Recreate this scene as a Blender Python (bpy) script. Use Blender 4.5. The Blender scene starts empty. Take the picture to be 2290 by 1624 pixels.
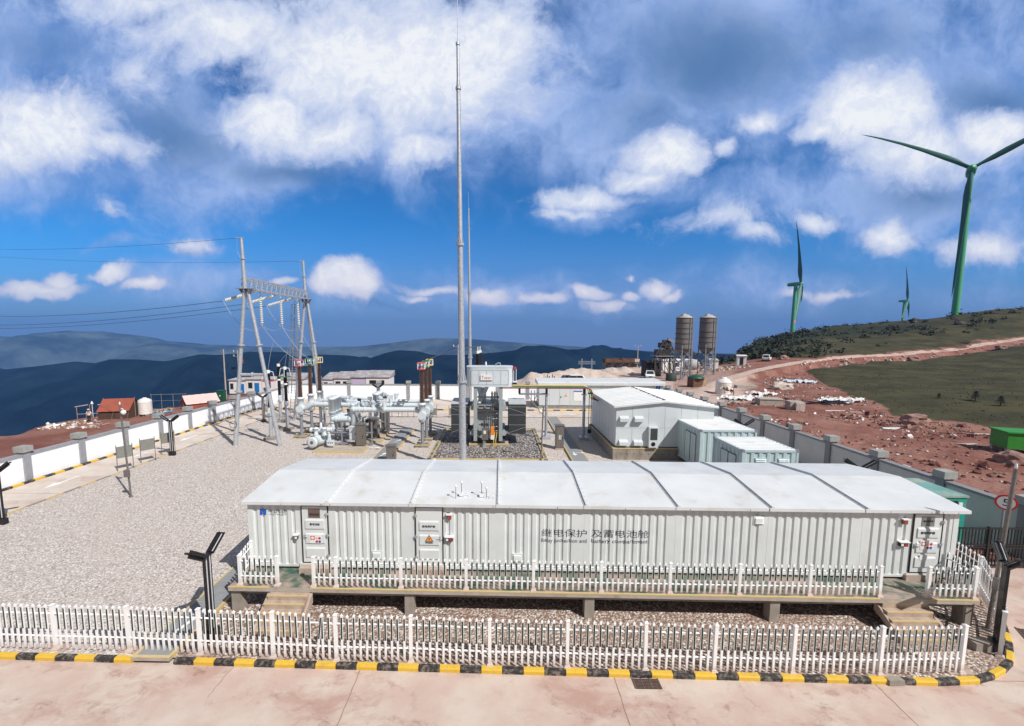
import bpy, bmesh, math, random
import numpy as np
from mathutils import Vector, Matrix, noise as mnoise
from math import radians as RAD, sin, cos, pi, atan2, sqrt
random.seed(7)
SC = bpy.context.scene
COL = SC.collection
# ------------------------------------------------------------------ camera
F_, PX_, PY_, CH = 991.95, 1092.5, 850.0, 9.0          # focal length / principal point in 2290 px wide picture units, eye height
def _rot(p, r, y):
    cp, sp, cr, sr, cy, sy = cos(p), sin(p), cos(r), sin(r), cos(y), sin(y)
    B = np.array([[1, 0, 0], [0, 0, -1], [0, 1, 0]], float)
    Rx = np.array([[1, 0, 0], [0, cp, -sp], [0, sp, cp]])
    Rz = np.array([[cr, -sr, 0], [sr, cr, 0], [0, 0, 1]])
    Ry = np.array([[cy, -sy, 0], [sy, cy, 0], [0, 0, 1]])
    return Rz @ Rx @ B @ Ry
CM = _rot(.1069, .0019, -.0177)
EYE = np.array([0, 0, CH])
cam = bpy.data.objects.new('camera', bpy.data.cameras.new('camera'))
COL.objects.link(cam)
cam.data.sensor_width = 36.0
cam.data.lens = F_ / 2290 * 36
cam.data.shift_x = (1145 - PX_) / 2290
cam.data.shift_y = (PY_ - 812) / 2290
cam.data.clip_start = .1
cam.data.clip_end = 60000
mw = Matrix.Identity(4)
for i in range(3):
    mw[i][0], mw[i][1], mw[i][2] = CM[0][i], -CM[1][i], -CM[2][i]
mw[2][3] = CH
cam.matrix_world = mw
SC.camera = cam
# ------------------------------------------------------------------ light
SUN_EL = RAD(46)
SUN_D = Vector((.727 * cos(SUN_EL), -.687 * cos(SUN_EL), sin(SUN_EL)))
sun = bpy.data.lights.new('sun', 'SUN')
sun.energy = 4.5
sun.angle = RAD(.5)
sun.color = (1, .965, .93)
so = bpy.data.objects.new('sun', sun)
COL.objects.link(so)
so.rotation_euler = SUN_D.to_track_quat('Z', 'Y').to_euler()
so.location = (20, -20, 60)
SC.view_settings.view_transform = 'Standard'
SC.view_settings.look = 'None'
SC.view_settings.exposure = 0.1
SC.view_settings.gamma = 1
SC.cycles.use_denoising = True
SC.cycles.max_bounces = 6
SC.cycles.diffuse_bounces = 3
SC.cycles.volume_bounces = 0
SC.cycles.sample_clamp_indirect = 6

def s2l(c):
    c = c / 255
    return c / 12.92 if c <= .04045 else ((c + .055) / 1.055) ** 2.4
def S(r, g, b):
    return (s2l(r), s2l(g), s2l(b))

# picture px <-> world.  Frames are enlargements of parts of the photograph that were measured.
_FR = {'1': (0, 900, 2.165), '2': (850, 900, 1.709), '3': (1550, 1300, 2.694), '4': (2250, 1150, 2.165), '5': (3100, 1150, 2.1657),
       '6': (0, 1600, 2.03), '7': (3400, 1800, 1.7098), '8': (2050, 1900, 2.29), 'a': (900, 1900, 2.1657), 'b': (0, 2300, 2.29),
       'c': (1000, 2300, 2.29), 'd': (2000, 2300, 2.29), 'e': (3000, 2300, 2.0894), 'f': (3050, 400, 1.7094), 'D': (0, 0, 1 / 1.78865),
       '9': (1180, 1520, 3.8167), '10': (2030, 1380, 3.418), '11': (100, 1480, 2.5444), '12': (2560, 1230, 3.776), '13': (1800, 1440, 4.511),
       '14': (850, 1380, 2.694)}
def ray(k, x, y):
    o = _FR[k]
    return CM.T @ np.array([((o[0] + x / o[2]) / 1.78865 - PX_) / F_, ((o[1] + y / o[2]) / 1.78865 - PY_) / F_, 1.])
def W(k, x, y, z=None, Y=None):
    """the world point seen at a measured picture position, on the plane of height z or at distance Y"""
    r = ray(k, x, y)
    t = (z - CH) / r[2] if z is not None else Y / r[1]
    return Vector((EYE + r * t).tolist())

# ------------------------------------------------------------------ sky: Nishita + clouds by direction
world = bpy.data.worlds.new('World')
SC.world = world
world.use_nodes = True
WT = world.node_tree
WT.nodes.clear()
class NT:
    """small helper for node trees"""
    def __init__(s, t): s.t = t
    def n(s, typ, **kw):
        nd = s.t.nodes.new(typ)
        for k, v in kw.items(): setattr(nd, k, v)
        return nd
    def put(s, sock, v):
        if isinstance(v, bpy.types.NodeSocket): s.t.links.new(v, sock)
        elif v is not None: sock.default_value = v
    def m(s, op, a, b=None, c=None, clamp=False):
        nd = s.n('ShaderNodeMath', operation=op, use_clamp=clamp)
        for i, v in enumerate((a, b, c)): s.put(nd.inputs[i], v)
        return nd.outputs[0]
    def v(s, op, a, b=None, out=0):
        nd = s.n('ShaderNodeVectorMath', operation=op)
        s.put(nd.inputs[0], a)
        if b is not None: s.put(nd.inputs[1], b)
        return nd.outputs[out]
    def noise(s, vec, scale, detail=4, rough=.55, color=False, lac=2.0):
        nd = s.n('ShaderNodeTexNoise')
        s.put(nd.inputs['Vector'], vec)
        nd.inputs['Scale'].default_value = scale
        nd.inputs['Detail'].default_value = detail
        nd.inputs['Roughness'].default_value = rough
        nd.inputs['Lacunarity'].default_value = lac
        return nd.outputs['Color' if color else 'Fac']
    def mix(s, f, a, b, typ='MIX'):
        nd = s.n('ShaderNodeMix', data_type='RGBA', blend_type=typ)
        s.put(nd.inputs[0], f)
        for i, x in ((6, a), (7, b)):
            s.put(nd.inputs[i], (*x, 1) if isinstance(x, tuple) and len(x) == 3 else x)
        return nd.outputs[2]
    def sm(s, x, a, b, lo=0., hi=1., kind='SMOOTHSTEP'):
        nd = s.n('ShaderNodeMapRange', interpolation_type=kind)
        s.put(nd.inputs[0], x)
        nd.inputs[1].default_value, nd.inputs[2].default_value, nd.inputs[3].default_value, nd.inputs[4].default_value = a, b, lo, hi
        return nd.outputs[0]
def build_sky():
    N = NT(WT)
    out = N.n('ShaderNodeOutputWorld')
    bg = N.n('ShaderNodeBackground')
    bg.inputs[1].default_value = .1
    WT.links.new(bg.outputs[0], out.inputs[0])
    sky = N.n('ShaderNodeTexSky', sky_type='NISHITA')
    sky.sun_disc = False
    sky.sun_elevation = SUN_EL
    sky.sun_rotation = atan2(SUN_D.x, SUN_D.y)
    sky.altitude = 2000
    sky.air_density, sky.dust_density, sky.ozone_density = 1.0, .3, 2.5
    d = N.n('ShaderNodeTexCoord').outputs['Generated']
    sep = N.n('ShaderNodeSeparateXYZ')
    WT.links.new(d, sep.inputs[0])
    yy = N.m('MAXIMUM', N.m('ABSOLUTE', sep.outputs[1]), .08)
    u, w = N.m('DIVIDE', sep.outputs[0], yy), N.m('DIVIDE', sep.outputs[2], yy)
    cmb = N.n('ShaderNodeCombineXYZ')
    N.put(cmb.inputs[0], u); N.put(cmb.inputs[1], w); N.put(cmb.inputs[2], N.m('GREATER_THAN', sep.outputs[1], 0.))
    uv = cmb.outputs[0]
    # domain warp, two octaves of billows
    wa = N.v('SUBTRACT', N.noise(uv, 3.2, 4, .55, True), (.5, .5, .5))
    wb = N.v('SUBTRACT', N.noise(uv, 11.0, 5, .6, True), (.5, .5, .5))
    uvw = N.v('ADD', uv, N.v('ADD', N.v('MULTIPLY', wa, (.17, .13, 0)), N.v('MULTIPLY', wb, (.034, .032, 0))))
    fine = N.noise(uvw, 12.0, 8, .66)
    mid = N.noise(uvw, 4.0, 7, .6)
    tiny = N.noise(uvw, 38.0, 6, .64)
    def field(blobs):
        acc = None
        for bx, by, rx, ry, st in blobs:
            r = ray('D', bx, by)
            c = (float(r[0] / r[1]), float(r[2] / r[1]), 1.)
            q = N.v('MULTIPLY', N.v('SUBTRACT', uvw, c), (992 / rx, 992 / ry, 4.))
            l = N.v('LENGTH', q, out=1)
            f = N.m('MULTIPLY_ADD', l, -st, st)
            acc = f if acc is None else N.m('MAXIMUM', acc, f)
        return N.m('MAXIMUM', acc, -1.)
    grey = [(320, 330, 520, 200, 1), (100, 110, 420, 190, 1), (560, 370, 200, 110, 1), (800, 250, 400, 170, 1), (1150, 200, 300, 240, .9), (1700, 130, 700, 290, 1.2),
            (1350, 260, 190, 160, .9), (2200, 190, 330, 260, 1.2), (2050, 430, 340, 150, 1), (1720, 440, 280, 110, .75), (2240, 520, 170, 110, .8),
            (1330, 470, 160, 42, .75), (300, 645, 400, 46, .6), (1100, 660, 460, 62, .85), (1650, 645, 380, 60, .6), (560, 635, 130, 35, .45), (770, 660, 130, 50, .6),
            (430, 565, 70, 22, .45), (230, 560, 90, 18, .45), (255, 490, 60, 40, .3), (1500, 420, 150, 70, .7), (2150, 660, 250, 50, .35)]
    white = [(125, 290, 185, 105, 1.1), (40, 340, 120, 55, .8), (260, 330, 110, 42, .7), (620, 255, 125, 85, 1.05), (740, 290, 150, 65, .8), (770, 130, 270, 150, 1.1), (950, 150, 300, 170, 1.15),
             (480, 60, 250, 85, .7), (1080, 100, 150, 130, 1.0), (960, 350, 95, 50, .75), (340, 20, 260, 60, .55), (330, 170, 70, 60, .4),
             (1490, 358, 105, 62, 1.1), (1450, 400, 80, 30, .7), (1935, 255, 150, 95, 1.15), (1830, 300, 70, 35, .7), (2040, 330, 180, 70, .75), (2230, 285, 130, 55, 1.0),
             (2000, 528, 70, 45, .9), (2215, 555, 120, 38, .85), (1680, 280, 75, 30, .7), (1825, 492, 60, 30, .7), (1590, 340, 35, 25, .6),
             (772, 640, 98, 50, 1.3), (730, 650, 60, 35, 1.0), (820, 655, 55, 35, 1.1), (105, 642, 95, 20, .95), (130, 625, 35, 26, .9), (230, 619, 58, 17, .85), (312, 645, 55, 14, .85), (618, 645, 45, 12, .7),
             (960, 645, 80, 15, .6), (925, 663, 40, 14, .6), (1090, 662, 70, 22, .8), (1215, 668, 60, 18, .7), (1310, 655, 45, 20, .8), (1345, 680, 60, 13, .6), (1398, 660, 26, 13, .75),
             (1462, 640, 48, 22, .8), (1500, 660, 30, 14, .7), (1320, 445, 140, 24, .65), (1290, 470, 100, 14, .5), (1680, 535, 60, 22, .45), (1600, 500, 120, 30, .4), (1400, 625, 14, 8, .5),
             (245, 480, 28, 30, .35), (1770, 655, 45, 14, .5), (1860, 660, 70, 14, .5), (400, 560, 60, 14, .4)]
    dark = [(1590, 135, 270, 120, 1.), (2230, 215, 170, 80, .9), (380, 300, 200, 100, .75), (1450, 260, 140, 80, .5), (660, 380, 180, 50, .7), (2090, 430, 170, 60, .6), (120, 120, 150, 70, .55), (1900, 90, 220, 90, .5),
            (400, 565, 45, 18, .45), (850, 690, 120, 10, .4)]
    def amp(x, k): return N.m('MULTIPLY_ADD', x, k, -k / 2)
    gf = N.m('ADD', field(grey), N.m('ADD', amp(mid, 1.6), amp(fine, .45)))
    wf = N.m('ADD', N.m('MULTIPLY_ADD', field(white), 1.15, .1), N.m('ADD', N.m('ADD', amp(fine, 1.15), amp(mid, .7)), amp(tiny, .5)))
    df = N.m('ADD', field(dark), amp(mid, .9))
    gm = N.sm(gf, -.15, .75)
    wm = N.sm(wf, -.06, .5)
    wcore = N.sm(wf, .1, 1.1)
    dm = N.sm(df, -.1, .9)
    ahead = N.sm(sep.outputs[1], -.05, .12)
    gm, wm, dm = (N.m('MULTIPLY', q, ahead) for q in (gm, wm, dm))
    # sky colour
    base = N.mix(1., sky.outputs[0], SKY_TINT, 'MULTIPLY')
    lowf = N.sm(w, -.02, .25, 1., 0.)
    base = N.mix(N.m('MULTIPLY', lowf, .85), base, HORIZON)
    c = N.mix(N.m('MULTIPLY', gm, .93), base, N.mix(N.sm(N.m('ADD', N.m('MULTIPLY', mid, .6), N.m('MULTIPLY', fine, .4)), .36, .64), GREY_A, GREY_B))
    c = N.mix(N.m('MULTIPLY', dm, .88), c, DARK_C)
    wc = N.mix(wcore, WHITE_A, WHITE_B)
    wc = N.mix(N.m('MULTIPLY', N.sm(N.m('ADD', N.m('MULTIPLY', tiny, .6), N.m('MULTIPLY', fine, .4)), .56, .40), .38), wc, (5.6, 6.3, 8.3))
    wc = N.mix(N.m('MULTIPLY', lowf, .45), wc, (8.2, 7.0, 7.3))
    c = N.mix(N.m('MULTIPLY', wm, .97), c, wc)
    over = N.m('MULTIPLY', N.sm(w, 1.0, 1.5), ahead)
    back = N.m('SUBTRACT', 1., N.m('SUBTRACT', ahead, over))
    veil = N.mix(N.sm(N.noise(d, 2.2, 5, .6), .35, .65), (1.2, 1.5, 2.1), (2.4, 2.5, 2.8))  # neutral cloud added out of view, to thin the blue in the shadows
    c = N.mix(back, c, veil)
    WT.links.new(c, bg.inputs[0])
SKY_TINT = (.19, .70, 1.12)
HORIZON = (1.75, 2.0, 4.0)
GREY_A, GREY_B, DARK_C = (1.75, 3.1, 6.4), (3.7, 5.0, 8.2), (.82, 1.85, 3.9)
WHITE_A, WHITE_B = (4.0, 5.0, 7.6), (8.6, 8.8, 9.1)
build_sky()
world.cycles.sampling_method = 'MANUAL'
world.cycles.sample_map_resolution = 512
# ------------------------------------------------------------------ materials
MATS = {}
def mat(name, col, rough=.6, metal=0., var=.12, vs=4., dirt=None, dscale=1.2, damt=.5, bump=0., bs=25., world_co=False, spec=.5, streak=0., emit=0., foot=None):
    """painted / cast / metal surface: base colour with soft variation, optional dirt colour in patches, optional fine bump"""
    if name in MATS: return MATS[name]
    m = bpy.data.materials.new(name)
    m.use_nodes = True
    t = m.node_tree
    N = NT(t)
    bsdf = t.nodes['Principled BSDF']
    bsdf.inputs['Roughness'].default_value = rough
    bsdf.inputs['Metallic'].default_value = metal
    bsdf.inputs['Specular IOR Level'].default_value = spec
    co = N.n('ShaderNodeNewGeometry').outputs['Position'] if world_co else N.n('ShaderNodeTexCoord').outputs['Object']
    c = N.mix(N.sm(N.noise(co, vs, 5, .6), .3, .7), tuple(max(0, x * (1 - var)) for x in col), tuple(min(1, x * (1 + var * .6)) for x in col))
    if dirt:
        dc = N.v('MULTIPLY', co, (1, 1, .25)) if streak else co
        f = N.sm(N.noise(dc, dscale, 6, .65), .62 - .3 * damt, .86 - .22 * damt)
        c = N.mix(N.m('MULTIPLY', f, min(1, .35 + damt * .6)), c, dirt)
    if foot:                                                   # splashed mud and dust on the lowest part
        sz = N.n('ShaderNodeSeparateXYZ'); t.links.new(co, sz.inputs[0])
        gw = N.n('ShaderNodeNewGeometry').outputs['Position']
        f = N.m('MULTIPLY', N.sm(N.m('ADD', sz.outputs[2], N.m('MULTIPLY_ADD', N.noise(gw, 7, 5, .7), .5, -.25)), .34, .02), .62)
        c = N.mix(f, c, foot)
    N.put(bsdf.inputs['Base Color'], c)
    N.put(bsdf.inputs['Roughness'], N.sm(N.noise(co, vs * 2.3, 3), .3, .7, max(.05, rough - .08), min(1, rough + .1)))
    if emit:
        N.put(bsdf.inputs['Emission Color'], c); bsdf.inputs['Emission Strength'].default_value = emit
    if bump:
        b = N.n('ShaderNodeBump')
        b.inputs['Strength'].default_value = bump
        b.inputs['Distance'].default_value = .02
        N.put(b.inputs['Height'], N.noise(co, bs, 6, .6))
        N.put(bsdf.inputs['Normal'], b.outputs[0])
    MATS[name] = m
    return m
def gravel_mat(name, stones, scale, sand, patch=None, bump=.9, big=.5):
    """loose stones: voronoi cells, each its own stone colour, gaps of sand between them"""
    m = bpy.data.materials.new(name)
    m.use_nodes = True
    t = m.node_tree
    N = NT(t)
    bsdf = t.nodes['Principled BSDF']
    bsdf.inputs['Roughness'].default_value = .85
    bsdf.inputs['Specular IOR Level'].default_value = .25
    co = N.n('ShaderNodeNewGeometry').outputs['Position']
    co = N.v('ADD', co, N.v('MULTIPLY', N.v('SUBTRACT', N.noise(co, scale * .9, 2, .5, True), (.5, .5, .5)), (.6 / scale, .6 / scale, 0)))
    v = N.n('ShaderNodeTexVoronoi')
    v.inputs['Scale'].default_value = scale
    N.put(v.inputs['Vector'], co)
    ramp = N.n('ShaderNodeValToRGB')
    ramp.color_ramp.interpolation = 'CONSTANT'
    el = ramp.color_ramp.elements
    while len(el) < len(stones): el.new(.5)
    for i, cc in enumerate(stones):
        el[i].position = i / len(stones)
        el[i].color = (*cc, 1)
    sp = N.n('ShaderNodeSeparateColor')
    t.links.new(v.outputs['Color'], sp.inputs[0])
    t.links.new(sp.outputs[0], ramp.inputs[0])
    c = N.mix(N.sm(v.outputs['Distance'], .42, .72), ramp.outputs[0], sand)
    c = N.mix(N.m('MULTIPLY', N.sm(N.noise(co, .35, 5, .6), .45, .7), big), c, patch or sand)
    N.put(bsdf.inputs['Base Color'], c)
    b = N.n('ShaderNodeBump')
    b.inputs['Strength'].default_value = bump
    b.inputs['Distance'].default_value = .5 / scale
    N.put(b.inputs['Height'], N.m('MULTIPLY_ADD', v.outputs['Distance'], -1.1, N.m('MULTIPLY', sp.outputs[1], .55)))
    N.put(bsdf.inputs['Normal'], b.outputs[0])
    MATS[name] = m
    return m
def concrete_ground(name, base, stain, pale, joints=None):
    """cast concrete paving: soft mottling, reddish mud smears stretched by tyres and water, fine cracks"""
    m = bpy.data.materials.new(name)
    m.use_nodes = True
    t = m.node_tree
    N = NT(t)
    bsdf = t.nodes['Principled BSDF']
    bsdf.inputs['Roughness'].default_value = .8
    bsdf.inputs['Specular IOR Level'].default_value = .25
    co = N.n('ShaderNodeNewGeometry').outputs['Position']
    wc = N.v('ADD', co, N.v('MULTIPLY', N.v('SUBTRACT', N.noise(co, .8, 4, .6, True), (.5, .5, .5)), (1.2, 1.0, 0)))
    c = N.mix(N.sm(N.noise(co, .7, 6, .6), .35, .68), base, pale)
    blot = N.noise(N.v('MULTIPLY', wc, (.4, .8, 1)), .7, 9, .68)
    c = N.mix(N.m('MULTIPLY', N.sm(blot, .48, .64), .65), c, stain)
    c = N.mix(N.m('MULTIPLY', N.sm(N.noise(wc, 2.4, 9, .75), .53, .66), N.sm(blot, .4, .62, .15, .75)), c, tuple(x * .74 for x in stain))
    c = N.mix(N.m('MULTIPLY', N.sm(N.noise(N.v('MULTIPLY', wc, (.5, 1.6, 1)), 1.1, 8, .72), .6, .7), .4), c, pale)
    c = N.mix(N.m('MULTIPLY', N.sm(N.noise(co, 9, 6, .75), .62, .72), .35), c, tuple(x * .6 for x in stain))
    c = N.mix(N.m('MULTIPLY', N.sm(N.noise(co, 55, 3, .7), .45, .75), .18), c, tuple(x * .55 for x in base))
    N.put(bsdf.inputs['Base Color'], c)
    b = N.n('ShaderNodeBump')
    b.inputs['Strength'].default_value = .25
    b.inputs['Distance'].default_value = .01
    N.put(b.inputs['Height'], N.noise(co, 30, 7, .7))
    N.put(bsdf.inputs['Normal'], b.outputs[0])
    MATS[name] = m
    return m
M_cab = mat('cabin_grey_paint', S(214, 218, 216), .5, var=.05, vs=1.5, dirt=S(176, 160, 144), dscale=1.1, damt=.2, streak=1)
M_roof = mat('roof_white_paint', S(214, 216, 215), .45, var=.06, vs=.7, dirt=S(190, 180, 166), dscale=1.0, damt=.4, bump=.12, bs=1.6)
M_wallwhite = mat('white_render', S(245, 247, 249), .8, var=.03, vs=1.2, dirt=S(200, 185, 172), dscale=.9, damt=.12, bump=.15, bs=40, streak=1)
M_pillar = mat('pillar_grey_render', S(150, 152, 158), .85, var=.1, vs=3, dirt=S(120, 115, 112), damt=.3, bump=.3, bs=40)
M_capst = mat('concrete_cap_blocks', S(158, 158, 154), .9, var=.12, vs=6, bump=.4, bs=50)
M_conc = mat('raw_concrete', S(150, 142, 132), .9, var=.16, vs=3, dirt=S(95, 80, 70), dscale=2, damt=.45, bump=.4, bs=30, streak=1)
M_concpale = mat('pale_concrete', S(176, 166, 155), .9, var=.12, vs=3, dirt=S(130, 100, 85), dscale=2, damt=.4, bump=.3, bs=30)
M_step = mat('muddy_step_concrete', S(178, 160, 146), .9, var=.14, vs=4, dirt=S(140, 104, 88), dscale=3, damt=.5, bump=.4, bs=30)
M_yel = mat('yellow_paint', S(220, 180, 60), .6, var=.14, vs=5, dirt=S(156, 128, 84), dscale=5, damt=.5)
M_yelpale = mat('worn_yellow_line', S(204, 180, 126), .7, var=.15, vs=5, dirt=S(160, 140, 110), dscale=5, damt=.5)
M_blk = mat('chipped_black_paint', S(42, 40, 39), .6, var=.2, vs=6, dirt=S(156, 144, 132), dscale=9, damt=.62)
M_greendeck = mat('worn_green_deck_paint', S(52, 92, 78), .75, var=.2, vs=3, dirt=S(172, 150, 138), dscale=1.6, damt=.98, bump=.2)
M_slabgrey = mat('grey_cover_slab', S(140, 142, 142), .85, var=.08, vs=4, dirt=S(160, 145, 132), damt=.3, bump=.25)
M_pvc = mat('white_pvc', S(238, 238, 237), .4, var=.03, vs=3, dirt=S(205, 185, 172), dscale=1.7, damt=.2, foot=S(186, 152, 134))
M_pvcgreen = mat('dark_green_pvc_strip', S(22, 48, 42), .4, var=.1)
M_black = mat('black_powder_coat', S(30, 28, 30), .4, var=.15)
M_led = mat('white_light_strip', S(214, 214, 220), .4, var=.02)
M_galv = mat('galvanised_steel', S(190, 194, 199), .42, metal=.4, var=.18, vs=8, dirt=S(120, 122, 126), dscale=6, damt=.35)
M_galvdull = mat('dull_galvanised_steel', S(150, 154, 160), .55, metal=.35, var=.15, vs=8, dirt=S(105, 105, 108), dscale=5, damt=.3)
M_gis = mat('pale_grey_switchgear_paint', S(206, 214, 218), .4, var=.05, vs=3, dirt=S(160, 160, 158), dscale=2.5, damt=.15)
M_trafo = mat('grey_transformer_paint', S(158, 164, 165), .45, var=.07, vs=3, dirt=S(130, 130, 126), dscale=2, damt=.25)
M_rad = mat('radiator_grey_paint', S(66, 70, 70), .5, var=.15, vs=4)
M_radtop = mat('radiator_top_paint', S(196, 200, 200), .5, var=.06)
M_brown = mat('brown_glazed_porcelain', S(104, 78, 64), .3, var=.15, vs=12, dirt=S(150, 130, 115), dscale=9, damt=.3)
M_blackins = mat('black_rubber_insulator', S(34, 34, 40), .5, var=.15)
M_whiteins = mat('white_porcelain', S(216, 216, 210), .3, var=.06)
M_pink = mat('red_phase_paint', S(206, 84, 96), .5, var=.08)
M_green = mat('green_phase_paint', S(30, 130, 88), .5, var=.08)
M_yphase = mat('yellow_phase_paint', S(226, 196, 96), .5, var=.08)
M_redphase = mat('dark_red_busbar', S(150, 52, 52), .45, var=.1)
M_stain = mat('brushed_steel_cabinet', S(128, 122, 116), .45, metal=.45, var=.14, vs=10, dirt=S(80, 74, 70), dscale=3, damt=.3)
M_cont = mat('pale_blue_container_paint', S(184, 201, 203), .5, var=.06, vs=2, dirt=S(170, 150, 130), dscale=1.5, damt=.2, streak=1)
M_panel = mat('insulated_panel_grey', S(204, 210, 212), .5, var=.04, vs=1.5, dirt=S(170, 168, 160), dscale=1, damt=.15, streak=1)
M_teal = mat('teal_generator_paint', S(42, 150, 136), .5, var=.1, vs=2, dirt=S(176, 160, 140), dscale=1.5, damt=.35)
M_tealroof = mat('dusty_teal_paint', S(110, 160, 152), .6, var=.12, vs=2, dirt=S(190, 176, 158), dscale=1.2, damt=.6)
M_tgreen = mat('turbine_green_paint', S(88, 172, 126), .45, var=.05, vs=.1)
M_tdark = mat('turbine_blade_green', S(58, 108, 92), .45, var=.06, vs=.1)
M_redtip = mat('red_blade_band', S(226, 84, 70), .5, var=.05)
M_silo = mat('dusty_grey_silo_steel', S(116, 114, 112), .7, var=.14, vs=.8, dirt=S(92, 82, 74), dscale=.6, damt=.5, streak=1)
M_siloroof = mat('cement_dusted_roof', S(176, 172, 168), .8, var=.1)
M_rust = mat('rusty_steel', S(110, 78, 62), .8, var=.25, vs=2, dirt=S(60, 50, 46), dscale=1.2, damt=.5)
M_darksteel = mat('dark_dusty_steel', S(70, 66, 64), .75, var=.25, vs=2)
M_tentbrown = mat('brown_canvas', S(150, 80, 62), .85, var=.12, vs=1.2, bump=.3, bs=6)
M_tentdark = mat('dark_canvas_wall', S(84, 62, 52), .9, var=.2, vs=1.2)
M_tentpink = mat('faded_pink_canvas', S(226, 188, 182), .85, var=.06, vs=1)
M_tank = mat('white_plastic_tank', S(226, 222, 216), .5, var=.06, vs=2, dirt=S(190, 178, 164), damt=.3)
M_white = mat('plain_white_sheet', S(232, 232, 230), .55, var=.06)
M_glass = mat('dark_window_glass', S(40, 48, 56), .15, var=.1)
M_blue = mat('bright_blue_door', S(30, 120, 190), .5, var=.08)
M_skin = mat('skin', S(170, 120, 95), .6, var=.05)
M_cloth = mat('white_cotton', S(226, 222, 216), .8, var=.08)
M_trouser = mat('dark_trousers', S(44, 46, 56), .8, var=.1)
M_hat = mat('pale_straw_hat', S(214, 186, 172), .8, var=.1)
M_tyre = mat('tyre_rubber', S(28, 28, 28), .8, var=.1)
M_grn = mat('bright_green_cabinet', S(52, 140, 46), .5, var=.1, dirt=S(120, 120, 80), damt=.2)
M_dkgreen = mat('dark_green_cabinet', S(22, 84, 62), .5, var=.1)
M_orange = mat('orange_cabinet', S(232, 140, 40), .5, var=.06)
M_txt = mat('dark_blue_grey_lettering', S(48, 58, 70), .6, var=.08)
M_txtblack = mat('black_lettering', S(42, 44, 50), .6, var=.08)
M_logoblue = mat('logo_blue', S(38, 92, 190), .5, var=.05)
M_red = mat('sign_red', S(206, 50, 48), .5, var=.06)
M_plate = mat('bronze_plate', S(112, 92, 84), .5, var=.12, dirt=S(70, 58, 54), damt=.4)
M_orsign = mat('warning_orange', S(240, 150, 60), .5, var=.04)
M_rock = mat('red_grey_rock', S(150, 118, 108), .9, var=.25, vs=2, bump=.5, bs=6)
M_clod = mat('red_soil_clod', S(108, 70, 62), .95, var=.25, vs=2)
M_palerock = mat('pale_rock', S(196, 184, 174), .9, var=.15, vs=2, bump=.5, bs=6)
M_wood = mat('weathered_timber', S(176, 150, 124), .85, var=.2, vs=5)
M_leaf = mat('dark_scrub_leaves', S(50, 56, 38), .8, var=.35, vs=.5)
M_pine = mat('dark_pine_needles', S(30, 44, 32), .8, var=.3, vs=2)
M_bark = mat('bark', S(70, 56, 46), .9, var=.2)
M_sheet = mat('blue_plastic_sheet', S(52, 150, 214), .4, var=.1)
M_cow_b = mat('cow_brown', S(92, 62, 50), .8, var=.1)
M_sand = mat('pale_crushed_stone', S(196, 180, 168), .95, var=.14, vs=.6, dirt=S(160, 140, 128), dscale=.5, damt=.5, bump=.6, bs=3)
M_greybin = mat('grey_sheet_panel', S(128, 128, 122), .6, var=.12, vs=6)
M_wire = mat('aluminium_wire', S(70, 76, 88), .5, metal=.2, var=.05)
M_wirebright = mat('bright_aluminium_wire', S(170, 178, 190), .5, metal=.3, var=.05)
M_grate = mat('rusty_cast_iron', S(104, 84, 76), .8, var=.25, vs=12)
G_yard = gravel_mat('yard_gravel', [S(206, 196, 188), S(222, 214, 207), S(190, 179, 171), S(214, 204, 195), S(148, 137, 129), S(234, 229, 224), S(198, 186, 176)], 17, S(182, 171, 162), S(200, 187, 175), .75, .35)
G_front = gravel_mat('planting_strip_gravel', [S(186, 174, 162), S(212, 204, 194), S(162, 144, 132), S(196, 182, 168), S(132, 118, 110), S(226, 219, 211), S(178, 157, 142)], 14, S(140, 116, 102), S(160, 126, 110), 1.0, .45)
G_pit = gravel_mat('coarse_pit_stone', [S(150, 144, 142), S(192, 188, 186), S(104, 98, 96), S(170, 160, 152), S(78, 74, 74), S(212, 208, 204)], 9, S(90, 82, 78), S(150, 142, 138), 1.0, .15)
G_apron = concrete_ground('front_concrete', S(194, 170, 158), S(170, 132, 119), S(204, 190, 177))
G_road = concrete_ground('service_road_concrete', S(204, 190, 178), S(190, 166, 152), S(212, 204, 194))
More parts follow.
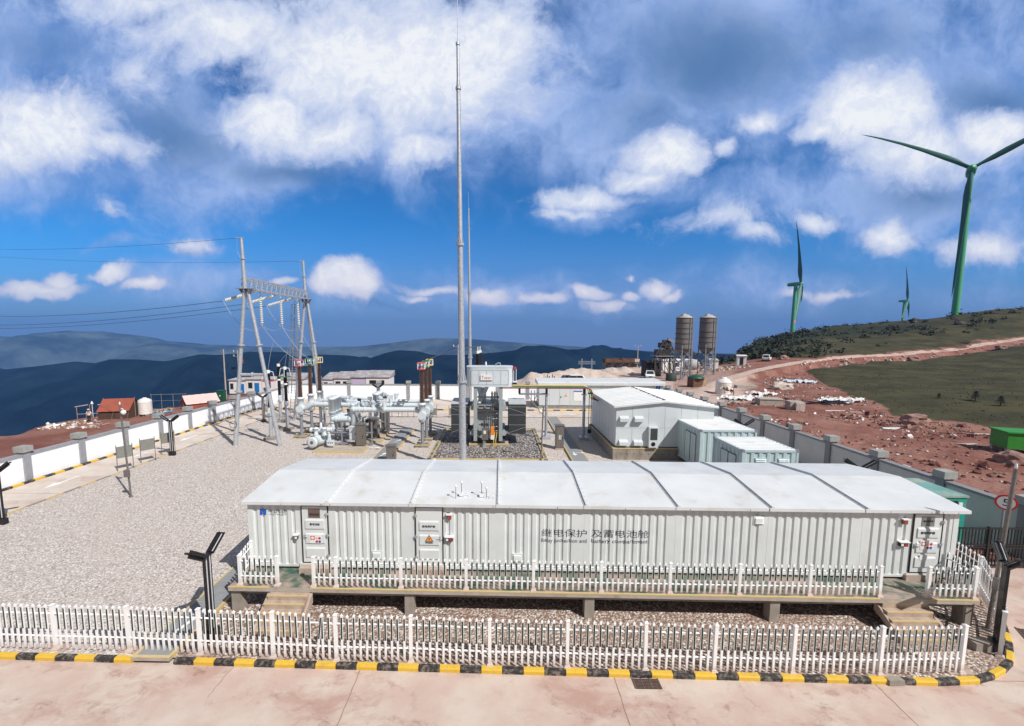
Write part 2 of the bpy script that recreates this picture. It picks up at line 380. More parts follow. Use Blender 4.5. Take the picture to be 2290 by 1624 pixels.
# ------------------------------------------------------------------ mesh builder
class MB:
    def __init__(s): s.v, s.f, s.mi, s.sm = [], [], [], []
    def add(s, vs, fs, mi=0, smooth=False):
        o = len(s.v)
        s.v += [tuple(v) for v in vs]
        for f in fs:
            s.f.append([i + o for i in f]); s.mi.append(mi); s.sm.append(smooth)
        return s
    def box(s, c, size, rz=0, mi=0, M=None):
        hx, hy, hz = size[0] / 2, size[1] / 2, size[2] / 2
        R = M or Matrix.Rotation(rz, 3, 'Z')
        c = Vector(c)
        vs = [c + R @ Vector((a * hx, b * hy, d * hz)) for a in (-1, 1) for b in (-1, 1) for d in (-1, 1)]
        return s.add(vs, [(0, 1, 3, 2), (4, 6, 7, 5), (0, 4, 5, 1), (2, 3, 7, 6), (0, 2, 6, 4), (1, 5, 7, 3)], mi)
    def b2(s, x0, x1, y0, y1, z0, z1, mi=0):
        return s.box(((x0 + x1) / 2, (y0 + y1) / 2, (z0 + z1) / 2), (abs(x1 - x0), abs(y1 - y0), abs(z1 - z0)), 0, mi)
    def bar(s, a, b, w, h=None, mi=0, up=(0, 0, 1)):
        a, b = Vector(a), Vector(b)
        d = b - a
        L = d.length
        if L < 1e-6: return s
        z = d / L
        u = Vector(up)
        if abs(z.dot(u)) > .97: u = Vector((0, 1, 0))
        x = u.cross(z).normalized(); y = z.cross(x)
        R = Matrix((x, y, z)).transposed()
        return s.box((a + b) / 2, (w, h or w, L), 0, mi, R)
    def tube(s, a, b, r0, r1=None, n=12, mi=0, caps=True, smooth=True):
        a, b = Vector(a), Vector(b)
        r1 = r0 if r1 is None else r1
        z = (b - a)
        if z.length < 1e-6: return s
        z.normalize()
        u = Vector((0, 0, 1)) if abs(z.z) < .95 else Vector((1, 0, 0))
        x = u.cross(z).normalized(); y = z.cross(x)
        ring = [(cos(2 * pi * i / n), sin(2 * pi * i / n)) for i in range(n)]
        vs = [a + (x * c + y * q) * r0 for c, q in ring] + [b + (x * c + y * q) * r1 for c, q in ring]
        s.add(vs, [(i, (i + 1) % n, n + (i + 1) % n, n + i) for i in range(n)], mi, smooth)
        if caps:
            s.add(vs[:n], [tuple(range(n))[::-1]], mi); s.add(vs[n:], [tuple(range(n))], mi)
        return s
    def path(s, pts, r, n=6, mi=0):
        for a, b in zip(pts[:-1], pts[1:]): s.tube(a, b, r, r, n, mi)
        return s
    def lathe(s, prof, c, n=16, mi=0, axis='Z', smooth=True, R=None):
        c = Vector(c)
        if R is None:
            R = {'Z': Matrix.Identity(3), 'Y': Matrix.Rotation(-pi / 2, 3, 'X'), 'X': Matrix.Rotation(pi / 2, 3, 'Y')}[axis]
        vs = []
        for r, z in prof:
            for i in range(n): vs.append(c + R @ Vector((r * cos(2 * pi * i / n), r * sin(2 * pi * i / n), z)))
        fs = [(j * n + i, j * n + (i + 1) % n, (j + 1) * n + (i + 1) % n, (j + 1) * n + i) for j in range(len(prof) - 1) for i in range(n)]
        s.add(vs, fs, mi, smooth)
        s.add(vs[:n], [tuple(range(n))[::-1]], mi); s.add(vs[-n:], [tuple(range(n))], mi)
        return s
    def extr(s, pts, vec, mi=0):
        n = len(pts)
        pts = [Vector(p) for p in pts]
        vec = Vector(vec)
        vs = pts + [p + vec for p in pts]
        return s.add(vs, [tuple(range(n))[::-1], tuple(range(n, 2 * n))] + [(i, (i + 1) % n, n + (i + 1) % n, n + i) for i in range(n)], mi)
    def ring(s, c, R, r, n=20, m=6, mi=0, axis='Z'):
        c = Vector(c); pts = []
        for i in range(n + 1):
            a = 2 * pi * i / n
            pts.append(c + Vector((R * cos(a), R * sin(a), 0) if axis == 'Z' else (R * cos(a), 0, R * sin(a))))
        return s.path(pts, r, m, mi)
    def mesh(s, name, mats, off=(0, 0, 0)):
        me = bpy.data.meshes.new(name)
        ox, oy, oz = off
        me.from_pydata([(x - ox, y - oy, z - oz) for x, y, z in s.v], [], s.f)
        for m in (mats if isinstance(mats, (list, tuple)) else [mats]): me.materials.append(m)
        me.polygons.foreach_set('material_index', s.mi)
        me.polygons.foreach_set('use_smooth', s.sm)
        bm = bmesh.new(); bm.from_mesh(me)
        bmesh.ops.recalc_face_normals(bm, faces=bm.faces)
        bm.to_mesh(me); bm.free()
        me.update()
        return me
ORG = {}
def thing(name, label, cat, loc=(0, 0, 0), group=None, rz=0):
    o = bpy.data.objects.new(name, None)
    COL.objects.link(o)
    o.empty_display_size = .3
    o.location = loc
    o.rotation_euler = (0, 0, rz)
    o['label'] = label; o['category'] = cat
    if group: o['group'] = group
    ORG[o.name] = Vector(loc)
    return o
def part(parent, name, mb, mats, label=None):
    off = ORG[parent.name]
    o = bpy.data.objects.new(name, mb.mesh(name, mats, off))
    COL.objects.link(o)
    o.parent = parent
    ORG[o.name] = off
    if label: o['label'] = label
    return o
def single(name, mb, mats, label, cat, loc=(0, 0, 0), group=None, rz=0):
    o = bpy.data.objects.new(name, mb.mesh(name, mats, loc))
    COL.objects.link(o)
    o.location = loc
    o.rotation_euler = (0, 0, rz)
    o['label'] = label; o['category'] = cat
    if group: o['group'] = group
    ORG[o.name] = Vector(loc)
    return o
def struct(name, mb, mats, kind='structure'):
    o = bpy.data.objects.new(name, mb.mesh(name, mats))
    COL.objects.link(o)
    o['kind'] = kind
    return o
def dup(o, loc, label, rz=None, parent=None):
    c = o.copy()
    COL.objects.link(c)
    if parent is None:
        c.location = loc
        c['label'] = label
        if rz is not None: c.rotation_euler = (0, 0, rz)
    else:
        c.parent = parent
    for ch in list(o.children): dup(ch, None, None, None, c)
    ORG[c.name] = Vector(loc) if loc is not None else ORG.get(o.name, Vector())
    return c
def mesh_child(parent, name, me, label=None):
    o = bpy.data.objects.new(name, me)
    COL.objects.link(o)
    o.parent = parent
    ORG[o.name] = ORG[parent.name]
    return o
def text_mb(body, size, origin, M=None, depth=.004, width=None, height=None, spacing=1.0, bold=0.):
    """lettering as a real thin mesh; origin = lower left corner, default facing the camera side (-Y)"""
    cu = bpy.data.curves.new('lettering', 'FONT')
    cu.body = body
    cu.size = size
    cu.extrude = depth
    cu.space_character = spacing
    cu.offset = bold
    ob = bpy.data.objects.new('lettering', cu)
    COL.objects.link(ob)
    dg = bpy.context.evaluated_depsgraph_get()
    me = bpy.data.meshes.new_from_object(ob.evaluated_get(dg))
    vs = [v.co.copy() for v in me.vertices]
    fs = [tuple(p.vertices) for p in me.polygons]
    bpy.data.objects.remove(ob)
    bpy.data.curves.remove(cu)
    bpy.data.meshes.remove(me)
    mb = MB()
    if not vs: return mb
    x0, x1 = min(v.x for v in vs), max(v.x for v in vs)
    y0, y1 = min(v.y for v in vs), max(v.y for v in vs)
    sx = width / (x1 - x0) if width else 1
    sy = height / (y1 - y0) if height else (sx if width else 1)
    R = M or Matrix.Rotation(pi / 2, 3, 'X')
    o = Vector(origin)
    mb.add([o + R @ Vector(((v.x - x0) * sx, (v.y - y0) * sy, v.z)) for v in vs], fs)
    return mb
# ------------------------------------------------------------------ terrain
def fbm(x, y, s, o=4, seed=0.):
    return mnoise.fractal(Vector((x * s + seed, y * s - seed, seed * .37)), 1.0, 2.0, o)
def tz(xd, yd, Y):
    p = W('D', xd, yd, Y=Y)
    return p.x / p.y, p.y, p.z
_EDGE = [(-1.8, 30), (-1.12, 41), (-1.06, 45), (-.97, 49), (-.9, 51.5), (-.8, 54), (-.7, 60), (-.6, 70), (-.3, 68), (0, 68), (.05, 84), (.1, 104), (.2, 113), (.45, 136), (.6, 150)]
_TRK = [tz(1560, 872, 66), tz(1640, 845, 86), tz(1733, 823, 100), tz(1862, 803, 122), tz(2017, 793, 138), tz(2133, 783.5, 152), tz(2224, 769, 160), tz(2290, 758, 166), tz(2420, 738, 178), tz(2800, 690, 200)]
_CRE = [tz(1545, 800, 250), tz(1600, 788, 252), tz(1650, 771, 256), tz(1700, 758, 262), tz(1733, 753, 270), tz(1767, 743.5, 280), tz(1849, 730, 290), tz(1940, 724, 290), tz(1991, 718, 272), tz(2069, 710, 255), tz(2132, 702, 243), tz(2224, 691, 235), tz(2290, 686.5, 232), tz(2420, 682, 230), tz(2800, 690, 225)]
_GRA = [(.55, 220.), (.66, 150.), (tz(1808, 834, 98)[0], 99.), (tz(1850, 858, 76)[0], 77.), (tz(1896, 883, 64)[0], 64.), (tz(1953, 897, 58)[0], 58.), (tz(1991, 924, 49)[0], 49.5), (tz(2069, 932, 47)[0], 47.5), (tz(2172, 941, 45)[0], 45.), (tz(2257, 966, 40)[0], 40.5), (tz(2400, 990, 36)[0], 36.), (2.2, 30.)]
def itp(tab, t, k): return float(np.interp(t, [a[0] for a in tab], [a[k] for a in tab]))
def in_yard(x, y): return -28.9 < x < 22.6 and y < 60.2
def sstep(a, b, x):
    q = min(1, max(0, (x - a) / (b - a)))
    return q * q * (3 - 2 * q)
def terr(x, y):
    t = x / max(y, .5)
    t = max(-1.75, min(2.15, t))
    low = sstep(.07, -.12, t)            # the camp beside the yard lies lower
    Ye = itp(_EDGE, t, 1) * (1 + .31 * low)
    zb0 = -3.0 * low
    if x > -28.9: zb0 *= sstep(60.6, 66, y)
    elif x > -34: zb0 *= (-28.9 - x) / 5.1
    zl = zb0 + float(np.interp(y, [0, Ye - 6, Ye, Ye + 10, Ye + 40, Ye + 160, Ye + 700, 1e4], [-.14, -.3, -.9, -5, -22, -95, -380, -460]))
    if t < .40: z = zl
    else:
        Yt, zt = itp(_TRK, t, 1), itp(_TRK, t, 2)
        Yc, zc = itp(_CRE, t, 1), itp(_CRE, t, 2)
        Yg = min(max(40, itp(_GRA, t, 1)), Yt - 8)
        ys = [0, Yg, Yg + (Yt - Yg) * .5, Yt - 5, Yt, Yt + 4, Yt + (Yc - Yt) * .35, Yt + (Yc - Yt) * .7, Yc, Yc + 40, Yc + 200, Yc + 500, 1e4]
        zs = [-.14, -.05, zt * .22, zt - 1.6 if t > .7 else zt - .2, zt, zt + .15, zt + (zc - zt) * .34, zt + (zc - zt) * .76, zc, zc - 1.5, zc - 40, -150, -460]
        zr = float(np.interp(y, ys, zs))
        k = sstep(.40, .58, t)
        z = zl * (1 - k) + zr * k
    return z
def terr_n(x, y):
    """terrain with its lumps"""
    z = terr(x, y)
    if in_yard(x, y) or (y < 34 and x > 0 and x < 24) or y < 18: return z
    d = sqrt(x * x + y * y)
    w = min(1, max(0, (abs(x) - 23) / 6)) if y < 60 else min(1, (y - 60) / 6)
    n = .10 * fbm(x, y, .5, 4) + .16 * fbm(x, y, .12, 3, 5.)
    if d > 60: n += min(1, (d - 60) / 120) * (1.0 * fbm(x, y, .03, 4, 9.) + .35 * fbm(x, y, .15, 3, 2.))
    t = x / max(y, 1)
    if .3 < t and y < 140: n *= 1 - .8 * sstep(.3, .4, t) * sstep(.72, .64, t) * sstep(138, 122, y)
    if t > .4:
        Yt = itp(_TRK, t, 1)
        n *= .25 + .75 * sstep(2, 14, abs(y - Yt - 2))
    return z + n * w
def cover(x, y):
    """land cover: r bare red soil, g beaten track, b dark scrub"""
    t = x / max(y, .5)
    j = 1 + .05 * fbm(x, y, .12, 4, 3.) + .03 * fbm(x, y, .5, 3, 8.)
    if t < .40: return (1., .7 if t > .0 else 0., 0.)
    Yt, Yg, Yc = itp(_TRK, t, 1), itp(_GRA, t, 1), itp(_CRE, t, 1)
    yb = Yt + 5.5 + max(0, 118 - Yt) * sstep(.76, .6, t)
    if y > yb * j:
        k = (y - Yt) / (Yc - Yt)
        scr = max(0, 1 - abs(k - .62) / .4) * sstep(1.35, .55, t)
        return (max(0, .55 - (y - yb) * .05), 0., max(scr, .8 * sstep(.74, .56, t) * sstep(yb + 6, yb + 16, y)))
    if y > Yt * (1 - .004): return (1., 1. if y < Yt + 6 else .55 - .4 * sstep(.5, .62, t), 0.)
    if t < .67: return (1., (.75 if y > 58 else .4) * sstep(.66, .52, t + .03 * fbm(x, y, .1, 3, 6.)), 0.)
    if y > Yt - (9 + 5 * sstep(1, 1.3, t)) * j and t > .6: return (1., 0., 0.)
    return (sstep(1.07, .95, y / (Yg * j)), 0., 0.)
def build_terrain():
    ts = np.concatenate([np.linspace(-1.75, .38, 200), np.linspace(.385, 2.15, 330)])
    ys = np.concatenate([np.linspace(3, 40, 38), np.linspace(40.6, 170, 215), np.geomspace(171, 330, 70), np.geomspace(340, 1500, 26)])
    vs, cv = [], []
    for y in ys:
        for t in ts:
            x = t * y
            vs.append((x, y, terr_n(x, y)))
            cv.append((*cover(x, y), 1))
    nt = len(ts)
    fs = [(j * nt + i, j * nt + i + 1, (j + 1) * nt + i + 1, (j + 1) * nt + i) for j in range(len(ys) - 1) for i in range(nt - 1)]
    me = bpy.data.meshes.new('ground')
    me.from_pydata(vs, [], fs)
    at = me.color_attributes.new('cover', 'FLOAT_COLOR', 'POINT')
    at.data.foreach_set('color', np.array(cv, dtype=np.float32).ravel())
    me.polygons.foreach_set('use_smooth', [True] * len(fs))
    m = bpy.data.materials.new('hillside_soil_and_grass')
    m.use_nodes = True
    T = m.node_tree
    N = NT(T)
    b = T.nodes['Principled BSDF']
    b.inputs['Roughness'].default_value = .95
    b.inputs['Specular IOR Level'].default_value = .15
    a = N.n('ShaderNodeVertexColor'); a.layer_name = 'cover'
    sp = N.n('ShaderNodeSeparateColor')
    T.links.new(a.outputs[0], sp.inputs[0])
    co = N.n('ShaderNodeNewGeometry').outputs['Position']
    n1, n2, n3 = N.noise(co, .12, 6, .65), N.noise(co, .9, 6, .7), N.noise(co, 4, 4, .7)
    soil = N.mix(N.sm(n1, .35, .65), S(124, 80, 69), S(152, 112, 99))
    soil = N.mix(N.m('MULTIPLY', N.sm(n2, .52, .7), .7), soil, S(108, 66, 57))
    soil = N.mix(N.m('MULTIPLY', N.sm(n2, .42, .3), .55), soil, S(182, 154, 142))
    soil = N.mix(N.m('MULTIPLY', N.sm(n3, .55, .72), .4), soil, S(80, 56, 50))
    gr = N.mix(N.sm(n1, .35, .66), S(58, 58, 40), S(82, 77, 53))
    gr = N.mix(N.m('MULTIPLY', N.sm(n2, .48, .72), .6), gr, S(50, 48, 36))
    gr = N.mix(N.m('MULTIPLY', N.sm(n3, .5, .75), .35), gr, S(98, 88, 66))
    scr = N.mix(n2, S(40, 46, 34), S(58, 62, 42))
    trk = N.mix(N.sm(n2, .35, .65), S(204, 184, 172), S(182, 156, 142))
    e = N.m('ADD', N.m('MULTIPLY_ADD', n2, .8, -.4), N.m('MULTIPLY_ADD', n3, .4, -.2))
    c = N.mix(N.sm(N.m('ADD', sp.outputs[2], e), .25, .6), gr, scr)
    c = N.mix(N.sm(N.m('ADD', sp.outputs[0], e), .35, .6), c, soil)
    c = N.mix(N.sm(N.m('ADD', sp.outputs[1], e), .4, .7), c, trk)
    N.put(b.inputs['Base Color'], c)
    bp = N.n('ShaderNodeBump')
    bp.inputs['Strength'].default_value = .8
    bp.inputs['Distance'].default_value = .25
    N.put(bp.inputs['Height'], N.m('ADD', n2, N.m('MULTIPLY', n3, .4)))
    N.put(b.inputs['Normal'], bp.outputs[0])
    me.materials.append(m)
    o = bpy.data.objects.new('ground', me)
    COL.objects.link(o)
    o['kind'] = 'structure'
build_terrain()
M_ridge = {}
def mountain(name, crest, Y0, foot, foot_z, col, seed, extra=(-1500, 4200), rough=.5):
    """a ridge: a heightfield band whose skyline follows the crest, with spurs and gullies on its slopes"""
    pts = [W('D', x, y, Y=Y0 * q) for x, y, q in crest]
    txs = [p.x / p.y for p in pts]
    nx, ns = 420, 46
    vs = []
    t0, t1 = txs[0], txs[-1]
    tt = np.linspace(t0, t1, nx)
    for j in range(ns):
        s = -1 + 2 * j / (ns - 1) * .8          # -1 front foot .. +.6 behind the crest
        for t in tt:
            yc = float(np.interp(t, txs, [p.y for p in pts]))
            zc = float(np.interp(t, txs, [p.z for p in pts]))
            y = yc + s * foot * (1 + .25 * mnoise.noise(Vector((t * 6, seed, 0))))
            x = t * yc + (t * .15) * s * foot
            k = abs(s)
            spur = mnoise.fractal(Vector((x * .0032 * 1500 / Y0, y * .0016 * 1500 / Y0, seed)), 1., 2., 5)
            prof = k ** 1.25
            z = zc + (foot_z - zc) * prof + spur * (zc - foot_z) * .6 * k * (1.15 - k) * 2 + (Y0 * .0011) * mnoise.noise(Vector((x * 22 / Y0, y * 22 / Y0, seed))) * min(1, k * 8)
            vs.append((x, y, z))
    fs = [(j * nx + i, j * nx + i + 1, (j + 1) * nx + i + 1, (j + 1) * nx + i) for j in range(ns - 1) for i in range(nx - 1)]
    me = bpy.data.meshes.new(name)
    me.from_pydata(vs, [], fs)
    me.polygons.foreach_set('use_smooth', [True] * len(fs))
    m = bpy.data.materials.new(name + '_forest')
    m.use_nodes = True
    T = m.node_tree; N = NT(T)
    b = T.nodes['Principled BSDF']
    b.inputs['Roughness'].default_value = 1
    b.inputs['Specular IOR Level'].default_value = 0
    co = N.n('ShaderNodeNewGeometry').outputs['Position']
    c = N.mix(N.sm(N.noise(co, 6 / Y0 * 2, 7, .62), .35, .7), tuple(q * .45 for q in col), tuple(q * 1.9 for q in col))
    c = N.mix(N.m('MULTIPLY', N.sm(N.noise(co, 18 / Y0, 5, .65), .6, .72), .55), c, tuple(q * v for q, v in zip(col, (3.2, 2.2, 1.8))))  # pale patches and strong contrast put lit and shaded slopes into the colour
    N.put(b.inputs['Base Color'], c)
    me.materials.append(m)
    o = bpy.data.objects.new(name, me)
    COL.objects.link(o)
    o['kind'] = 'structure'
mountain('forested_ridge', [(-1500, 860, 1), (-600, 835, 1), (0, 827, 1), (90, 818, 1), (168, 808, 1), (214, 811.5, 1), (248, 802.5, 1), (310, 803, 1), (372, 808, 1), (449, 791.5, 1), (480, 794, 1), (550, 794, 1), (671, 797.5, 1), (720, 792.7, 1.05), (780, 794.5, 1.05),
          (825, 801, 1.0), (861, 789.5, .95), (891, 783, .95), (933, 784.5, .95), (966, 794, .95), (1028, 794, 1), (1060, 792, 1), (1120, 787, 1), (1157, 783, 1), (1172, 773.5, 1.05), (1199, 774.5, 1.05), (1240, 775.5, 1.05), (1271, 782, 1.1), (1334, 781, 1.15), (1353, 785, 1.15),
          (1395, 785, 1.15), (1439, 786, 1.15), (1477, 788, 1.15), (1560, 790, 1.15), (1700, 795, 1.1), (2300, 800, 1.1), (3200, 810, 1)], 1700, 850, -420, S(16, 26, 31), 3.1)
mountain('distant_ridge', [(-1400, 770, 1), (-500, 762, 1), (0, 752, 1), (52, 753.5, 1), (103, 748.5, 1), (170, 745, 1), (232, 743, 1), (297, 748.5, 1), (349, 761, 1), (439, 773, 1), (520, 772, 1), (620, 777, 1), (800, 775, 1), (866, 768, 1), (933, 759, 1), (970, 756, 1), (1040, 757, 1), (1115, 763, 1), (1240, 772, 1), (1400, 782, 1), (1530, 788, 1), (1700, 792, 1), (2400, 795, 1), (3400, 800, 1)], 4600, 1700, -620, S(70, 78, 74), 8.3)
vb = MB(); vb.add([(-14000, 500, -430), (14000, 500, -430), (14000, 9500, -640), (-14000, 9500, -640)], [(0, 1, 2, 3)])
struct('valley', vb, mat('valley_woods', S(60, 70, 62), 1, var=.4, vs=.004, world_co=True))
hz = MB(); hz.b2(-9000, 9000, -60, 7000, -700, 195)
hzo = struct('haze', hz, [], 'stuff')
hm = bpy.data.materials.new('thin_blue_air')
hm.use_nodes = True
hm.node_tree.nodes.clear()
_o = hm.node_tree.nodes.new('ShaderNodeOutputMaterial')
_v = hm.node_tree.nodes.new('ShaderNodeVolumePrincipled')
_v.inputs['Color'].default_value = (.16, .42, .95, 1)
_v.inputs['Density'].default_value = .00012
_v.inputs['Anisotropy'].default_value = 0.
hm.node_tree.links.new(_v.outputs[0], _o.inputs['Volume'])
hm.cycles.homogeneous_volume = True if hasattr(hm.cycles, 'homogeneous_volume') else None
hzo.data.materials.append(hm)
# ------------------------------------------------------------------ paved ground
def sheet(name, pts, z, m, thick=0):
    b = MB()
    b.add([(x, y, z) for x, y in pts], [tuple(range(len(pts)))])
    return struct(name, b, m)
KERB = [(-45, 11.93), (-14, 11.37), (-6, 11.22), (2, 11.08), (10, 10.96), (11.6, 10.93), (12.6, 11.02), (13.4, 11.25), (14.15, 11.65), (14.85, 12.25), (15.6, 13.05), (16.4, 14.0), (17.1, 15.1), (17.5, 16.3), (17.6, 18.2)]
sheet('front_road', [(-45, -8), (45, -8), (45, 17.2)] + [(x + .0, y) for x, y in ((22.5, 17.2), (17.6, 17.2))] + [(x, y + .1) for x, y in KERB[::-1][1:]], -.10, G_apron)
sheet('yard', [(x, y) for x, y in KERB] + [(21.9, 18.2), (21.9, 60), (-28.3, 60), (-28.3, 12)][:], 0, G_yard)
sheet('planting_strip', [(-9.05, 11.3)] + [(x, y) for x, y in KERB if x > -9] + [(17.0, 19.9), (-9.05, 19.9)], .004, G_front)
sheet('service_road', [(-27.9, 12.5), (-24.2, 12.5), (-24.25, 46.6), (14, 46.6), (14, 50.85), (-27.95, 50.85)], .008, G_road)
sheet('back_verge', [(-28.2, 50.85), (12, 50.85), (12, 59.3), (-28.2, 59.3)], .006, G_road)
sheet('oil_pit', [(-4.6, 30.9), (3.38, 30.9), (3.32, 40.6), (-4.5, 40.6)], .012, G_pit)
# painted arrows on the road and slabs
ar = MB()
def arrow(x, y, L, w, ang, z=.012):
    c, s_ = cos(ang), sin(ang)
    P = lambda a, b: (x + a * c - b * s_, y + a * s_ + b * c, z)
    ar.add([P(-L / 2, -w * .12), P(L * .1, -w * .12), P(L * .1, -w * .5), P(L / 2, 0), P(L * .1, w * .5), P(L * .1, w * .12), P(-L / 2, w * .12)], [tuple(range(7))])
for x, y, L, w, an in ((-26.1, 25.4, 2.2, .5, -pi / 2), (-26.2, 36.6, 2.2, .5, -pi / 2), (-26.2, 31.5, 1.4, .35, -pi / 2), (-11, 47.3, 2, .4, 0), (3, 47.4, 2, .4, 0), (8, 48.3, 2, .4, 0)): arrow(x, y, L, w, an)
for x, y, L, w, an in ((5.75, 31.9, .9, .42, -pi / 2), (6.25, 32.2, .8, .3, 0), (-9.3, 33.3, .9, .35, 0), (-8.0, 35.6, .8, .35, RAD(60)), (-8.2, 31.4, 1.2, .4, RAD(75))): arrow(x, y, L, w, an, .158)
arrow(-9.4, 12.8, 1.5, .5, RAD(78), .108)
struct('road_markings', ar, mat('white_road_paint', S(238, 238, 236), .7, var=.05))
# cracks / joints and mud in the apron
jb = MB()
def joint(pts, w, z=-.096):
    for a, b in zip(pts[:-1], pts[1:]):
        a, b = Vector((*a, z)), Vector((*b, z))
        n = Vector((-(b - a).y, (b - a).x, 0)).normalized() * w / 2
        jb.add([a - n, b - n, b + n, a + n], [(0, 1, 2, 3)])
for k, a, b_ in (('c', (1015, 860), (800, 1384)), ('d', (1040, 910), (1190, 1384)), ('e', (1010, 880), (1410, 1263))):
    p, q = W(k, *a, z=-.1), W(k, *b_, z=-.1)
    pts = [(p.x + (q.x - p.x) * i / 8 + random.uniform(-.012, .012), p.y + (q.y - p.y) * i / 8) for i in range(9)]
    pts.append((pts[-1][0] + (q.x - p.x), pts[-1][1] + (q.y - p.y)))
    joint(pts, .022)
p, q = W('b', 2150, 830, z=-.1), W('b', 1890, 1130, z=-.1)
joint([(p.x + (q.x - p.x) * i / 10 + random.uniform(-.03, .03), p.y + (q.y - p.y) * i / 10 + random.uniform(-.02, .02)) for i in range(11)], .018)
p, q = W('e', 1900, 885, z=-.1), W('e', 2289, 890, z=-.1)
joint([(p.x, p.y), (q.x + 4, q.y)], .02)
for i in range(5): joint([(-28, 15 + i * 8 + .5), (-24.25, 15 + i * 8 + .5)], .03, .012)
struct('paving_joints', jb, mat('joint_dirt', S(156, 126, 112), .9, var=.3))
# kerbs: painted blocks in alternate colours
kb = MB()
def kerb_run(pts, block, w=.14, z0=-.1, z1=.03, ch=.04, skip=(), side=1):
    """blocks along a polyline, chamfered on the road side"""
    P = [Vector((x, y, 0)) for x, y in pts]
    L = [0]
    for a, b in zip(P[:-1], P[1:]): L.append(L[-1] + (b - a).length)
    def at(d):
        for i in range(len(P) - 1):
            if d <= L[i + 1] or i == len(P) - 2:
                return P[i] + (P[i + 1] - P[i]) * ((d - L[i]) / (L[i + 1] - L[i])), (P[i + 1] - P[i]).normalized()
    d, i = 0, 0
    while d + block < L[-1]:
        a, ta = at(d + .008); b, tb = at(d + block - .008)
        i += 1; d += block
        if any(s0 < (a.x + b.x) / 2 < s1 for s0, s1 in skip): continue
        na, nb = Vector((ta.y, -ta.x, 0)) * side, Vector((tb.y, -tb.x, 0)) * side
        sec = [(0, z0), (w, z0), (w, z1 - ch), (w - ch * .6, z1), (0, z1)]
        vs = [a + na * o + Vector((0, 0, z)) for o, z in sec] + [b + nb * o + Vector((0, 0, z)) for o, z in sec]
        kb.add(vs, [(0, 1, 2, 3, 4), (9, 8, 7, 6, 5)] + [(j, (j + 1) % 5, 5 + (j + 1) % 5, 5 + j) for j in range(5)], i % 2)
kerb_run(KERB[:-1], .565, skip=((-10.05, -8.92),))
kerb_run([(-28.05, 12.5), (-28.05, 50.9)], .62, .2, 0, .13, .03)
kerb_run([(-27.9, 50.85), (12, 50.85)], .75, .2, 0, .13, .03)
struct('kerb', kb, [M_yel, M_blk])
lb = MB()
for i in range(34):
    y = 12.6 + i
    lb.b2(-24.25, -24.13, y, y + .97, 0, .05, i % 2)
for i in range(44):
    lb.b2(-24 + i * .86, -24 + i * .86 + .84, 46.48, 46.6, 0, .05, 1)
struct('low_edge_strip', lb, [M_yelpale, mat('grey_edge', S(150, 140, 132), .8)])
# raised cover slabs over the cable trenches
sb = MB()
def trench(x0, x1, y0, y1, z=.15, along='y'):
    sb.b2(x0 + .08, x1 - .08, y0, y1, 0, z, 0)
    if along == 'y':
        sb.b2(x0, x0 + .08, y0, y1, 0, z + .003, 1); sb.b2(x1 - .08, x1, y0, y1, 0, z + .003, 1)
trench(-10.02, -8.95, 11.24, 24, .1)
sb.b2(-10.02, -8.95, 11.13, 11.24, .0, .1, 2); sb.b2(-10.02, -8.95, 11.135, 11.23, .1, .1035, 1)
trench(-8.75, -7.5, 30.4, 40)
trench(5.3, 6.5, 30.2, 46.4)
for i in range(2, 16): sb.b2(-9.94, -9.03, 11.2 + i * .62, 11.2 + i * .62 + .012, .1, .103, 2)
struct('cable_trench_path', sb, [M_slabgrey, M_yelpale, M_concpale])
# pit border and switchgear pad edges
pb = MB()
for x0, x1, y0, y1 in ((-4.85, -4.6, 30.65, 40.85), (3.4, 3.65, 30.65, 40.85), (-4.6, 3.4, 30.65, 30.9), (-4.6, 3.4, 40.6, 40.85)):
    pb.b2(x0, x1, y0, y1, 0, .10, 0)
    if x1 - x0 < 1:
        pb.b2(x0 - .02, x0 + .03, y0, y1, .0, .106, 1); pb.b2(x1 - .03, x1 + .02, y0, y1, .0, .106, 1)
    else: pb.b2(x0, x1, y0 - .02, y0 + .05, 0, .106, 1)
struct('pit_border', pb, [M_greendeck, M_yelpale])
# ------------------------------------------------------------------ perimeter walls
def wall_run(name, label, x_in, thick, ys, top, wall_mats, along='y', facing=1, first_last=(None, None), cat='wall'):
    """rendered wall: panel, coping, pillars with block caps.  x_in = inner face (or y for along='x')"""
    def C(a0, a1, b0, b1, z0, z1, mb, mi=0):
        if along == 'y': mb.b2(a0, a1, b0, b1, z0, z1, mi)
        else: mb.b2(b0, b1, a0, a1, z0, z1, mi)
    lo, hi = first_last
    T = thing(name, label, cat, (x_in, (lo + hi) / 2, 0) if along == 'y' else ((lo + hi) / 2, x_in, 0))
    x2 = x_in + thick * facing
    m = MB(); C(min(x_in, x2), max(x_in, x2), lo, hi, -.4, top - .12, m)
    part(T, 'wall_panel', m, wall_mats[0])
    m = MB(); C(min(x_in, x2) - .07, max(x_in, x2) + .07, lo, hi, top - .12, top, m)
    part(T, 'coping', m, wall_mats[1])
    for y in ys:
        m = MB(); C(min(x_in, x2) - .1, max(x_in, x2) + .1, y - .21, y + .21, -.4, top + .08, m)
        p = part(T, 'pillar', m, wall_mats[1])
        m = MB()
        C(min(x_in, x2) - .19, max(x_in, x2) + .19, y - .3, y + .3, top + .11, top + .45, m, 0)
        C(min(x_in, x2) - .12, max(x_in, x2) + .12, y - .22, y + .22, top + .075, top + .11, m, 1)
        part(p, 'cap', m, [M_capst, M_blk])
    return T
M_wshade = mat('roughcast_render', S(196, 194, 192), .9, var=.05, vs=1.5, bump=.8, bs=14, dirt=S(170, 150, 138), damt=.15)
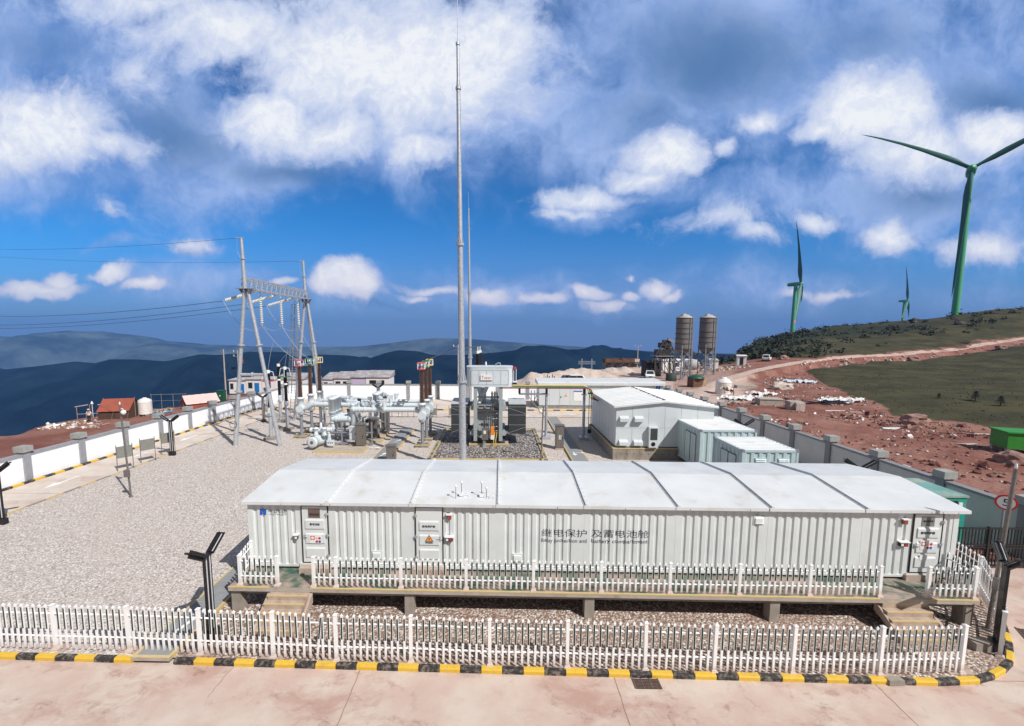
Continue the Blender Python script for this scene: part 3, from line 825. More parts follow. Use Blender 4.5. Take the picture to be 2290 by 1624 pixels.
LP = [14.9, 18.4] + [21.95 + 3.56 * i for i in range(11)]
wall_run('perimeter_wall', 'white rendered wall with grey pillars along the service road, facing the sun', -28.25, .24, LP, 1.72, [M_wallwhite, M_pillar], 'y', -1, (12.8, 59.3))
wall_run('perimeter_wall', 'white rendered wall with grey pillars closing the far end of the yard', 59.3, .24, [-28 + 4.03 * i for i in range(1, 10)], 2.02, [M_wallwhite, M_pillar], 'x', 1, (-28.2, 21.9))
RP = [17.65, 21.1, 24.8, 28.35, 31.85, 35.45, 38.9, 42.3, 45.9, 49.3, 52.3, 55.7, 59.2]
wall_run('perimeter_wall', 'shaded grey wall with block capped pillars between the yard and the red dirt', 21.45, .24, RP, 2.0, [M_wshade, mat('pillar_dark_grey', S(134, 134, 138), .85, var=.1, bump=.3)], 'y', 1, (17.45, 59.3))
# ------------------------------------------------------------------ picket fences
def post_mb(h, w=.088, base=True):
    m = MB()
    m.box((0, 0, h / 2), (w, w, h))
    m.box((0, 0, h + .012), (w + .02, w + .02, .024))
    m.add([(-w / 2 - .008, -w / 2 - .008, h + .024), (w / 2 + .008, -w / 2 - .008, h + .024), (w / 2 + .008, w / 2 + .008, h + .024), (-w / 2 - .008, w / 2 + .008, h + .024), (0, 0, h + .055)],
          [(0, 1, 4), (1, 2, 4), (2, 3, 4), (3, 0, 4)])
    if base:
        m.box((0, 0, .02), (w + .09, w + .09, .04)); m.box((0, 0, .055), (w + .05, w + .05, .03))
    return m
def picket_mb(h0, h1, w=.058, t=.03):
    m = MB()
    m.b2(-w / 2, w / 2, -t / 2, t / 2, h0, h1)
    m.box((0, 0, h1 + .008), (w + .012, t + .012, .016))
    a, b = w / 2 + .006, t / 2 + .006
    m.add([(-a, -b, h1 + .016), (a, -b, h1 + .016), (a, b, h1 + .016), (-a, b, h1 + .016), (0, 0, h1 + .075)], [(0, 1, 4), (1, 2, 4), (2, 3, 4), (3, 0, 4)])
    zm = h0 + (h1 - h0) * .47
    for sgn in (-1, 1): m.b2(-w * .36, w * .36, sgn * (t / 2 - .004), sgn * (t / 2 + .004), zm, h1 - .035, 1)
    return m
POST_H = {}
def fence(label, pts, zb, h, group=None, pitch=.168, crooked=None, base=True, name='picket_fence'):
    """posts at the given points, two rails and pickets between them; pickets past 100 go in one mesh"""
    k = (round(h, 3), base)
    if k not in POST_H:
        POST_H[k] = (post_mb(h - .03, base=base).mesh('post', M_pvc), picket_mb(.06, h - .05).mesh('picket', [M_pvc, M_pvcgreen]))
    pme, kme = POST_H[k]
    mid = pts[len(pts) // 2]
    T = thing(name, label, 'fence', (mid[0], mid[1], zb), group)
    org = Vector((mid[0], mid[1], zb))
    n = 0
    allp = []
    for i, p in enumerate(pts):
        d = Vector((*(pts[min(i + 1, len(pts) - 1)]), 0)) - Vector((*(pts[max(i - 1, 0)]), 0))
        o = mesh_child(T, 'post', pme)
        o.location = Vector((p[0], p[1], zb)) - org
        o.rotation_euler = (random.gauss(0, .007), random.gauss(0, .007), atan2(d.y, d.x))
    for a, b in zip(pts[:-1], pts[1:]):
        A, B = Vector((*a, zb)), Vector((*b, zb))
        d = (B - A); L = d.length; d.normalize()
        for z in (.30 * h, .80 * h):
            m = MB(); m.tube(A + d * .05 + Vector((0, 0, z)), B - d * .05 + Vector((0, 0, z)), .024, n=8)
            part(T, 'rail', m, M_pvc)
        k_ = max(1, round((L - .1) / pitch) - 1)
        for i in range(k_):
            q = A + d * (L * (i + 1) / (k_ + 1))
            allp.append((q, atan2(d.y, d.x)))
    allp.sort(key=lambda s: s[0].x ** 2 + s[0].y ** 2)
    rest = MB()
    src = picket_mb(.06, h - .05)
    for i, (q, an) in enumerate(allp):
        q = q + Vector((sin(an), -cos(an), 0)) * .028
        tilt = random.gauss(0, .009)
        if crooked and abs(q.x - crooked) < pitch * .5: tilt = .12; crooked = None
        if i < 98:
            o = mesh_child(T, 'picket', kme)
            o.location = q - org
            o.rotation_euler = (random.gauss(0, .008), tilt, an)
        else:
            R = Matrix.Rotation(an, 3, 'Z')
            ov = len(rest.v)
            rest.v += [tuple(q + R @ Vector(v)) for v in src.v]
            rest.f += [[j + ov for j in f] for f in src.f]; rest.mi += src.mi; rest.sm += src.sm
    if rest.v:
        o = part(T, 'picket', rest, [M_pvc, M_pvcgreen])
        o['kind'] = 'stuff'
    return T
FP = [(-18.9, 11.63), (-16.75, 11.6), (-14.6, 11.57), (-12.5, 11.53), (-10.35, 11.5), (-8.27, 11.42), (-6.17, 11.34), (-4.37, 11.26), (-2.31, 11.24), (-.15, 11.16), (1.94, 11.14), (4.02, 11.1), (5.83, 11.06), (7.89, 11.05), (10.18, 11.06), (12.40, 11.16)]
fence('long low white picket fence behind the striped front kerb, in front of the cabin', FP, 0., 1.36, crooked=-4.9)
fb = MB()
for p in FP: fb.b2(p[0] - .34, p[0] + .34, p[1] - .085, p[1] + .2, 0, .022)
struct('fence_footings', fb, M_step)
fence('white picket fence curving along the roadside behind the lamp at the kerb corner', [(14.1, 11.76), (15.45, 13.1), (16.75, 14.85), (17.15, 16.6), (17.1, 18.5)], 0., 1.36)
# ------------------------------------------------------------------ relay cabin (frame turned slightly, as its eaves show)
AL = RAD(-.62)
CO = Vector((-8.42, 14.37, 0))
CL = 23.45                                                    # length
def cp(x, y, z=0): return Vector((CO.x + x, CO.y + y, z))
CAB = thing('equipment_cabin', 'long white ribbed equipment cabin with a sectioned low roof standing on the concrete deck', 'cabin', CO, None, AL)
seams = [0.0] + [(v + 8.42) * CL / 23.55 for v in (-5.62, -2.78, .12, 3.02, 6.03, 9.05, 12.1)] + [CL]
doors = [(1.86, 2.72), (5.74, 6.62), (22.05, 22.93)]
def flat_here(x):
    if any(abs(x - s) < .17 for s in seams): return True
    return any(a - .1 < x < b + .1 for a, b in doors)
prof = [(0., 0.)]
x = .17
while x < CL - .2:
    if flat_here(x) or flat_here(x + .2):
        prof.append((x, 0.)); x += .05; continue
    prof += [(x, 0.), (x + .035, .042), (x + .1, .042), (x + .135, 0.)]
    x += .262
prof.append((CL, 0.))
prof = sorted(prof)
def corr(mb, P, axis, z0, z1, base):
    """ribbed sheet: P = (distance, depth) pairs"""
    vs = []
    for d, q in P:
        for z in (z0, z1): vs.append(base(d, q, z))
    mb.add(vs, [(2 * i, 2 * i + 2, 2 * i + 3, 2 * i + 1) for i in range(len(P) - 1)])
m = MB()
ZB, ZT = 1.0, 3.24
pr = [(a, b) for a, b in prof]
corr(m, pr, 'x', ZB, ZT, lambda d, q, z: cp(d, q, z))
part(CAB, 'front_wall', m, M_cab)
CD = 4.85
m = MB()
sp_ = [(0, 0)]
x = .15
while x < CD - .2: sp_ += [(x, 0), (x + .045, .045), (x + .105, .045), (x + .15, 0)]; x += .262
sp_.append((CD, 0))
corr(m, sp_, 'y', ZB, ZT, lambda d, q, z: cp(q, d, z)); part(CAB, 'side_wall', m, M_cab)
m = MB(); corr(m, sp_, 'y', ZB, ZT, lambda d, q, z: cp(CL - q, d, z)); part(CAB, 'side_wall', m, M_cab)
m = MB(); corr(m, [(a, b) for a, b in prof], 'x', ZB, ZT, lambda d, q, z: cp(d, CD - q, z)); part(CAB, 'back_wall', m, M_cab)
m = MB()
for x0 in (0, CL - .14):
    m = MB(); m.b2(CO.x + x0 - .012, CO.x + x0 + .152, CO.y - .012, CO.y + .1, ZB, ZT)
    part(CAB, 'corner_post', m, M_cab)
for s in seams[1:-1]:
    m = MB(); m.b2(CO.x + s - .008, CO.x + s + .008, CO.y - .004, CO.y + .02, ZB, ZT, 0)
    part(CAB, 'module_joint', m, M_cab)
m = MB(); m.b2(CO.x + .02, CO.x + CL - .02, CO.y + .05, CO.y + CD - .05, .9, ZB, 0)
m.b2(CO.x - .01, CO.x + CL + .01, CO.y - .01, CO.y + .06, ZB - .005, ZB + .07, 1)
part(CAB, 'base_frame', m, [M_darksteel, M_cab])
# roof
for a, b in zip(seams[:-1], seams[1:]):
    x0, x1 = a - (.14 if a == 0 else -.003), b + (.22 if b == CL else -.003)
    m = MB()
    e0, rd, e1 = -.16, CD / 2 + .02, CD + .16
    pts = [cp(x0, e0, 3.235), cp(x0, e0, 3.335), cp(x0, rd, 3.62), cp(x0, e1, 3.335), cp(x0, e1, 3.235)]
    m.extr(pts, (x1 - x0, 0, 0))
    part(CAB, 'roof_panel', m, M_roof)
for s in seams[1:-1]:
    m = MB()
    e0, rd, e1 = -.175, CD / 2 + .02, CD + .17
    for w_, h0, h1 in ((.16, -.01, .018), (.055, .018, .075)):
        m.extr([cp(s - w_ / 2, e0, 3.335 + h0), cp(s - w_ / 2, e0, 3.335 + h1), cp(s - w_ / 2, rd, 3.62 + h1), cp(s - w_ / 2, e1, 3.335 + h1), cp(s - w_ / 2, e1, 3.335 + h0), cp(s - w_ / 2, rd, 3.62 + h0)], (w_, 0, 0))
    m.b2(CO.x + s - .08, CO.x + s + .08, CO.y - .178, CO.y - .158, 3.24, 3.345)
    part(CAB, 'roof_seam', m, M_roof)
# doors
def cabin_door(x0, x1, hinge, upper, sign, z0=1.18, z1=3.16):
    m = MB()
    X0, X1, Y = CO.x + x0, CO.x + x1, CO.y
    m.b2(X0, X1, Y - .03, Y + .03, z0, z1)
    D_ = part(CAB, 'door', m, M_cab)
    m = MB()
    for a, b, c, d in ((X0 - .035, X0, z0 - .03, z1 + .03), (X1, X1 + .035, z0 - .03, z1 + .03)): m.b2(a, b, Y - .036, Y + .02, c, d)
    m.b2(X0, X1, Y - .036, Y + .02, z1, z1 + .035); m.b2(X0, X1, Y - .036, Y + .02, z0 - .035, z0)
    part(D_, 'door_seal', m, M_black)
    m = MB()
    w = X1 - X0
    for zc, hh in ((2.52, .38), (2.02, .40), (1.52, .40)):
        # pressed panel: raised edge with sloped top and bottom
        m.extr([(X0 + w * .13, Y - .03, zc - hh / 2), (X0 + w * .13, Y - .06, zc - hh / 2 + .05), (X0 + w * .13, Y - .06, zc + hh / 2 - .05), (X0 + w * .13, Y - .03, zc + hh / 2)], (w * .74, 0, 0))
    part(D_, 'pressed_panel', m, M_cab)
    hx = X0 if hinge < 0 else X1
    for zc in (1.42, 2.15, 2.9):
        m = MB(); m.b2(hx - .05, hx + .05, Y - .075, Y - .037, zc - .03, zc + .03); m.tube((hx, Y - .07, zc - .07), (hx, Y - .07, zc + .07), .018, n=8)
        part(D_, 'hinge', m, M_galv)
    lx = X1 - .07 if hinge < 0 else X0 + .07
    m = MB(); m.b2(lx - .025, lx + .025, Y - .05, Y - .03, 2.0, 2.16); m.bar((lx, Y - .07, 2.1), (lx + (.11 if hinge > 0 else -.11), Y - .07, 2.07), .022); m.tube((lx, Y - .075, 2.1), (lx, Y - .03, 2.1), .014, n=8)
    part(D_, 'handle', m, M_galv)
    if upper:
        m = MB(); m.b2(X0 + .22, X0 + .62, Y - .042, Y - .031, 2.76, 3.07); part(D_, 'name_plate', m, upper)
        if upper is M_plate:
            part(D_, 'lettering', text_mb('蓄电池室', .08, (X0 + .27, Y - .044, 2.84), width=.31), M_txtblack)
        else:
            part(D_, 'lettering', text_mb('继电保护室', .08, (X0 + .26, Y - .044, 2.9), width=.32), M_txtblack)
    return D_, X0, Y
D1, X0, Y0 = cabin_door(*doors[0], 1, M_plate, 1)
part(D1, 'lettering', text_mb('蓄电池舱', .1, (X0 + .27, Y0 - .066, 2.5), width=.34), M_txt)
def safety_sheet(D_, X, Y, z):
    m = MB(); m.b2(X, X + .41, Y - .068, Y - .061, z, z + .31)
    sh = part(D_, 'safety_notice', m, M_white)
    m = MB(); m.b2(X + .03, X + .17, Y - .071, Y - .067, z + .12, z + .26)
    part(sh, 'red_square', m, M_red)
    m = MB(); m.tube((X + .1, Y - .073, z + .19), (X + .1, Y - .066, z + .19), .05, n=16); part(sh, 'white_disc', m, M_white)
    for i, (dx, dz, mm, sq) in enumerate(((.24, .18, M_orsign, 3), (.34, .18, M_red, 16), (.24, .06, M_red, 16), (.34, .06, M_logoblue, 16))):
        m = MB(); m.tube((X + dx, Y - .072, z + dz), (X + dx, Y - .066, z + dz), .045, n=sq); part(sh, 'pictogram', m, mm)
safety_sheet(D1, X0 + .25, Y0, 1.87)
D2, X0, Y0 = cabin_door(*doors[1], -1, None, 2)
part(D2, 'lettering', text_mb('继电保护舱', .1, (X0 + .21, Y0 - .066, 2.48), width=.44), M_txt)
m = MB()
c_ = Vector((X0 + .44, 0, 2.11))
m.extr([(c_.x - .14, Y0 - .064, 1.99), (c_.x + .14, Y0 - .064, 1.99), (c_.x, Y0 - .064, 2.23)], (0, -.005, 0))
tri = part(D2, 'warning_triangle', m, M_black)
m = MB(); m.extr([(c_.x - .112, Y0 - .069, 2.006), (c_.x + .112, Y0 - .069, 2.006), (c_.x, Y0 - .069, 2.198)], (0, -.003, 0)); part(tri, 'orange_field', m, M_orsign)
m = MB(); m.extr([(c_.x + .012, Y0 - .072, 2.15), (c_.x - .03, Y0 - .072, 2.085), (c_.x - .003, Y0 - .072, 2.085), (c_.x - .014, Y0 - .072, 2.03), (c_.x + .03, Y0 - .072, 2.1), (c_.x + .004, Y0 - .072, 2.1)], (0, -.002, 0)); part(tri, 'lightning_bolt', m, M_black)
part(D2, 'lettering', text_mb('有电危险', .06, (X0 + .31, Y0 - .066, 1.92), width=.25), M_txt)
D3, X0, Y0 = cabin_door(*doors[2], 1, M_greybin, 3)
part(D3, 'lettering', text_mb('继电保护舱', .1, (X0 + .2, Y0 - .066, 2.5), width=.45), M_txt)
safety_sheet(D3, X0 + .22, Y0, 1.98)
m = MB(); m.b2(X0 + .24, X0 + .5, Y0 - .068, Y0 - .061, 1.62, 1.8); part(D3, 'paper_notice', m, M_white)
# lettering painted on the ribs: cut along every rib edge and pressed onto the sheet
def ribbed_text(body, x0, x1, z0, z1, m_, name='lettering'):
    t_ = text_mb(body, 1., (CO.x + x0, CO.y, z0), width=x1 - x0, height=z1 - z0, depth=0, bold=.006 if body.isascii() else 0.)
    bm = bmesh.new()
    vv = [bm.verts.new(v) for v in t_.v]
    for f in t_.f:
        try: bm.faces.new([vv[i] for i in f])
        except ValueError: pass
    for d, q in prof:
        if x0 - .02 < d < x1 + .02:
            bmesh.ops.bisect_plane(bm, geom=bm.verts[:] + bm.edges[:] + bm.faces[:], plane_co=(CO.x + d, 0, 0), plane_no=(1, 0, 0), dist=1e-5)
    xs, qs = [p[0] for p in prof], [p[1] for p in prof]
    o_ = MB()
    bm.verts.index_update()
    o_.add([(v.co.x, CO.y + float(np.interp(v.co.x - CO.x, xs, qs)) - .004, v.co.z) for v in bm.verts], [tuple(v.index for v in f.verts) for f in bm.faces])
    bm.free()
    part(CAB, name, o_, m_)
ribbed_text('继电保护', 9.95, 11.46, 2.19, 2.46, M_txt)
ribbed_text('及蓄电池舱', 11.62, 13.52, 2.19, 2.46, M_txt)
ribbed_text('Relay protection and', 9.95, 11.46, 1.955, 2.13, M_txt)
ribbed_text('battery compartment', 11.62, 13.5, 1.955, 2.13, M_txt)
ribbed_text('中国华能', .70, 1.29, 2.87, 3.0, M_txt)
ribbed_text('CHINA HUANENG', .70, 1.29, 2.805, 2.85, M_txt)
m = MB()
for x0, sgn in ((.40, 1), (.53, 1)):
    m.extr([cp(x0, -.006, 2.82), cp(x0 + .09, -.006, 2.82), cp(x0 + .105, -.006, 3.02), cp(x0 + .015, -.006, 3.02)], (0, -.003, 0))
m.extr([cp(.47, -.0065, 2.90), cp(.56, -.0065, 2.92), cp(.565, -.0065, 2.95), cp(.48, -.0065, 2.94)], (0, -.003, 0))
part(CAB, 'blue_emblem', m, M_logoblue)
def louvre(x, z, w=.36, h=.30):
    m = MB(); m.b2(CO.x + x, CO.x + x + w, CO.y - .02, CO.y + .03, z, z + h)
    v_ = part(CAB, 'vent', m, M_cab)
    m = MB()
    for i in range(5):
        zz = z + .06 + i * (h - .1) / 5
        m.extr([cp(x + .05, -.02, zz), cp(x + .05, -.055, zz - .012), cp(x + .05, -.05, zz), cp(x + .05, -.02, zz + .035)], (w - .1, 0, 0))
    part(v_, 'louvre', m, M_cab)
louvre(4.2, 1.31); louvre(8.98, 1.29); louvre(16.9, 2.72)
def wall_lamp(x, z, red):
    m = MB(); m.b2(CO.x + x, CO.x + x + (.32 if red else .17), CO.y - .14, CO.y, z, z + .03)
    l_ = part(CAB, 'lamp_hood', m, M_white)
    m = MB(); m.b2(CO.x + x + .03, CO.x + x + (.28 if red else .14), CO.y - .10, CO.y, z - .14, z); part(l_, 'lamp_box', m, M_black)
    m = MB(); m.b2(CO.x + x + .05, CO.x + x + .13, CO.y - .11, CO.y - .099, z - .12, z - .03); part(l_, 'lens', m, M_white)
    if red:
        m = MB(); m.b2(CO.x + x + .17, CO.x + x + .25, CO.y - .11, CO.y - .099, z - .11, z - .05); part(l_, 'red_button', m, M_red)
def alarm(x, z):
    m = MB(); m.b2(CO.x + x, CO.x + x + .2, CO.y - .12, CO.y, z, z + .03)
    l_ = part(CAB, 'alarm_hood', m, M_white)
    m = MB(); m.b2(CO.x + x + .03, CO.x + x + .17, CO.y - .09, CO.y, z - .15, z); part(l_, 'alarm_box', m, M_plate)
    m = MB(); m.b2(CO.x + x + .06, CO.x + x + .14, CO.y - .10, CO.y - .089, z - .1, z - .04); part(l_, 'beacon', m, M_red)
wall_lamp(1.56, 2.15, False); wall_lamp(6.7, 2.16, True); wall_lamp(21.58, 2.22, True)
alarm(6.76, 2.93); alarm(21.62, 2.98)
m = MB(); m.b2(CO.x + 1.72, CO.x + 2.86, CO.y - .05, CO.y + .02, ZB, 1.14); m.b2(CO.x + 5.6, CO.x + 6.76, CO.y - .05, CO.y + .02, ZB, 1.14); m.b2(CO.x + 21.95, CO.x + 23.05, CO.y - .05, CO.y + .02, ZB, 1.14)
part(CAB, 'door_sill', m, M_cab)
rs = random.Random(3)
m = MB()
for s_ in seams[1:-1]:
    for k in range(9):
        for dx in (-.065, .065):
            y = -.14 + k * .3; z = 3.335 + (y + .16) * .1105 + .018
            m.tube(cp(s_ + dx, y, z), cp(s_ + dx, y, z + .012), .012, n=6)
part(CAB, 'roof_bolts', m, M_galvdull)['kind'] = 'stuff'
m = MB()
for i in range(26):
    x = rs.choice(seams[1:-1] + [.1, CL - .1]) + rs.uniform(-.1, .1) if rs.random() < .6 else rs.uniform(.2, CL - .2)
    L = rs.uniform(.05, .35); w_ = rs.uniform(.006, .016); z = 3.30 - rs.uniform(0, .03)
    yy = CO.y - .1633
    m.add([(CO.x + x - w_, yy, z), (CO.x + x + w_, yy, z), (CO.x + x + w_ * .4, yy, z - min(L, .06)), (CO.x + x - w_ * .5, yy, z - min(L, .055))], [(0, 1, 2, 3)])
part(CAB, 'rust_runs', m, mat('rust_stain', S(150, 104, 78), .9, var=.2))['kind'] = 'stuff'
# antennas on the roof
def antenna(x, y, h, label, box=True, loop=True):
    z = 3.36 + (y + .16) * .115
    T = thing('antenna', label, 'antenna', cp(x, y, z), 'small ball tipped antennas on the cabin roof')
    b = ORG[T.name]
    m = MB(); m.tube(b, b + Vector((0, 0, h)), .009, n=8); part(T, 'rod', m, M_darksteel)
    m = MB(); m.lathe([(.002, -.035), (.04, -.02), (.05, 0), (.04, .025), (.015, .045)], b + Vector((0, 0, h)), 12); part(T, 'tip', m, M_white)
    if box:
        m = MB(); m.box(b + Vector((0, 0, .06)), (.14, .12, .12)); part(T, 'foot_box', m, M_white)
    if loop:
        m = MB(); m.path([b + Vector((.1 + .09 * (1 - cos(a)), -.02, .1 * sin(a) + .01)) for a in np.linspace(0, pi, 9)], .012, 6); part(T, 'cable_loop', m, M_white)
antenna(7.06, .16, .42, 'leftmost of the four small ball tipped antennas on the cabin roof', False, False)
antenna(7.24, .34, .48, 'taller antenna with a white foot box beside the leftmost antenna on the cabin roof')
antenna(7.93, .30, .5, 'tallest antenna with a white foot box, further along the cabin roof')
antenna(8.1, .18, .36, 'last small antenna in the row on the cabin roof', False, True)
# ------------------------------------------------------------------ raised deck, steps
DK = thing('concrete_deck', 'raised concrete deck on short columns with worn green paint under the cabin', 'deck', CO, None, AL)
m = MB()
y0, y1 = -1.13, CD + .4
m.b2(CO.x - .12, CO.x + CL - .2, CO.y + y0, CO.y + y1, .76, .9, 0)
m.b2(CO.x - .11, CO.x + CL - .21, CO.y + y0 + .01, CO.y + y1, .9, .9025, 1)
DKS = part(DK, 'slab', m, [M_concpale, M_greendeck])
m = MB(); m.b2(CO.x - .125, CO.x + 1.2, CO.y + y0 - .005, CO.y + y0 + .05, .865, .905); m.b2(CO.x + 2.56, CO.x + 20.25, CO.y + y0 - .005, CO.y + y0 + .05, .865, .905); m.b2(CO.x + 21.72, CO.x + CL - .2, CO.y + y0 - .005, CO.y + y0 + .05, .865, .905)
part(DK, 'edge_line', m, M_yelpale)
for x in (.06, 5.68, 11.4, 17.15, 23.0):
    for y in (-.86, 2.2, 4.9):
        m = MB(); m.b2(CO.x + x - .15, CO.x + x + .15, CO.y + y - .17, CO.y + y + .17, -.05, .76)
        part(DK, 'column', m, M_conc)
m = MB()
for y in (-.72, 2.2, 4.9): m.b2(CO.x, CO.x + CL - .3, CO.y + y - .1, CO.y + y + .1, .5, .758)
part(DK, 'beam', m, M_conc)
m = MB(); m.b2(CO.x + .3, CO.x + CL - .5, CO.y + 2.32, CO.y + 2.5, -.05, .759); part(DK, 'crosswall', m, M_conc)
def stairs(x0, x1, label):
    T = thing('concrete_steps', label, 'steps', cp((x0 + x1) / 2, -1.13, 0), 'steps up to the deck')
    n = 5; run = .205
    m = MB(); e = MB()
    for i in range(n):
        z = .75 - i * .15
        ya = CO.y - 1.135 - i * run
        m.b2(CO.x + x0 - .02 * i, CO.x + x1 - .02 * i, ya - run, ya, 0 if i > 2 else z - .32, z)
        e.b2(CO.x + x0 - .02 * i - .003, CO.x + x1 - .02 * i + .003, ya - run - .004, ya - run + .045, z - .035, z + .004)
    st = part(T, 'treads', m, M_step)
    part(T, 'nosing', e, M_yelpale)
    for xx in (x0 - .09, x1):
        m = MB(); m.extr([(CO.x + xx, CO.y - 1.136, .72), (CO.x + xx, CO.y - 1.136, .42), (CO.x + xx, CO.y - 1.136 - 5 * run, 0), (CO.x + xx, CO.y - 1.136 - 5 * run, .12)], (.09, 0, 0))
        part(T, 'stringer', m, M_step)
stairs(1.24, 2.5, 'five concrete steps with yellow nosings up to the battery room door')
stairs(20.32, 21.68, 'five concrete steps with yellow nosings up to the end door near the kerb corner')
def doorstep(x0, x1, label):
    m = MB(); m.b2(CO.x + x0, CO.x + x1, CO.y - .34, CO.y - .02, .9, 1.1)
    single('doorstep', m, M_step, label, 'step', cp((x0 + x1) / 2, -.2, .9))
doorstep(1.8, 2.8, 'muddy concrete doorstep below the battery room door')
doorstep(5.65, 6.75, 'muddy concrete doorstep below the door with the orange warning triangle')
doorstep(21.9, 22.95, 'concrete doorstep with holes below the end door of the cabin')
zd = .9
fence('short white picket fence on the deck corner before the battery room steps', [(-8.22, 13.38), (-7.0, 13.35)], zd, 1.0)
fence('very short white picket fence closing the deck end beside the grey cover slabs', [(-8.38, 14.35), (-8.24, 13.46)], zd, 1.0)
PFX = [W('8', 190, 1060, z=.9).x, W('8', 808, 1065, z=.9).x, W('8', 1435, 1078, z=.9).x, W('8', 2070, 1095, z=.9).x]
dp = [(-5.82, 13.33), (-5.09, 13.32), (-3.01, 13.3), (-.93, 13.27)] + [(x, 13.27 - .012 * (x + .9)) for x in PFX] + [(9.73, 13.17), (11.86, 13.15)]
fence('long white picket fence along the deck edge in front of the cabin', dp, zd, 1.0)
fence('short white picket fence on the deck beside the end door steps', [(13.31, 13.14), (14.67, 13.1)], zd, 1.0)
fence('white picket fence along the deck end near the speed limit sign', [(14.72, 13.2), (14.78, 14.9), (14.84, 16.9), (14.88, 18.9)], zd, 1.0)
# ------------------------------------------------------------------ Y shaped yard lamps
def lamp(loc, rz, label, h=2.62):
    T = thing('yard_lamp', label, 'lamp', loc, 'black Y shaped yard lamps')
    o = Vector(loc)
    P = lambda x, y, z: o + Vector((x, y, z))
    m = MB(); m.box(P(0, 0, .14), (.42, .22, .28)); part(T, 'base', m, M_black)
    m = MB()
    for x in (-.115, -.025, .025, .115): m.box(P(x, 0, (h + .28) / 2), (.045, .07, h - .28))
    for z in (.9, 1.9): m.box(P(0, 0, z), (.3, .05, .05))
    m.box(P(0, 0, h - .03), (.36, .12, .07))
    m.box(P(0, .02, (h + .28) / 2), (.27, .03, h - .28))
    part(T, 'pole', m, M_black)
    m = MB()
    for x in (-.07, .07): m.box(P(x, -.02, (h + .3) / 2), (.022, .05, h - .34))
    part(T, 'light_strip', m, M_led)
    for s in (-1, 1):
        a = P(s * .14, 0, h - .02); b = P(s * .64, 0, h + .34)
        m = MB(); d = (b - a)
        for y in (-.1, 0, .1): m.bar(a + Vector((0, y, 0)), b + Vector((0, y, 0)), .045, .04, 0, (0, 1, 0))
        m.bar(b + Vector((0, -.12, 0)), b + Vector((0, .12, 0)), .04, .04); m.bar(a + Vector((0, -.12, 0)), a + Vector((0, .12, 0)), .04, .04)
        m.bar(a - Vector((0, 0, .012)), b - Vector((0, 0, .012)), .22, .02, 0, (0, 1, 0))
        A_ = part(T, 'arm', m, M_black)
        m = MB()
        for y in (-.05, .05): m.bar(a + d * .06 + Vector((0, y, .004)), a + d * .95 + Vector((0, y, .004)), .03, .014, 0, (0, 1, 0))
        part(A_, 'light_strip', m, M_led)
    T.rotation_euler = (0, 0, rz)
    return T
L0 = lamp((-8.35, 12.05, 0), RAD(86), 'black Y shaped lamp nearest the front fence, beside the grey cover slabs')
pA, pB = W('4', 1570, 1187, z=2.6), W('5', 735, 1560, z=2.6)
for loc, rz, lab in (((-23.2, 19.6, 0), 0, 'black Y shaped lamp by the service road, cut off by the picture edge'),
                     ((-23.7, 31.3, 0), 0, 'black Y shaped lamp by the service road beside the grey framed boards'),
                     ((-23.3, 43.4, 0), 0, 'black Y shaped lamp behind the steel gantry legs near the wall corner'),
                     ((-13.9, 51.5, 0), RAD(20), 'small distant black Y shaped lamp in front of the far white wall'),
                     ((14.3, 12.05, 0), RAD(61), 'black Y shaped lamp inside the fence by the kerb corner, near the leaning pole'),
                     ((pA.x, pA.y, 0), RAD(-4), 'black Y shaped lamp behind the pale blue containers by the shaded wall'),
                     ((pB.x, pB.y, 0), RAD(-10), 'black Y shaped lamp showing only its arm tip above the cabin roof'),
                     ((19.2, 57.3, 0), RAD(0), 'black Y shaped lamp rising behind the long grey building at the back')):
    dup(L0, loc, lab, rz)
# ------------------------------------------------------------------ camera poles, framed boards
def cctv_pole(base, top, r, label, dome=True, box=None, side=1):
    T = thing('camera_pole', label, 'camera pole', base)
    b, t = Vector(base), Vector(top)
    m = MB(); m.tube(b, t, r, r * .9, 12); m.tube(b, b + Vector((0, 0, .03)), r * 2.2, n=12); part(T, 'pole', m, M_stain)
    m = MB(); m.lathe([(.02, 0), (.035, .04), (.035, .1), (.015, .16)], t, 10); part(T, 'finial', m, M_white)
    if dome:
        q = b + (t - b) * .95 if dome is True else dome
        c = q + Vector((side * .2, -.05, -.12))
        m = MB(); m.path([q, q + Vector((side * .1, -.03, .06)), c + Vector((0, 0, .12))], .022, 8); part(T, 'bracket', m, M_white)
        m = MB(); m.lathe([(.03, .1), (.11, .06), (.13, -.02), (.1, -.1), (.04, -.15)], c, 16); part(T, 'dome_camera', m, M_white)
    if box:
        m = MB(); m.box(b + (t - b) * box + Vector((0, -.09, 0)), (.24, .16, .36)); part(T, 'junction_box', m, M_stain)
cctv_pole((-20.02, 23.17, 0), (-20.2, 23.17, 5.1), .05, 'tall thin camera pole standing in the open gravel with a grey box halfway', True, .26)
tp = W('3', 1680, 870, Y=30.6)
cctv_pole((3.17, 30.6, 0), (tp.x, 30.6, tp.z), .05, 'slim camera pole at the corner of the transformer pit with a white dome', Vector((tp.x, 30.6, tp.z - .25)), None, -1)
tp = W('7', 1135, 130, Y=12.95)
cctv_pole((15.05, 12.95, 0), (tp.x, 12.95, tp.z), .055, 'leaning bare pole in front of the round speed limit sign', False, .3)
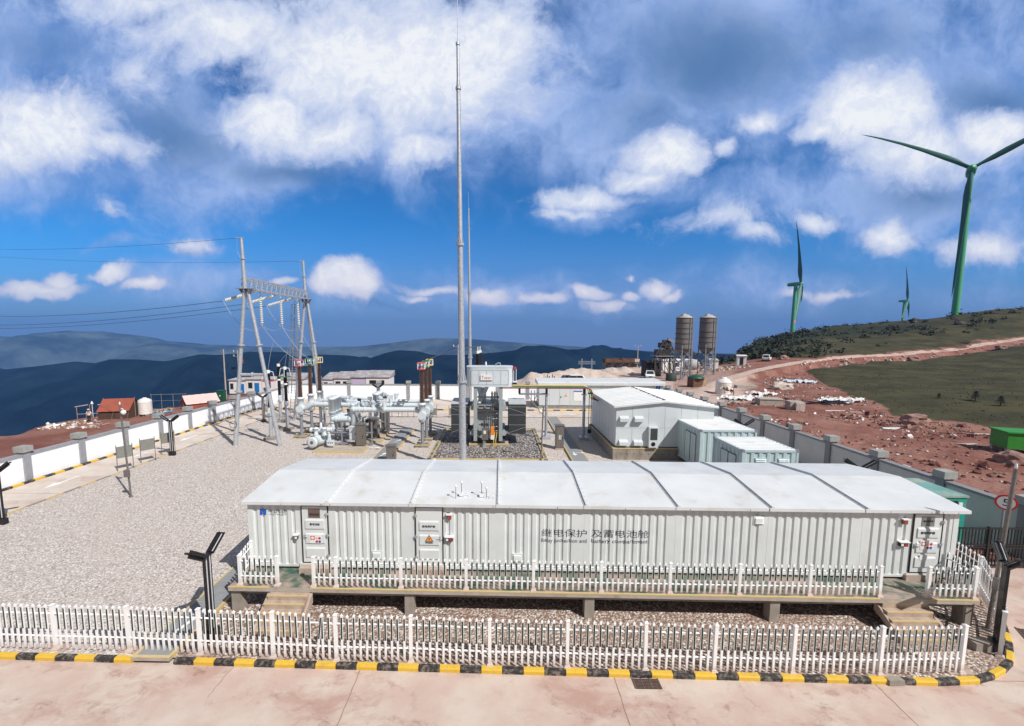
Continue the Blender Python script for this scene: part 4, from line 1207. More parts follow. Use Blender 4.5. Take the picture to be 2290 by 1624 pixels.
def board(loc, label, rz=0, w=.85):
    o = Vector(loc)
    T = thing('framed_board', label, 'board', loc, 'grey framed boards beside the service road', rz)
    m = MB()
    for x in (-w / 2, w / 2): m.tube(o + Vector((x, 0, 0)), o + Vector((x, 0, 1.72)), .022, n=8)
    part(T, 'posts', m, M_stain)
    m = MB(); m.box(o + Vector((0, 0, 1.22)), (w - .05, .02, .76)); m.box(o + Vector((0, -.014, 1.22)), (.02, .012, .76)); part(T, 'panel', m, M_greybin)
    return T
B0 = board((-24.25, 27.85, 0), 'grey board on two thin posts, behind the tall thin camera pole', RAD(57))
dup(B0, (-24.2, 29.7, 0), 'grey board on two thin posts, the middle one, between camera pole and lamp', RAD(57))
dup(B0, (-24.27, 31.7, 0), 'grey board mostly hidden behind the black Y shaped lamp by the road', RAD(57))
# thin barriers and boards at the back of the yard
def barrier(x, y, w, label, panel):
    T = thing('pipe_barrier', label, 'barrier', (x, y, 0), 'thin pipe barriers along the back road')
    m = MB()
    for q in (0, .33, .66, 1): m.tube((x + w * q, y, 0), (x + w * q, y, 1.35 if q in (0, 1) else 1.0), .025, n=6)
    m.tube((x, y, 1.0), (x + w, y, 1.0), .022, n=6)
    part(T, 'frame', m, M_rust)
    if panel:
        m = MB(); m.b2(x + .05, x + w - .05, y - .012, y + .012, .25, .95); part(T, 'panel', m, M_greybin)
for i, (k, xx, w, pn, lab) in enumerate((('a', -12.4, 2.0, 0, 'open pipe barrier nearest the far lamp on the back road'), ('b', -10.0, 1.9, 0, 'open pipe barrier on the back road, before the panelled one'), ('c', -7.6, 1.3, 1, 'panelled barrier just behind the brown bushings on the back road'),
                                         ('d', -5.0, 1.9, 1, 'panelled barrier between the bushings and the transformer on the back road'), ('e', -2.3, 2.0, 0, 'open pipe barrier behind the transformer radiator'))):
    barrier(xx, 46.3, w, lab, pn)
# ------------------------------------------------------------------ steel gantry with lattice beam
GX, GY0, GY1, GZ = -19.2, 34.15, 44.95, 12.1
GT = thing('steel_gantry', 'tall galvanised A frame gantry with a lattice beam and insulator strings', 'gantry', (GX, 39.5, 0))
def leg(a, b, r0=.17, r1=.13, nm='leg', fl=(.36, .66)):
    m = MB(); a, b = Vector(a), Vector(b)
    m.tube(a, b, r0, r1, 14)
    for f in fl:
        q = a + (b - a) * f; d = (b - a).normalized()
        m.tube(q - d * .05, q + d * .05, r0 * 1.6, r0 * 1.6, 14)
    return part(GT, nm, m, M_galv)
for gy, xs in ((GY0, (-20.72, -17.15)), (GY1, (-20.9, -17.65))):
    for xx in xs: leg((xx, gy, 0), (GX + (xx - GX) * .08, gy, GZ))
    f = .47
    m = MB(); a = Vector((xs[0], gy, 0)).lerp(Vector((GX, gy, GZ)), f); b = Vector((xs[1], gy, 0)).lerp(Vector((GX, gy, GZ)), f)
    m.tube(a, b, .12, n=12); m.tube(a.lerp(b, .48), a.lerp(b, .53), .19, n=12); part(GT, 'crossbar', m, M_galv)
    m = MB(); m.extr([(GX - .62, gy - .3, GZ + .16), (GX + .62, gy - .3, GZ + .16), (GX + .62, gy + .3, GZ + .16), (GX - .62, gy + .3, GZ + .16)], (0, 0, .05))
    for x in (-.4, 0, .4): m.extr([(GX + x - .02, gy - .28, GZ + .16), (GX + x - .02, gy + .28, GZ + .16), (GX + x * .3 - .02, gy, GZ - .6)], (.04, 0, 0))
    part(GT, 'head_plate', m, M_galvdull)
    m = MB(); top = GZ + 3.95
    m.tube((GX - .05, gy, GZ + .2), (GX - .12, gy, top), .17, .1, 14); m.tube((GX - .09, gy, GZ + 2.4), (GX - .09, gy, GZ + 2.48), .2, n=14)
    m.box((GX - .25, gy, top + .03), (.6, .14, .06))
    part(GT, 'peak', m, M_galv)
leg((-19.12, 47.4, 0), (GX, GY1 + .2, GZ), .15, .12, 'brace', (.5,))
m = MB()                                                       # lattice beam
zt, zb_, hw = GZ + .95, GZ + .2, .38
for x in (-hw, hw):
    for z in (zt, zb_): m.bar((GX + x, GY0, z), (GX + x, GY1, z), .09)
nb = 14
for i in range(nb):
    ya, yb = GY0 + (GY1 - GY0) * i / nb, GY0 + (GY1 - GY0) * (i + 1) / nb
    for x in (-hw, hw):
        m.bar((GX + x, ya, zb_), (GX + x, (ya + yb) / 2, zt), .05); m.bar((GX + x, (ya + yb) / 2, zt), (GX + x, yb, zb_), .05)
    for z in (zt, zb_):
        m.bar((GX - hw, ya, z), (GX + hw, (ya + yb) / 2, z), .045); m.bar((GX + hw, (ya + yb) / 2, z), (GX - hw, yb, z), .045)
part(GT, 'lattice_beam', m, M_galv)
m = MB()                                                       # ladder up the far frame
l0, l1 = Vector((-20.75, 44.1, .1)), Vector((-19.9, 44.5, GZ + .1))
for s in (-.24, .24): m.bar(l0 + Vector((s, 0, 0)), l1 + Vector((s, 0, 0)), .05)
for i in range(38):
    q = l0.lerp(l1, (i + .5) / 38); m.tube(q - Vector((.24, 0, 0)), q + Vector((.24, 0, 0)), .018, n=5)
LD = part(GT, 'ladder', m, M_galvdull)
m = MB()
for i in range(9):
    q = l0.lerp(l1, .24 + i * .09)
    m.path([q + Vector((.36 * cos(a), -.36 - .36 * sin(a) * .9, .0)) for a in np.linspace(-.2, pi + .2, 8)], .016, 5)
for a in (.4, 1.2, 2., 2.7):
    v = Vector((.36 * cos(a), -.36 - .33 * sin(a), 0)); m.bar(l0.lerp(l1, .24) + v, l0.lerp(l1, .96) + v, .025)
part(LD, 'safety_cage', m, M_galvdull)
m = MB(); q = Vector((-20.66, 34.15, 1.75)); m.ring(q + Vector((-.02, -.2, 0)), .28, .018, 20, 5, 0, 'Y'); part(GT, 'cable_coil', m, M_black)
# insulator strings
def ins_string(a, b, label, group, m_=None, nd=15, R=.135, rings=False):
    a, b = Vector(a), Vector(b)
    T = thing('insulator_string', label, 'insulator', a, group)
    d = (b - a); L = d.length; d = d.normalized()
    m = MB()
    Rm = d.to_track_quat('Z', 'Y').to_matrix()
    pr = [(.03, 0), (.03, L * .06)]
    for i in range(nd):
        z = L * (.07 + .86 * i / nd); dz = L * .86 / nd
        pr += [(.05, z), (R, z + dz * .35), (R * .96, z + dz * .5), (.05, z + dz * .75)]
    pr += [(.03, L * .94), (.03, L)]
    m.lathe(pr, a, 12, 0, 'Z', False, Rm)
    part(T, 'discs', m, m_ or M_whiteins)
    m = MB(); m.box(a, (.09, .09, .14)); part(T, 'clamp', m, M_galv)
    m = MB(); m.tube(a + d * (L - .12), a + d * L, .05, n=8); part(T, 'end_fitting', m, M_galv)
HI = [(x, y) for x, y in ((-19.2, 36.1), (-19.2, 39.5), (-19.2, 42.9))]
# tension strings run from the beam towards the line, hanging strings carry the down leads
for i, (y, lab) in enumerate(((36.1, 'near'), (39.5, 'middle'), (42.9, 'far'))):
    ins_string((-19.62, y, GZ + .1), (-22.1, y - .15, GZ - .62), f'slanting white insulator string pulling outward from the {lab} bay of the gantry beam', 'tension insulator strings', nd=17, R=.15)
    ins_string((-19.15, y, GZ + .1), (-19.1, y, GZ - 2.65), f'white insulator string hanging straight down under the {lab} bay of the gantry beam', 'hanging insulator strings', nd=14, R=.13)
def sag(a, b, s, n=14):
    a, b = Vector(a), Vector(b)
    return [a.lerp(b, i / n) - Vector((0, 0, s * 4 * (i / n) * (1 - i / n))) for i in range(n + 1)]
def wire(name, pts, r, label, m_=None, cat='wire', group=None):
    m = MB(); m.path(pts, r, 5)
    single(name, m, m_ or M_wire, label, cat, tuple(pts[0]), group)
farz = [(-150, 62), (-150, 70), (-150, 78)]
for i, y in enumerate((36.1, 39.5, 42.9)):
    e = [W('1', 0, 715, Y=66), W('1', 0, 826, Y=66), W('1', 10, 868, Y=70)][i]
    wire('power_line', sag((-22.1, y - .15, GZ - .62), (e.x - 20, e.y + 5, e.z), 1.2), .022, f'dark conductor running off to the {("tallest", "second", "lowest")[i]} point where the lines leave the picture', group='power lines to the valley')
    # jumper and down lead
for i, (gy, lab) in enumerate(((GY0, 'nearer'), (GY1, 'farther'))):
    e = W('1', 0, 128 if i == 0 else 180, Y=62)
    wire('earth_wire', sag((GX - .5, gy, GZ + 3.95), (e.x - 15, e.y + 4, e.z), .7), .012, f'thin earth wire from the top of the {lab} gantry peak', group='earth wires on the gantry peaks')
    wire('peak_jumper', [Vector((GX - .45, gy, GZ + 3.9)), Vector((GX - .5, gy, GZ + 3.0)), Vector((GX - .15, gy, GZ + 2.2))], .012, f'thin jumper looping below the {lab} gantry peak', M_wirebright, group='jumpers on the gantry peaks')
# ------------------------------------------------------------------ post bushings and arresters
def cage(T, c, m_, R=.26, h=.48):
    m = MB()
    for z in (0, h):
        for a, b in (((-R, -R), (R, -R)), ((R, -R), (R, R)), ((R, R), (-R, R)), ((-R, R), (-R, -R))):
            m.tube(c + Vector((*a, z)), c + Vector((*b, z)), .045, n=8)
    g = part(T, 'grading_ring', m, m_)
    m = MB()
    for a in ((-R, -R), (R, -R), (R, R), (-R, R)): m.tube(c + Vector((*a, 0)), c + Vector((*a, h)), .03, n=6)
    m.tube(c + Vector((0, 0, -.1)), c + Vector((0, 0, h)), .07, n=8)
    part(g, 'ring_struts', m, M_white)
def bushing(x, y, label, m_, group, flip=1, pad=True):
    T = thing('bushing_post', label, 'bushing', (x, y, 0), group)
    o = Vector((x, y, 0))
    if pad:
        m = MB(); m.box(o + Vector((0, 0, .1)), (1.0, 1.0, .2)); q = part(T, 'plinth', m, M_greendeck)
        m = MB()
        for a, b in (((-.5, -.5), (.5, -.5)), ((.5, -.5), (.5, .5)), ((.5, .5), (-.5, .5)), ((-.5, .5), (-.5, -.5))): m.bar(o + Vector((*a, .19)), o + Vector((*b, .19)), .07, .045)
        part(q, 'painted_edge', m, M_yelpale)
    m = MB(); m.tube(o, o + Vector((0, 0, 2.0)), .13, n=14); m.tube(o + Vector((0, 0, .2)), o + Vector((0, 0, .24)), .24, n=12); m.tube(o + Vector((0, 0, 1.95)), o + Vector((0, 0, 2.02)), .26, n=12); part(T, 'steel_post', m, M_galvdull)
    m = MB(); m.lathe([(.2, 2.0), (.28, 2.1), (.31, 2.3), (.31, 2.7), (.26, 2.76), (.26, 2.8)], o, 18)
    m.lathe([(.31, -.33), (.31, .05), (.33, .05), (.33, .1)], o + Vector((0, 0, 2.5)), 18, 0, 'Y')
    m.lathe([(.25, 2.8), (.25, 3.3), (.34, 3.32), (.34, 3.42), (.22, 3.5)], o, 18)
    part(T, 'elbow_housing', m, M_gis)
    m = MB(); pr = [(.15, 3.5)]
    nd = 24
    for i in range(nd):
        z = 3.52 + 2.55 * i / nd; q = .15 - .04 * i / nd
        pr += [(q, z), (q + .075, z + .03), (q + .073, z + .045), (q, z + .07)]
    pr.append((.11, 6.1)); m.lathe(pr, o, 16, 0, 'Z', False)
    part(T, 'ribbed_insulator', m, M_brown)
    cage(T, o + Vector((0, 0, 6.15)), m_)
LBX = -16.72
for y, mm, cn, lab in ((37.2, M_pink, 'red', 'nearest'), (39.3, M_green, 'green', 'middle'), (41.4, M_yphase, 'yellow', 'farthest')):
    bushing(LBX, y, f'brown ribbed bushing with a {cn} square ring, in the row beside the gantry legs', mm, 'line side bushings')
for y, mm, cn in ((34.4, M_pink, 'red'), (36.5, M_green, 'green'), (38.6, M_yphase, 'yellow')):
    bushing(-5.84, y, f'brown ribbed bushing with a {cn} square ring, in the row beside the transformer pit', mm, 'transformer side bushings')
def arrester(x, y, label, ringm, zr):
    T = thing('surge_arrester', label, 'arrester', (x, y, 0), 'black surge arresters on posts')
    o = Vector((x, y, 0))
    m = MB(); m.box(o + Vector((0, 0, .1)), (.9, .9, .22)); part(T, 'plinth', m, M_conc)
    m = MB(); m.tube(o + Vector((0, 0, .2)), o + Vector((0, 0, 2.1)), .15, n=14); m.tube(o + Vector((0, 0, 2.06)), o + Vector((0, 0, 2.12)), .28, n=14); part(T, 'steel_post', m, M_galv)
    m = MB(); m.tube(o + Vector((0, 0, 2.12)), o + Vector((0, 0, 2.72)), .19, n=14); m.box(o + Vector((.05, -.2, 2.4)), (.2, .16, .3)); part(T, 'counter_base', m, M_gis)
    for z0, z1 in ((2.72, 4.2), (4.35, 5.6)):
        m = MB(); pr = []
        for i in range(16): z = z0 + (z1 - z0) * i / 16; pr += [(.13, z), (.19, z + .03), (.13, z + .055)]
        m.lathe(pr, o, 14, 0, 'Z', False); part(T, 'insulator_column', m, M_blackins)
    m = MB(); m.tube(o + Vector((0, 0, 4.2)), o + Vector((0, 0, 4.35)), .17, n=14); m.tube(o + Vector((0, 0, 5.6)), o + Vector((0, 0, 5.85)), .15, n=12); part(T, 'metal_flange', m, M_white)
    if ringm:
        m = MB(); m.ring(o + Vector((0, 0, zr)), .5, .035, 22, 6); g = part(T, 'grading_ring', m, ringm)
        m = MB()
        for a in (.3, 1.9, 3.5, 5.0): m.path([o + Vector((.12 * cos(a), .12 * sin(a), 5.75)), o + Vector((.36 * cos(a), .36 * sin(a), 5.7)), o + Vector((.5 * cos(a), .5 * sin(a), zr))], .026, 6)
        part(g, 'ring_struts', m, M_white)
arrester(-18.98, 36.4, 'black surge arrester with a red ring, behind the near gantry leg', M_pink, 4.95)
arrester(-21.72, 43.7, 'black surge arrester without a ring, standing between the gantry frames', None, 0)
arrester(-19.3, 40.0, 'black surge arrester with a green ring, beside the gantry ladder', M_green, 4.95)
for i, (y, by, ar) in enumerate(((36.1, 37.2, (-18.98, 36.4)), (39.5, 39.3, (-19.3, 40.0)), (42.9, 41.4, (-21.72, 43.7)))):
    nm = ('near', 'middle', 'far')[i]
    wire('jumper', sag((-22.1, y - .15, GZ - .62), (-19.1, y, GZ - 2.65), 1.1), .018, f'loose jumper from the {nm} slanting string to the {nm} hanging string', M_wirebright, group='gantry jumpers')
    wire('down_lead', sag((-19.1, y, GZ - 2.65), (LBX, by, 6.6), .35), .018, f'bright down lead from the {nm} hanging string to its ringed bushing', M_wirebright, group='down leads to the bushings')
    wire('arrester_lead', sag((-19.1 + (LBX + 19.1) * .3, y + (by - y) * .3, GZ - 2.65 - 1.2), (ar[0], ar[1], 5.85), -.25), .016, f'thin lead curving down to the {("red ringed", "green ringed", "ringless")[i]} surge arrester', M_wirebright, group='leads to the arresters')
# ------------------------------------------------------------------ lightning masts
def mast(x, y, secs, label):
    T = thing('lightning_mast', label, 'mast', (x, y, 0), 'lightning masts')
    o = Vector((x, y, 0))
    lean = Vector((-.008, 0, 1))
    for (z0, r0, z1, r1) in secs:
        m = MB(); m.tube(o + lean * z0, o + lean * z1, r0, r1, 18)
        if r0 > .08:
            m.tube(o + lean * (z1 - .07), o + lean * (z1 + .07), r1 * 1.45, n=18)
            if z0 > 1:
                for i in range(10):
                    a = 2 * pi * i / 10
                    m.extr([o + lean * (z0 + .07) + Vector((cos(a) * r0, sin(a) * r0, 0)), o + lean * (z0 + .07) + Vector((cos(a) * r0 * 1.4, sin(a) * r0 * 1.4, 0)), o + lean * (z0 + .5) + Vector((cos(a) * r0, sin(a) * r0, 0))], (-sin(a) * .02, cos(a) * .02, 0))
        part(T, 'mast_section' if r0 > .05 else 'needle', m, M_galv)
zz = [5.9, 14.35, 23.35, 25.8]
mast(-2.13, 27.9, [(0, .225, zz[0], .215), (zz[0], .205, zz[1], .165), (zz[1], .15, zz[2], .115), (zz[2], .09, zz[3], .08), (zz[3], .022, 29.4, .012)], 'thick near lightning mast rising behind the cabin roof and out of the picture top')
mast(-3.2, 54.8, [(0, .22, 5.9, .21), (5.9, .2, 13.8, .16), (13.8, .15, 21.3, .115), (21.3, .09, 23.6, .08), (23.6, .022, 25.6, .012)], 'slimmer far lightning mast standing behind the transformer, beside the thick one')
# ------------------------------------------------------------------ gas insulated switchgear
GS = thing('switchgear', 'pale grey gas insulated switchgear of pipes, tanks and valves beside the gantry', 'switchgear', (-11.5, 35.5, 0))
rnd = random.Random(11)
def flange(m, a, b, f, r):
    a, b = Vector(a), Vector(b); d = (b - a).normalized(); q = a.lerp(b, f)
    m.tube(q - d * .035, q + d * .035, r, n=16)
def duct(a, b, r, fl=(0.02, .5, .98), nm='duct', par=None):
    m = MB(); m.tube(a, b, r, n=18)
    for f in fl: flange(m, a, b, f, r * 1.22)
    return part(par or GS, nm, m, M_gis)
for i, y in enumerate((35.0, 35.65, 36.3)):
    m = MB(); o = Vector((-13.2, y, 0))
    m.lathe([(.1, 2.35), (.27, 2.42), (.27, 3.62), (.31, 3.63), (.31, 3.72), (.2, 3.8)], o, 18)
    for z in (2.6,): m.tube(o + Vector((0, 0, z)), o + Vector((0, 0, z + .06)), .31, n=18)
    part(GS, 'tall_tank', m, M_gis)
    m = MB(); m.tube(o + Vector((0, 0, 1.1)), o + Vector((0, 0, 2.4)), .17, n=14)
    for z in (1.2, 1.75, 2.3): m.tube(o + Vector((0, 0, z)), o + Vector((0, 0, z + .06)), .24, n=14)
    part(GS, 'riser', m, M_gis)
    duct((-13.2, y, 2.05), (-11.5, y, 2.05), .25, (.2, .8))
    m = MB(); o = Vector((-11.5, y - .1, 0))
    m.lathe([(.12, 1.4), (.2, 1.48), (.2, 3.2), (.22, 3.22), (.15, 3.3)], o, 16)
    m.tube(o + Vector((0, 0, 2.85)), o + Vector((0, 0, 2.92)), .26, n=16)
    part(GS, 'breaker_tank', m, M_gis)
for y, yb in ((34.7, 34.4), (36.8, 36.5), (38.9, 38.6)):
    duct((-11.5, y, 2.88), (-6.3, y, 2.88), .2, (.03, .12, .2, .33, .5, .98))
    duct((-6.4, y, 2.88), (-5.84, yb, 2.6), .17, ())
    m = MB(); o = Vector((-9.8, y, 2.95))
    m.tube(o, o + Vector((0, 0, .55)), .16, n=14); m.tube(o + Vector((0, 0, .5)), o + Vector((.1, 0, .62)), .22, n=14)
    m.tube(o + Vector((.9, 0, 0)), o + Vector((.9, 0, .5)), .15, n=14); m.box(o + Vector((.9, .05, .55)), (.42, .3, .16)); m.box(o + Vector((.45, 0, .42)), (.3, .2, .12))
    part(GS, 'disconnector', m, M_gis)
for y, x0 in ((37.2, -16.72), (39.3, -16.72), (41.4, -16.72)):
    yb = {37.2: 36.6, 39.3: 38.2, 41.4: 39.6}[y]
    m = MB(); m.path([Vector((x0, y, 2.5)), Vector((x0 + .5, y - .05, 2.55)), Vector((x0 + .95, y - .1, 2.82)), Vector((x0 + 1.3, y - .14, 2.9))], .21, 16); part(GS, 'bend', m, M_gis)
    duct((x0 + 1.3, y - .14, 2.9), (-11.6, yb, 2.9), .2, (.02, .25, .45, .6, .8))
    m = MB(); o = Vector((-14.6, y - .3, 0)); m.tube(o, o + Vector((0, 0, 2.72)), .09, n=10); m.box(o + Vector((0, 0, 2.7)), (.34, .3, .06)); part(GS, 'support_post', m, M_galv)
# rear group
for i, y in enumerate((38.6, 39.3, 40.0)):
    m = MB(); o = Vector((-10.6, y, 0)); m.lathe([(.1, 2.3), (.3, 2.4), (.3, 3.5), (.34, 3.52), (.34, 3.6), (.2, 3.68)], o, 18); part(GS, 'tall_tank', m, M_gis)
    m = MB(); m.tube(o + Vector((0, 0, 1.2)), o + Vector((0, 0, 2.4)), .24, n=14); part(GS, 'riser', m, M_gis)
# voltage transformer drum low in front
m = MB(); c = Vector((-14.05, 32.85, .62)); R3 = Vector((.18, 1, 0)).to_track_quat('Z', 'Y').to_matrix()
m.lathe([(.3, 0), (.43, .02), (.43, .14), (.38, .16), (.38, 1.0), (.43, 1.02), (.43, 1.12), (.38, 1.14), (.38, 1.6), (.3, 1.66)], c, 22, 0, 'Z', True, R3)
VT = part(GS, 'drum_tank', m, M_gis)
m = MB(); m.lathe([(.13, -.02), (.13, .01)], c, 18, 0, 'Z', True, R3); part(VT, 'red_plug', m, M_plate)
for x in (-14.0, -13.35):
    for s in (.0,): pass
    m = MB(); o = Vector((x, 33.6, 0)); m.lathe([(.17, 1.0), (.22, 1.06), (.14, 1.2), (.14, 1.5), (.22, 1.52), (.22, 1.6), (.1, 1.66)], o, 14); part(GS, 'valve_dome', m, M_gis)
duct((-14.5, 33.7, 1.42), (-12.8, 33.9, 1.42), .17, (.05, .3, .6, .95))
duct((-13.1, 33.9, .3), (-13.1, 33.9, 1.42), .13, (.3, .8), 'stub')
m = MB(); m.lathe([(.11, 1.5), (.15, 1.6), (.09, 1.7), (.09, 1.95), (.04, 2.0)], (-13.65, 33.75, 0), 12); part(GS, 'valve_dome', m, M_gis)
m = MB(); m.b2(-13.0, -12.45, 33.1, 33.3, .35, .75)
GB = part(GS, 'gauge_box', m, M_gis)
for i in range(3):
    m = MB(); m.tube((-12.88 + i * .16, 33.09, .55), (-12.88 + i * .16, 33.12, .55), .05, n=10); part(GB, 'gauge', m, M_black)
# pipework and mechanisms between the tanks
m = MB()
for i in range(34):
    x, y = rnd.uniform(-13.0, -9.4), rnd.uniform(34.3, 39)
    z = rnd.choice((.5, 1.2, 1.9, 2.6))
    L = rnd.uniform(.3, 1.2)
    d = rnd.choice((Vector((1, 0, 0)), Vector((0, 1, 0)), Vector((0, 0, 1)), Vector((0, 0, 1))))
    a = Vector((x, y, z)); m.tube(a, a + d * L, rnd.choice((.025, .035, .05)), n=6)
part(GS, 'pipework', m, M_galvdull)
for i in range(26):
    x, y, z = rnd.uniform(-13.0, -9.3), rnd.uniform(34.5, 38.9), rnd.choice((1.35, 1.7, 3.15, 3.2, 3.25, 2.4))
    m = MB(); k = rnd.random()
    if k < .5: m.box((x, y, z), (rnd.uniform(.2, .4), rnd.uniform(.15, .3), rnd.uniform(.15, .3)), rnd.uniform(-.2, .2))
    else: m.tube((x, y, z - .15), (x, y, z + .15), rnd.uniform(.09, .15), n=12); m.tube((x, y, z + .1), (x, y, z + .14), .19, n=12)
    part(GS, 'mechanism_box', m, rnd.choice((M_gis, M_gis, M_trafo, M_darksteel)))
for y in (34.5, 36.6, 38.8):
    m = MB()
    for x in (-13.6, -12.3, -11.2, -9.9): m.b2(x - .05, x + .05, y - .05, y + .05, 0, 1.9)
    m.b2(-13.7, -9.8, y - .06, y + .06, 1.0, 1.1); m.b2(-13.7, -9.8, y - .06, y + .06, .1, .22)
    part(GS, 'support_frame', m, M_galvdull)

m = MB(); e = MB()
for x0, x1, y0, y1 in ((-13.7, -9.95, 32.2, 33.6), (-11.3, -9.4, 35.4, 36.6), (-10.9, -9.6, 37.6, 38.4)):
    m.b2(x0, x1, y0, y1, 0, .14)
    for a, b, c_, d in ((x0, x1, y0 - .03, y0 + .05), (x0, x1, y1 - .05, y1 + .03)): e.b2(a, b, c_, d, 0, .145)
    for a, b, c_, d in ((x0 - .03, x0 + .05, y0, y1), (x1 - .05, x1 + .03, y0, y1)): e.b2(a, b, c_, d, 0, .148)
bs = part(GS, 'base_slab', m, M_concpale); part(bs, 'painted_edge', e, M_yelpale)
def cabinet(x0, x1, y0, d, z0, z1, label, m_=None, group=None, marks=False, slope=True):
    T = thing('control_cabinet', label, 'cabinet', ((x0 + x1) / 2, y0, 0), group)
    m = MB(); m.b2(x0, x1, y0, y0 + d, max(.12, z0), z1); part(T, 'body', m, m_ or M_stain)
    m = MB(); m.b2(x0 - .05, x1 + .05, y0 - .06, y0 + d + .04, z1, z1 + .06); part(T, 'lid', m, m_ or M_stain)
    m = MB(); m.b2(x0 - .03, x1 + .03, y0 - .03, y0 + d + .03, 0, .12); part(T, 'plinth', m, M_step)
    m = MB(); m.b2(x0 + .05, x1 - .05, y0 - .018, y0, max(.12, z0) + .06, z1 - .06); D_ = part(T, 'door', m, m_ or M_stain)
    m = MB(); m.b2(x1 - .13, x1 - .09, y0 - .05, y0 - .015, (z0 + z1) / 2 - .08, (z0 + z1) / 2 + .08); part(D_, 'handle', m, M_black)
    if marks:
        for q in (.38, .58):
            m = MB(); m.b2(x0 + (x1 - x0) * q, x0 + (x1 - x0) * (q + .09), y0 - .024, y0 - .0175, .8, 1.15); part(D_, 'white_mark', m, M_white)
    return T
cabinet(-10.95, -10.3, 33.75, .6, 0, 1.82, 'tall brushed steel cabinet in front of the switchgear pipes', None, 'switchgear control cabinets')
cabinet(-10.65, -9.95, 36.2, .6, 0, 1.75, 'brushed steel cabinet with a label slip, the middle one behind the front cabinet', None, 'switchgear control cabinets')
cabinet(-10.3, -9.65, 38.9, .6, 0, 2.2, 'tallest steel cabinet, the farthest, below the long grey ducts', None, 'switchgear control cabinets')
cabinet(-11.6, -11.0, 34.2, .4, .5, 1.52, 'pale grey cabinet between the switchgear tank and the steel cabinet', M_gis, 'switchgear control cabinets')
cabinet(-7.54, -6.95, 29.6, .5, 0, 1.22, 'low brushed steel box showing just above the cabin roof edge', None, 'yard distribution boxes')
cabinet(4.6, 5.22, 33.6, .5, 0, 1.86, 'brushed steel box with two white marks beside the cable trench path', None, 'yard distribution boxes', True)
# ------------------------------------------------------------------ power transformer
TF = thing('power_transformer', 'large grey power transformer with radiators standing in the stone filled pit', 'transformer', (-.6, 36, 0))
m = MB(); m.b2(-2.15, .98, 34.4, 38.6, 0, .24); q = part(TF, 'plinth', m, M_concpale)
m = MB(); m.b2(-2.16, .99, 34.38, 34.45, .12, .245); part(q, 'painted_edge', m, M_yelpale)
m = MB(); m.b2(-1.45, .2, 34.95, 38.4, .5, 3.25); m.b2(-1.55, .3, 34.85, 38.5, 3.2, 3.3)
for x in (-1.45, -.9, -.35, .2): m.b2(x - .05, x + .05, 34.88, 34.96, .5, 3.2)
for z in (.9, 1.7, 2.5): m.b2(-1.5, .25, 34.9, 34.97, z, z + .08)
part(TF, 'tank', m, M_trafo)
m = MB(); m.b2(-1.95, .7, 34.5, 38.5, .24, .4); m.b2(-1.8, .55, 34.55, 38.5, .4, .55); part(TF, 'base_frame', m, M_darksteel)
for x0, x1 in ((-1.78, -1.5), (.22, .5)):
    m = MB(); m.b2(x0, x1, 34.35, 34.75, .45, 4.75); part(TF, 'upright', m, M_trafo)
m = MB(); m.b2(-1.5, .22, 34.5, 34.62, 3.9, 4.0); m.b2(-1.5, .22, 34.5, 34.62, 3.35, 3.43); m.b2(-1.45, .2, 34.4, 34.9, 2.82, 2.9); part(TF, 'cross_braces', m, M_darksteel)
m = MB()                                                       # rounded oil conservator box
pts = []
x0, x1, y0, y1 = -2.33, 1.28, 34.25, 36.0; r = .55
for cx, cy, a0 in ((x1 - r, y0 + r, -pi / 2), (x1 - r, y1 - r, 0), (x0 + r, y1 - r, pi / 2), (x0 + r, y0 + r, pi)):
    for i in range(7): a = a0 + i * pi / 12; pts.append((cx + r * cos(a), cy + r * sin(a), 4.78))
n = len(pts)
m.add(pts + [(x, y, 6.28) for x, y, z in pts], [(i, (i + 1) % n, n + (i + 1) % n, n + i) for i in range(n)], 0, True)
m.add(pts, [tuple(range(n))]); m.add([(x, y, 6.28) for x, y, z in pts], [tuple(range(n))])
m.extr([(-.5 + (x + .5) * 1.015, 35.1 + (y - 35.1) * 1.03, 6.28) for x, y, z in pts], (0, 0, .07))
OC = part(TF, 'oil_conservator', m, M_gis)
m = MB()
for xx in (-1.95, -1.35, -.75, -.25, .35, .95):
    m.b2(xx - .012, xx + .012, y0 - .014, y0 + .002, 4.95, 6.1)
for zz_ in (4.95, 6.08): m.b2(-1.95, .95, y0 - .016, y0 + .002, zz_, zz_ + .02)
part(OC, 'weld_seams', m, M_trafo)
m = MB(); m.b2(-1.22, -.31, y0 - .09, y0 - .01, 5.32, 5.72); pl = part(OC, 'maker_plate', m, M_white)
part(pl, 'red_letter', text_mb('T', .3, (-1.15, y0 - .094, 5.42), width=.17, height=.23), M_red)
part(pl, 'lettering', text_mb('云变电气', .14, (-.96, y0 - .094, 5.42), width=.58), M_red)
m = MB(); m.tube((-.82, 34.7, 6.3), (-.82, 34.7, 6.75), .03, n=8); m.lathe([(.03, .1), (.08, .2), (.06, .34), (.02, .42)], (-.82, 34.7, 6.3), 10); part(TF, 'breather', m, M_white)
m = MB(); m.path([Vector((-.1, 34.8, 6.3)), Vector((-.05, 34.8, 6.52)), Vector((.12, 34.8, 6.62)), Vector((.3, 34.8, 6.62)), Vector((.3, 34.8, 6.4))], .03, 8); part(TF, 'vent_pipe', m, M_galv)
m = MB()
for x in (1.36, 1.55): m.bar((x, 34.6, 5.2), (x, 34.6, 6.2), .045)
m.b2(1.3, 1.62, 34.4, 34.9, 5.12, 5.18); rl = part(TF, 'relay_stand', m, M_white)
m = MB(); m.b2(1.36, 1.56, 34.5, 34.7, 6.15, 6.32); part(rl, 'red_relay', m, M_red)
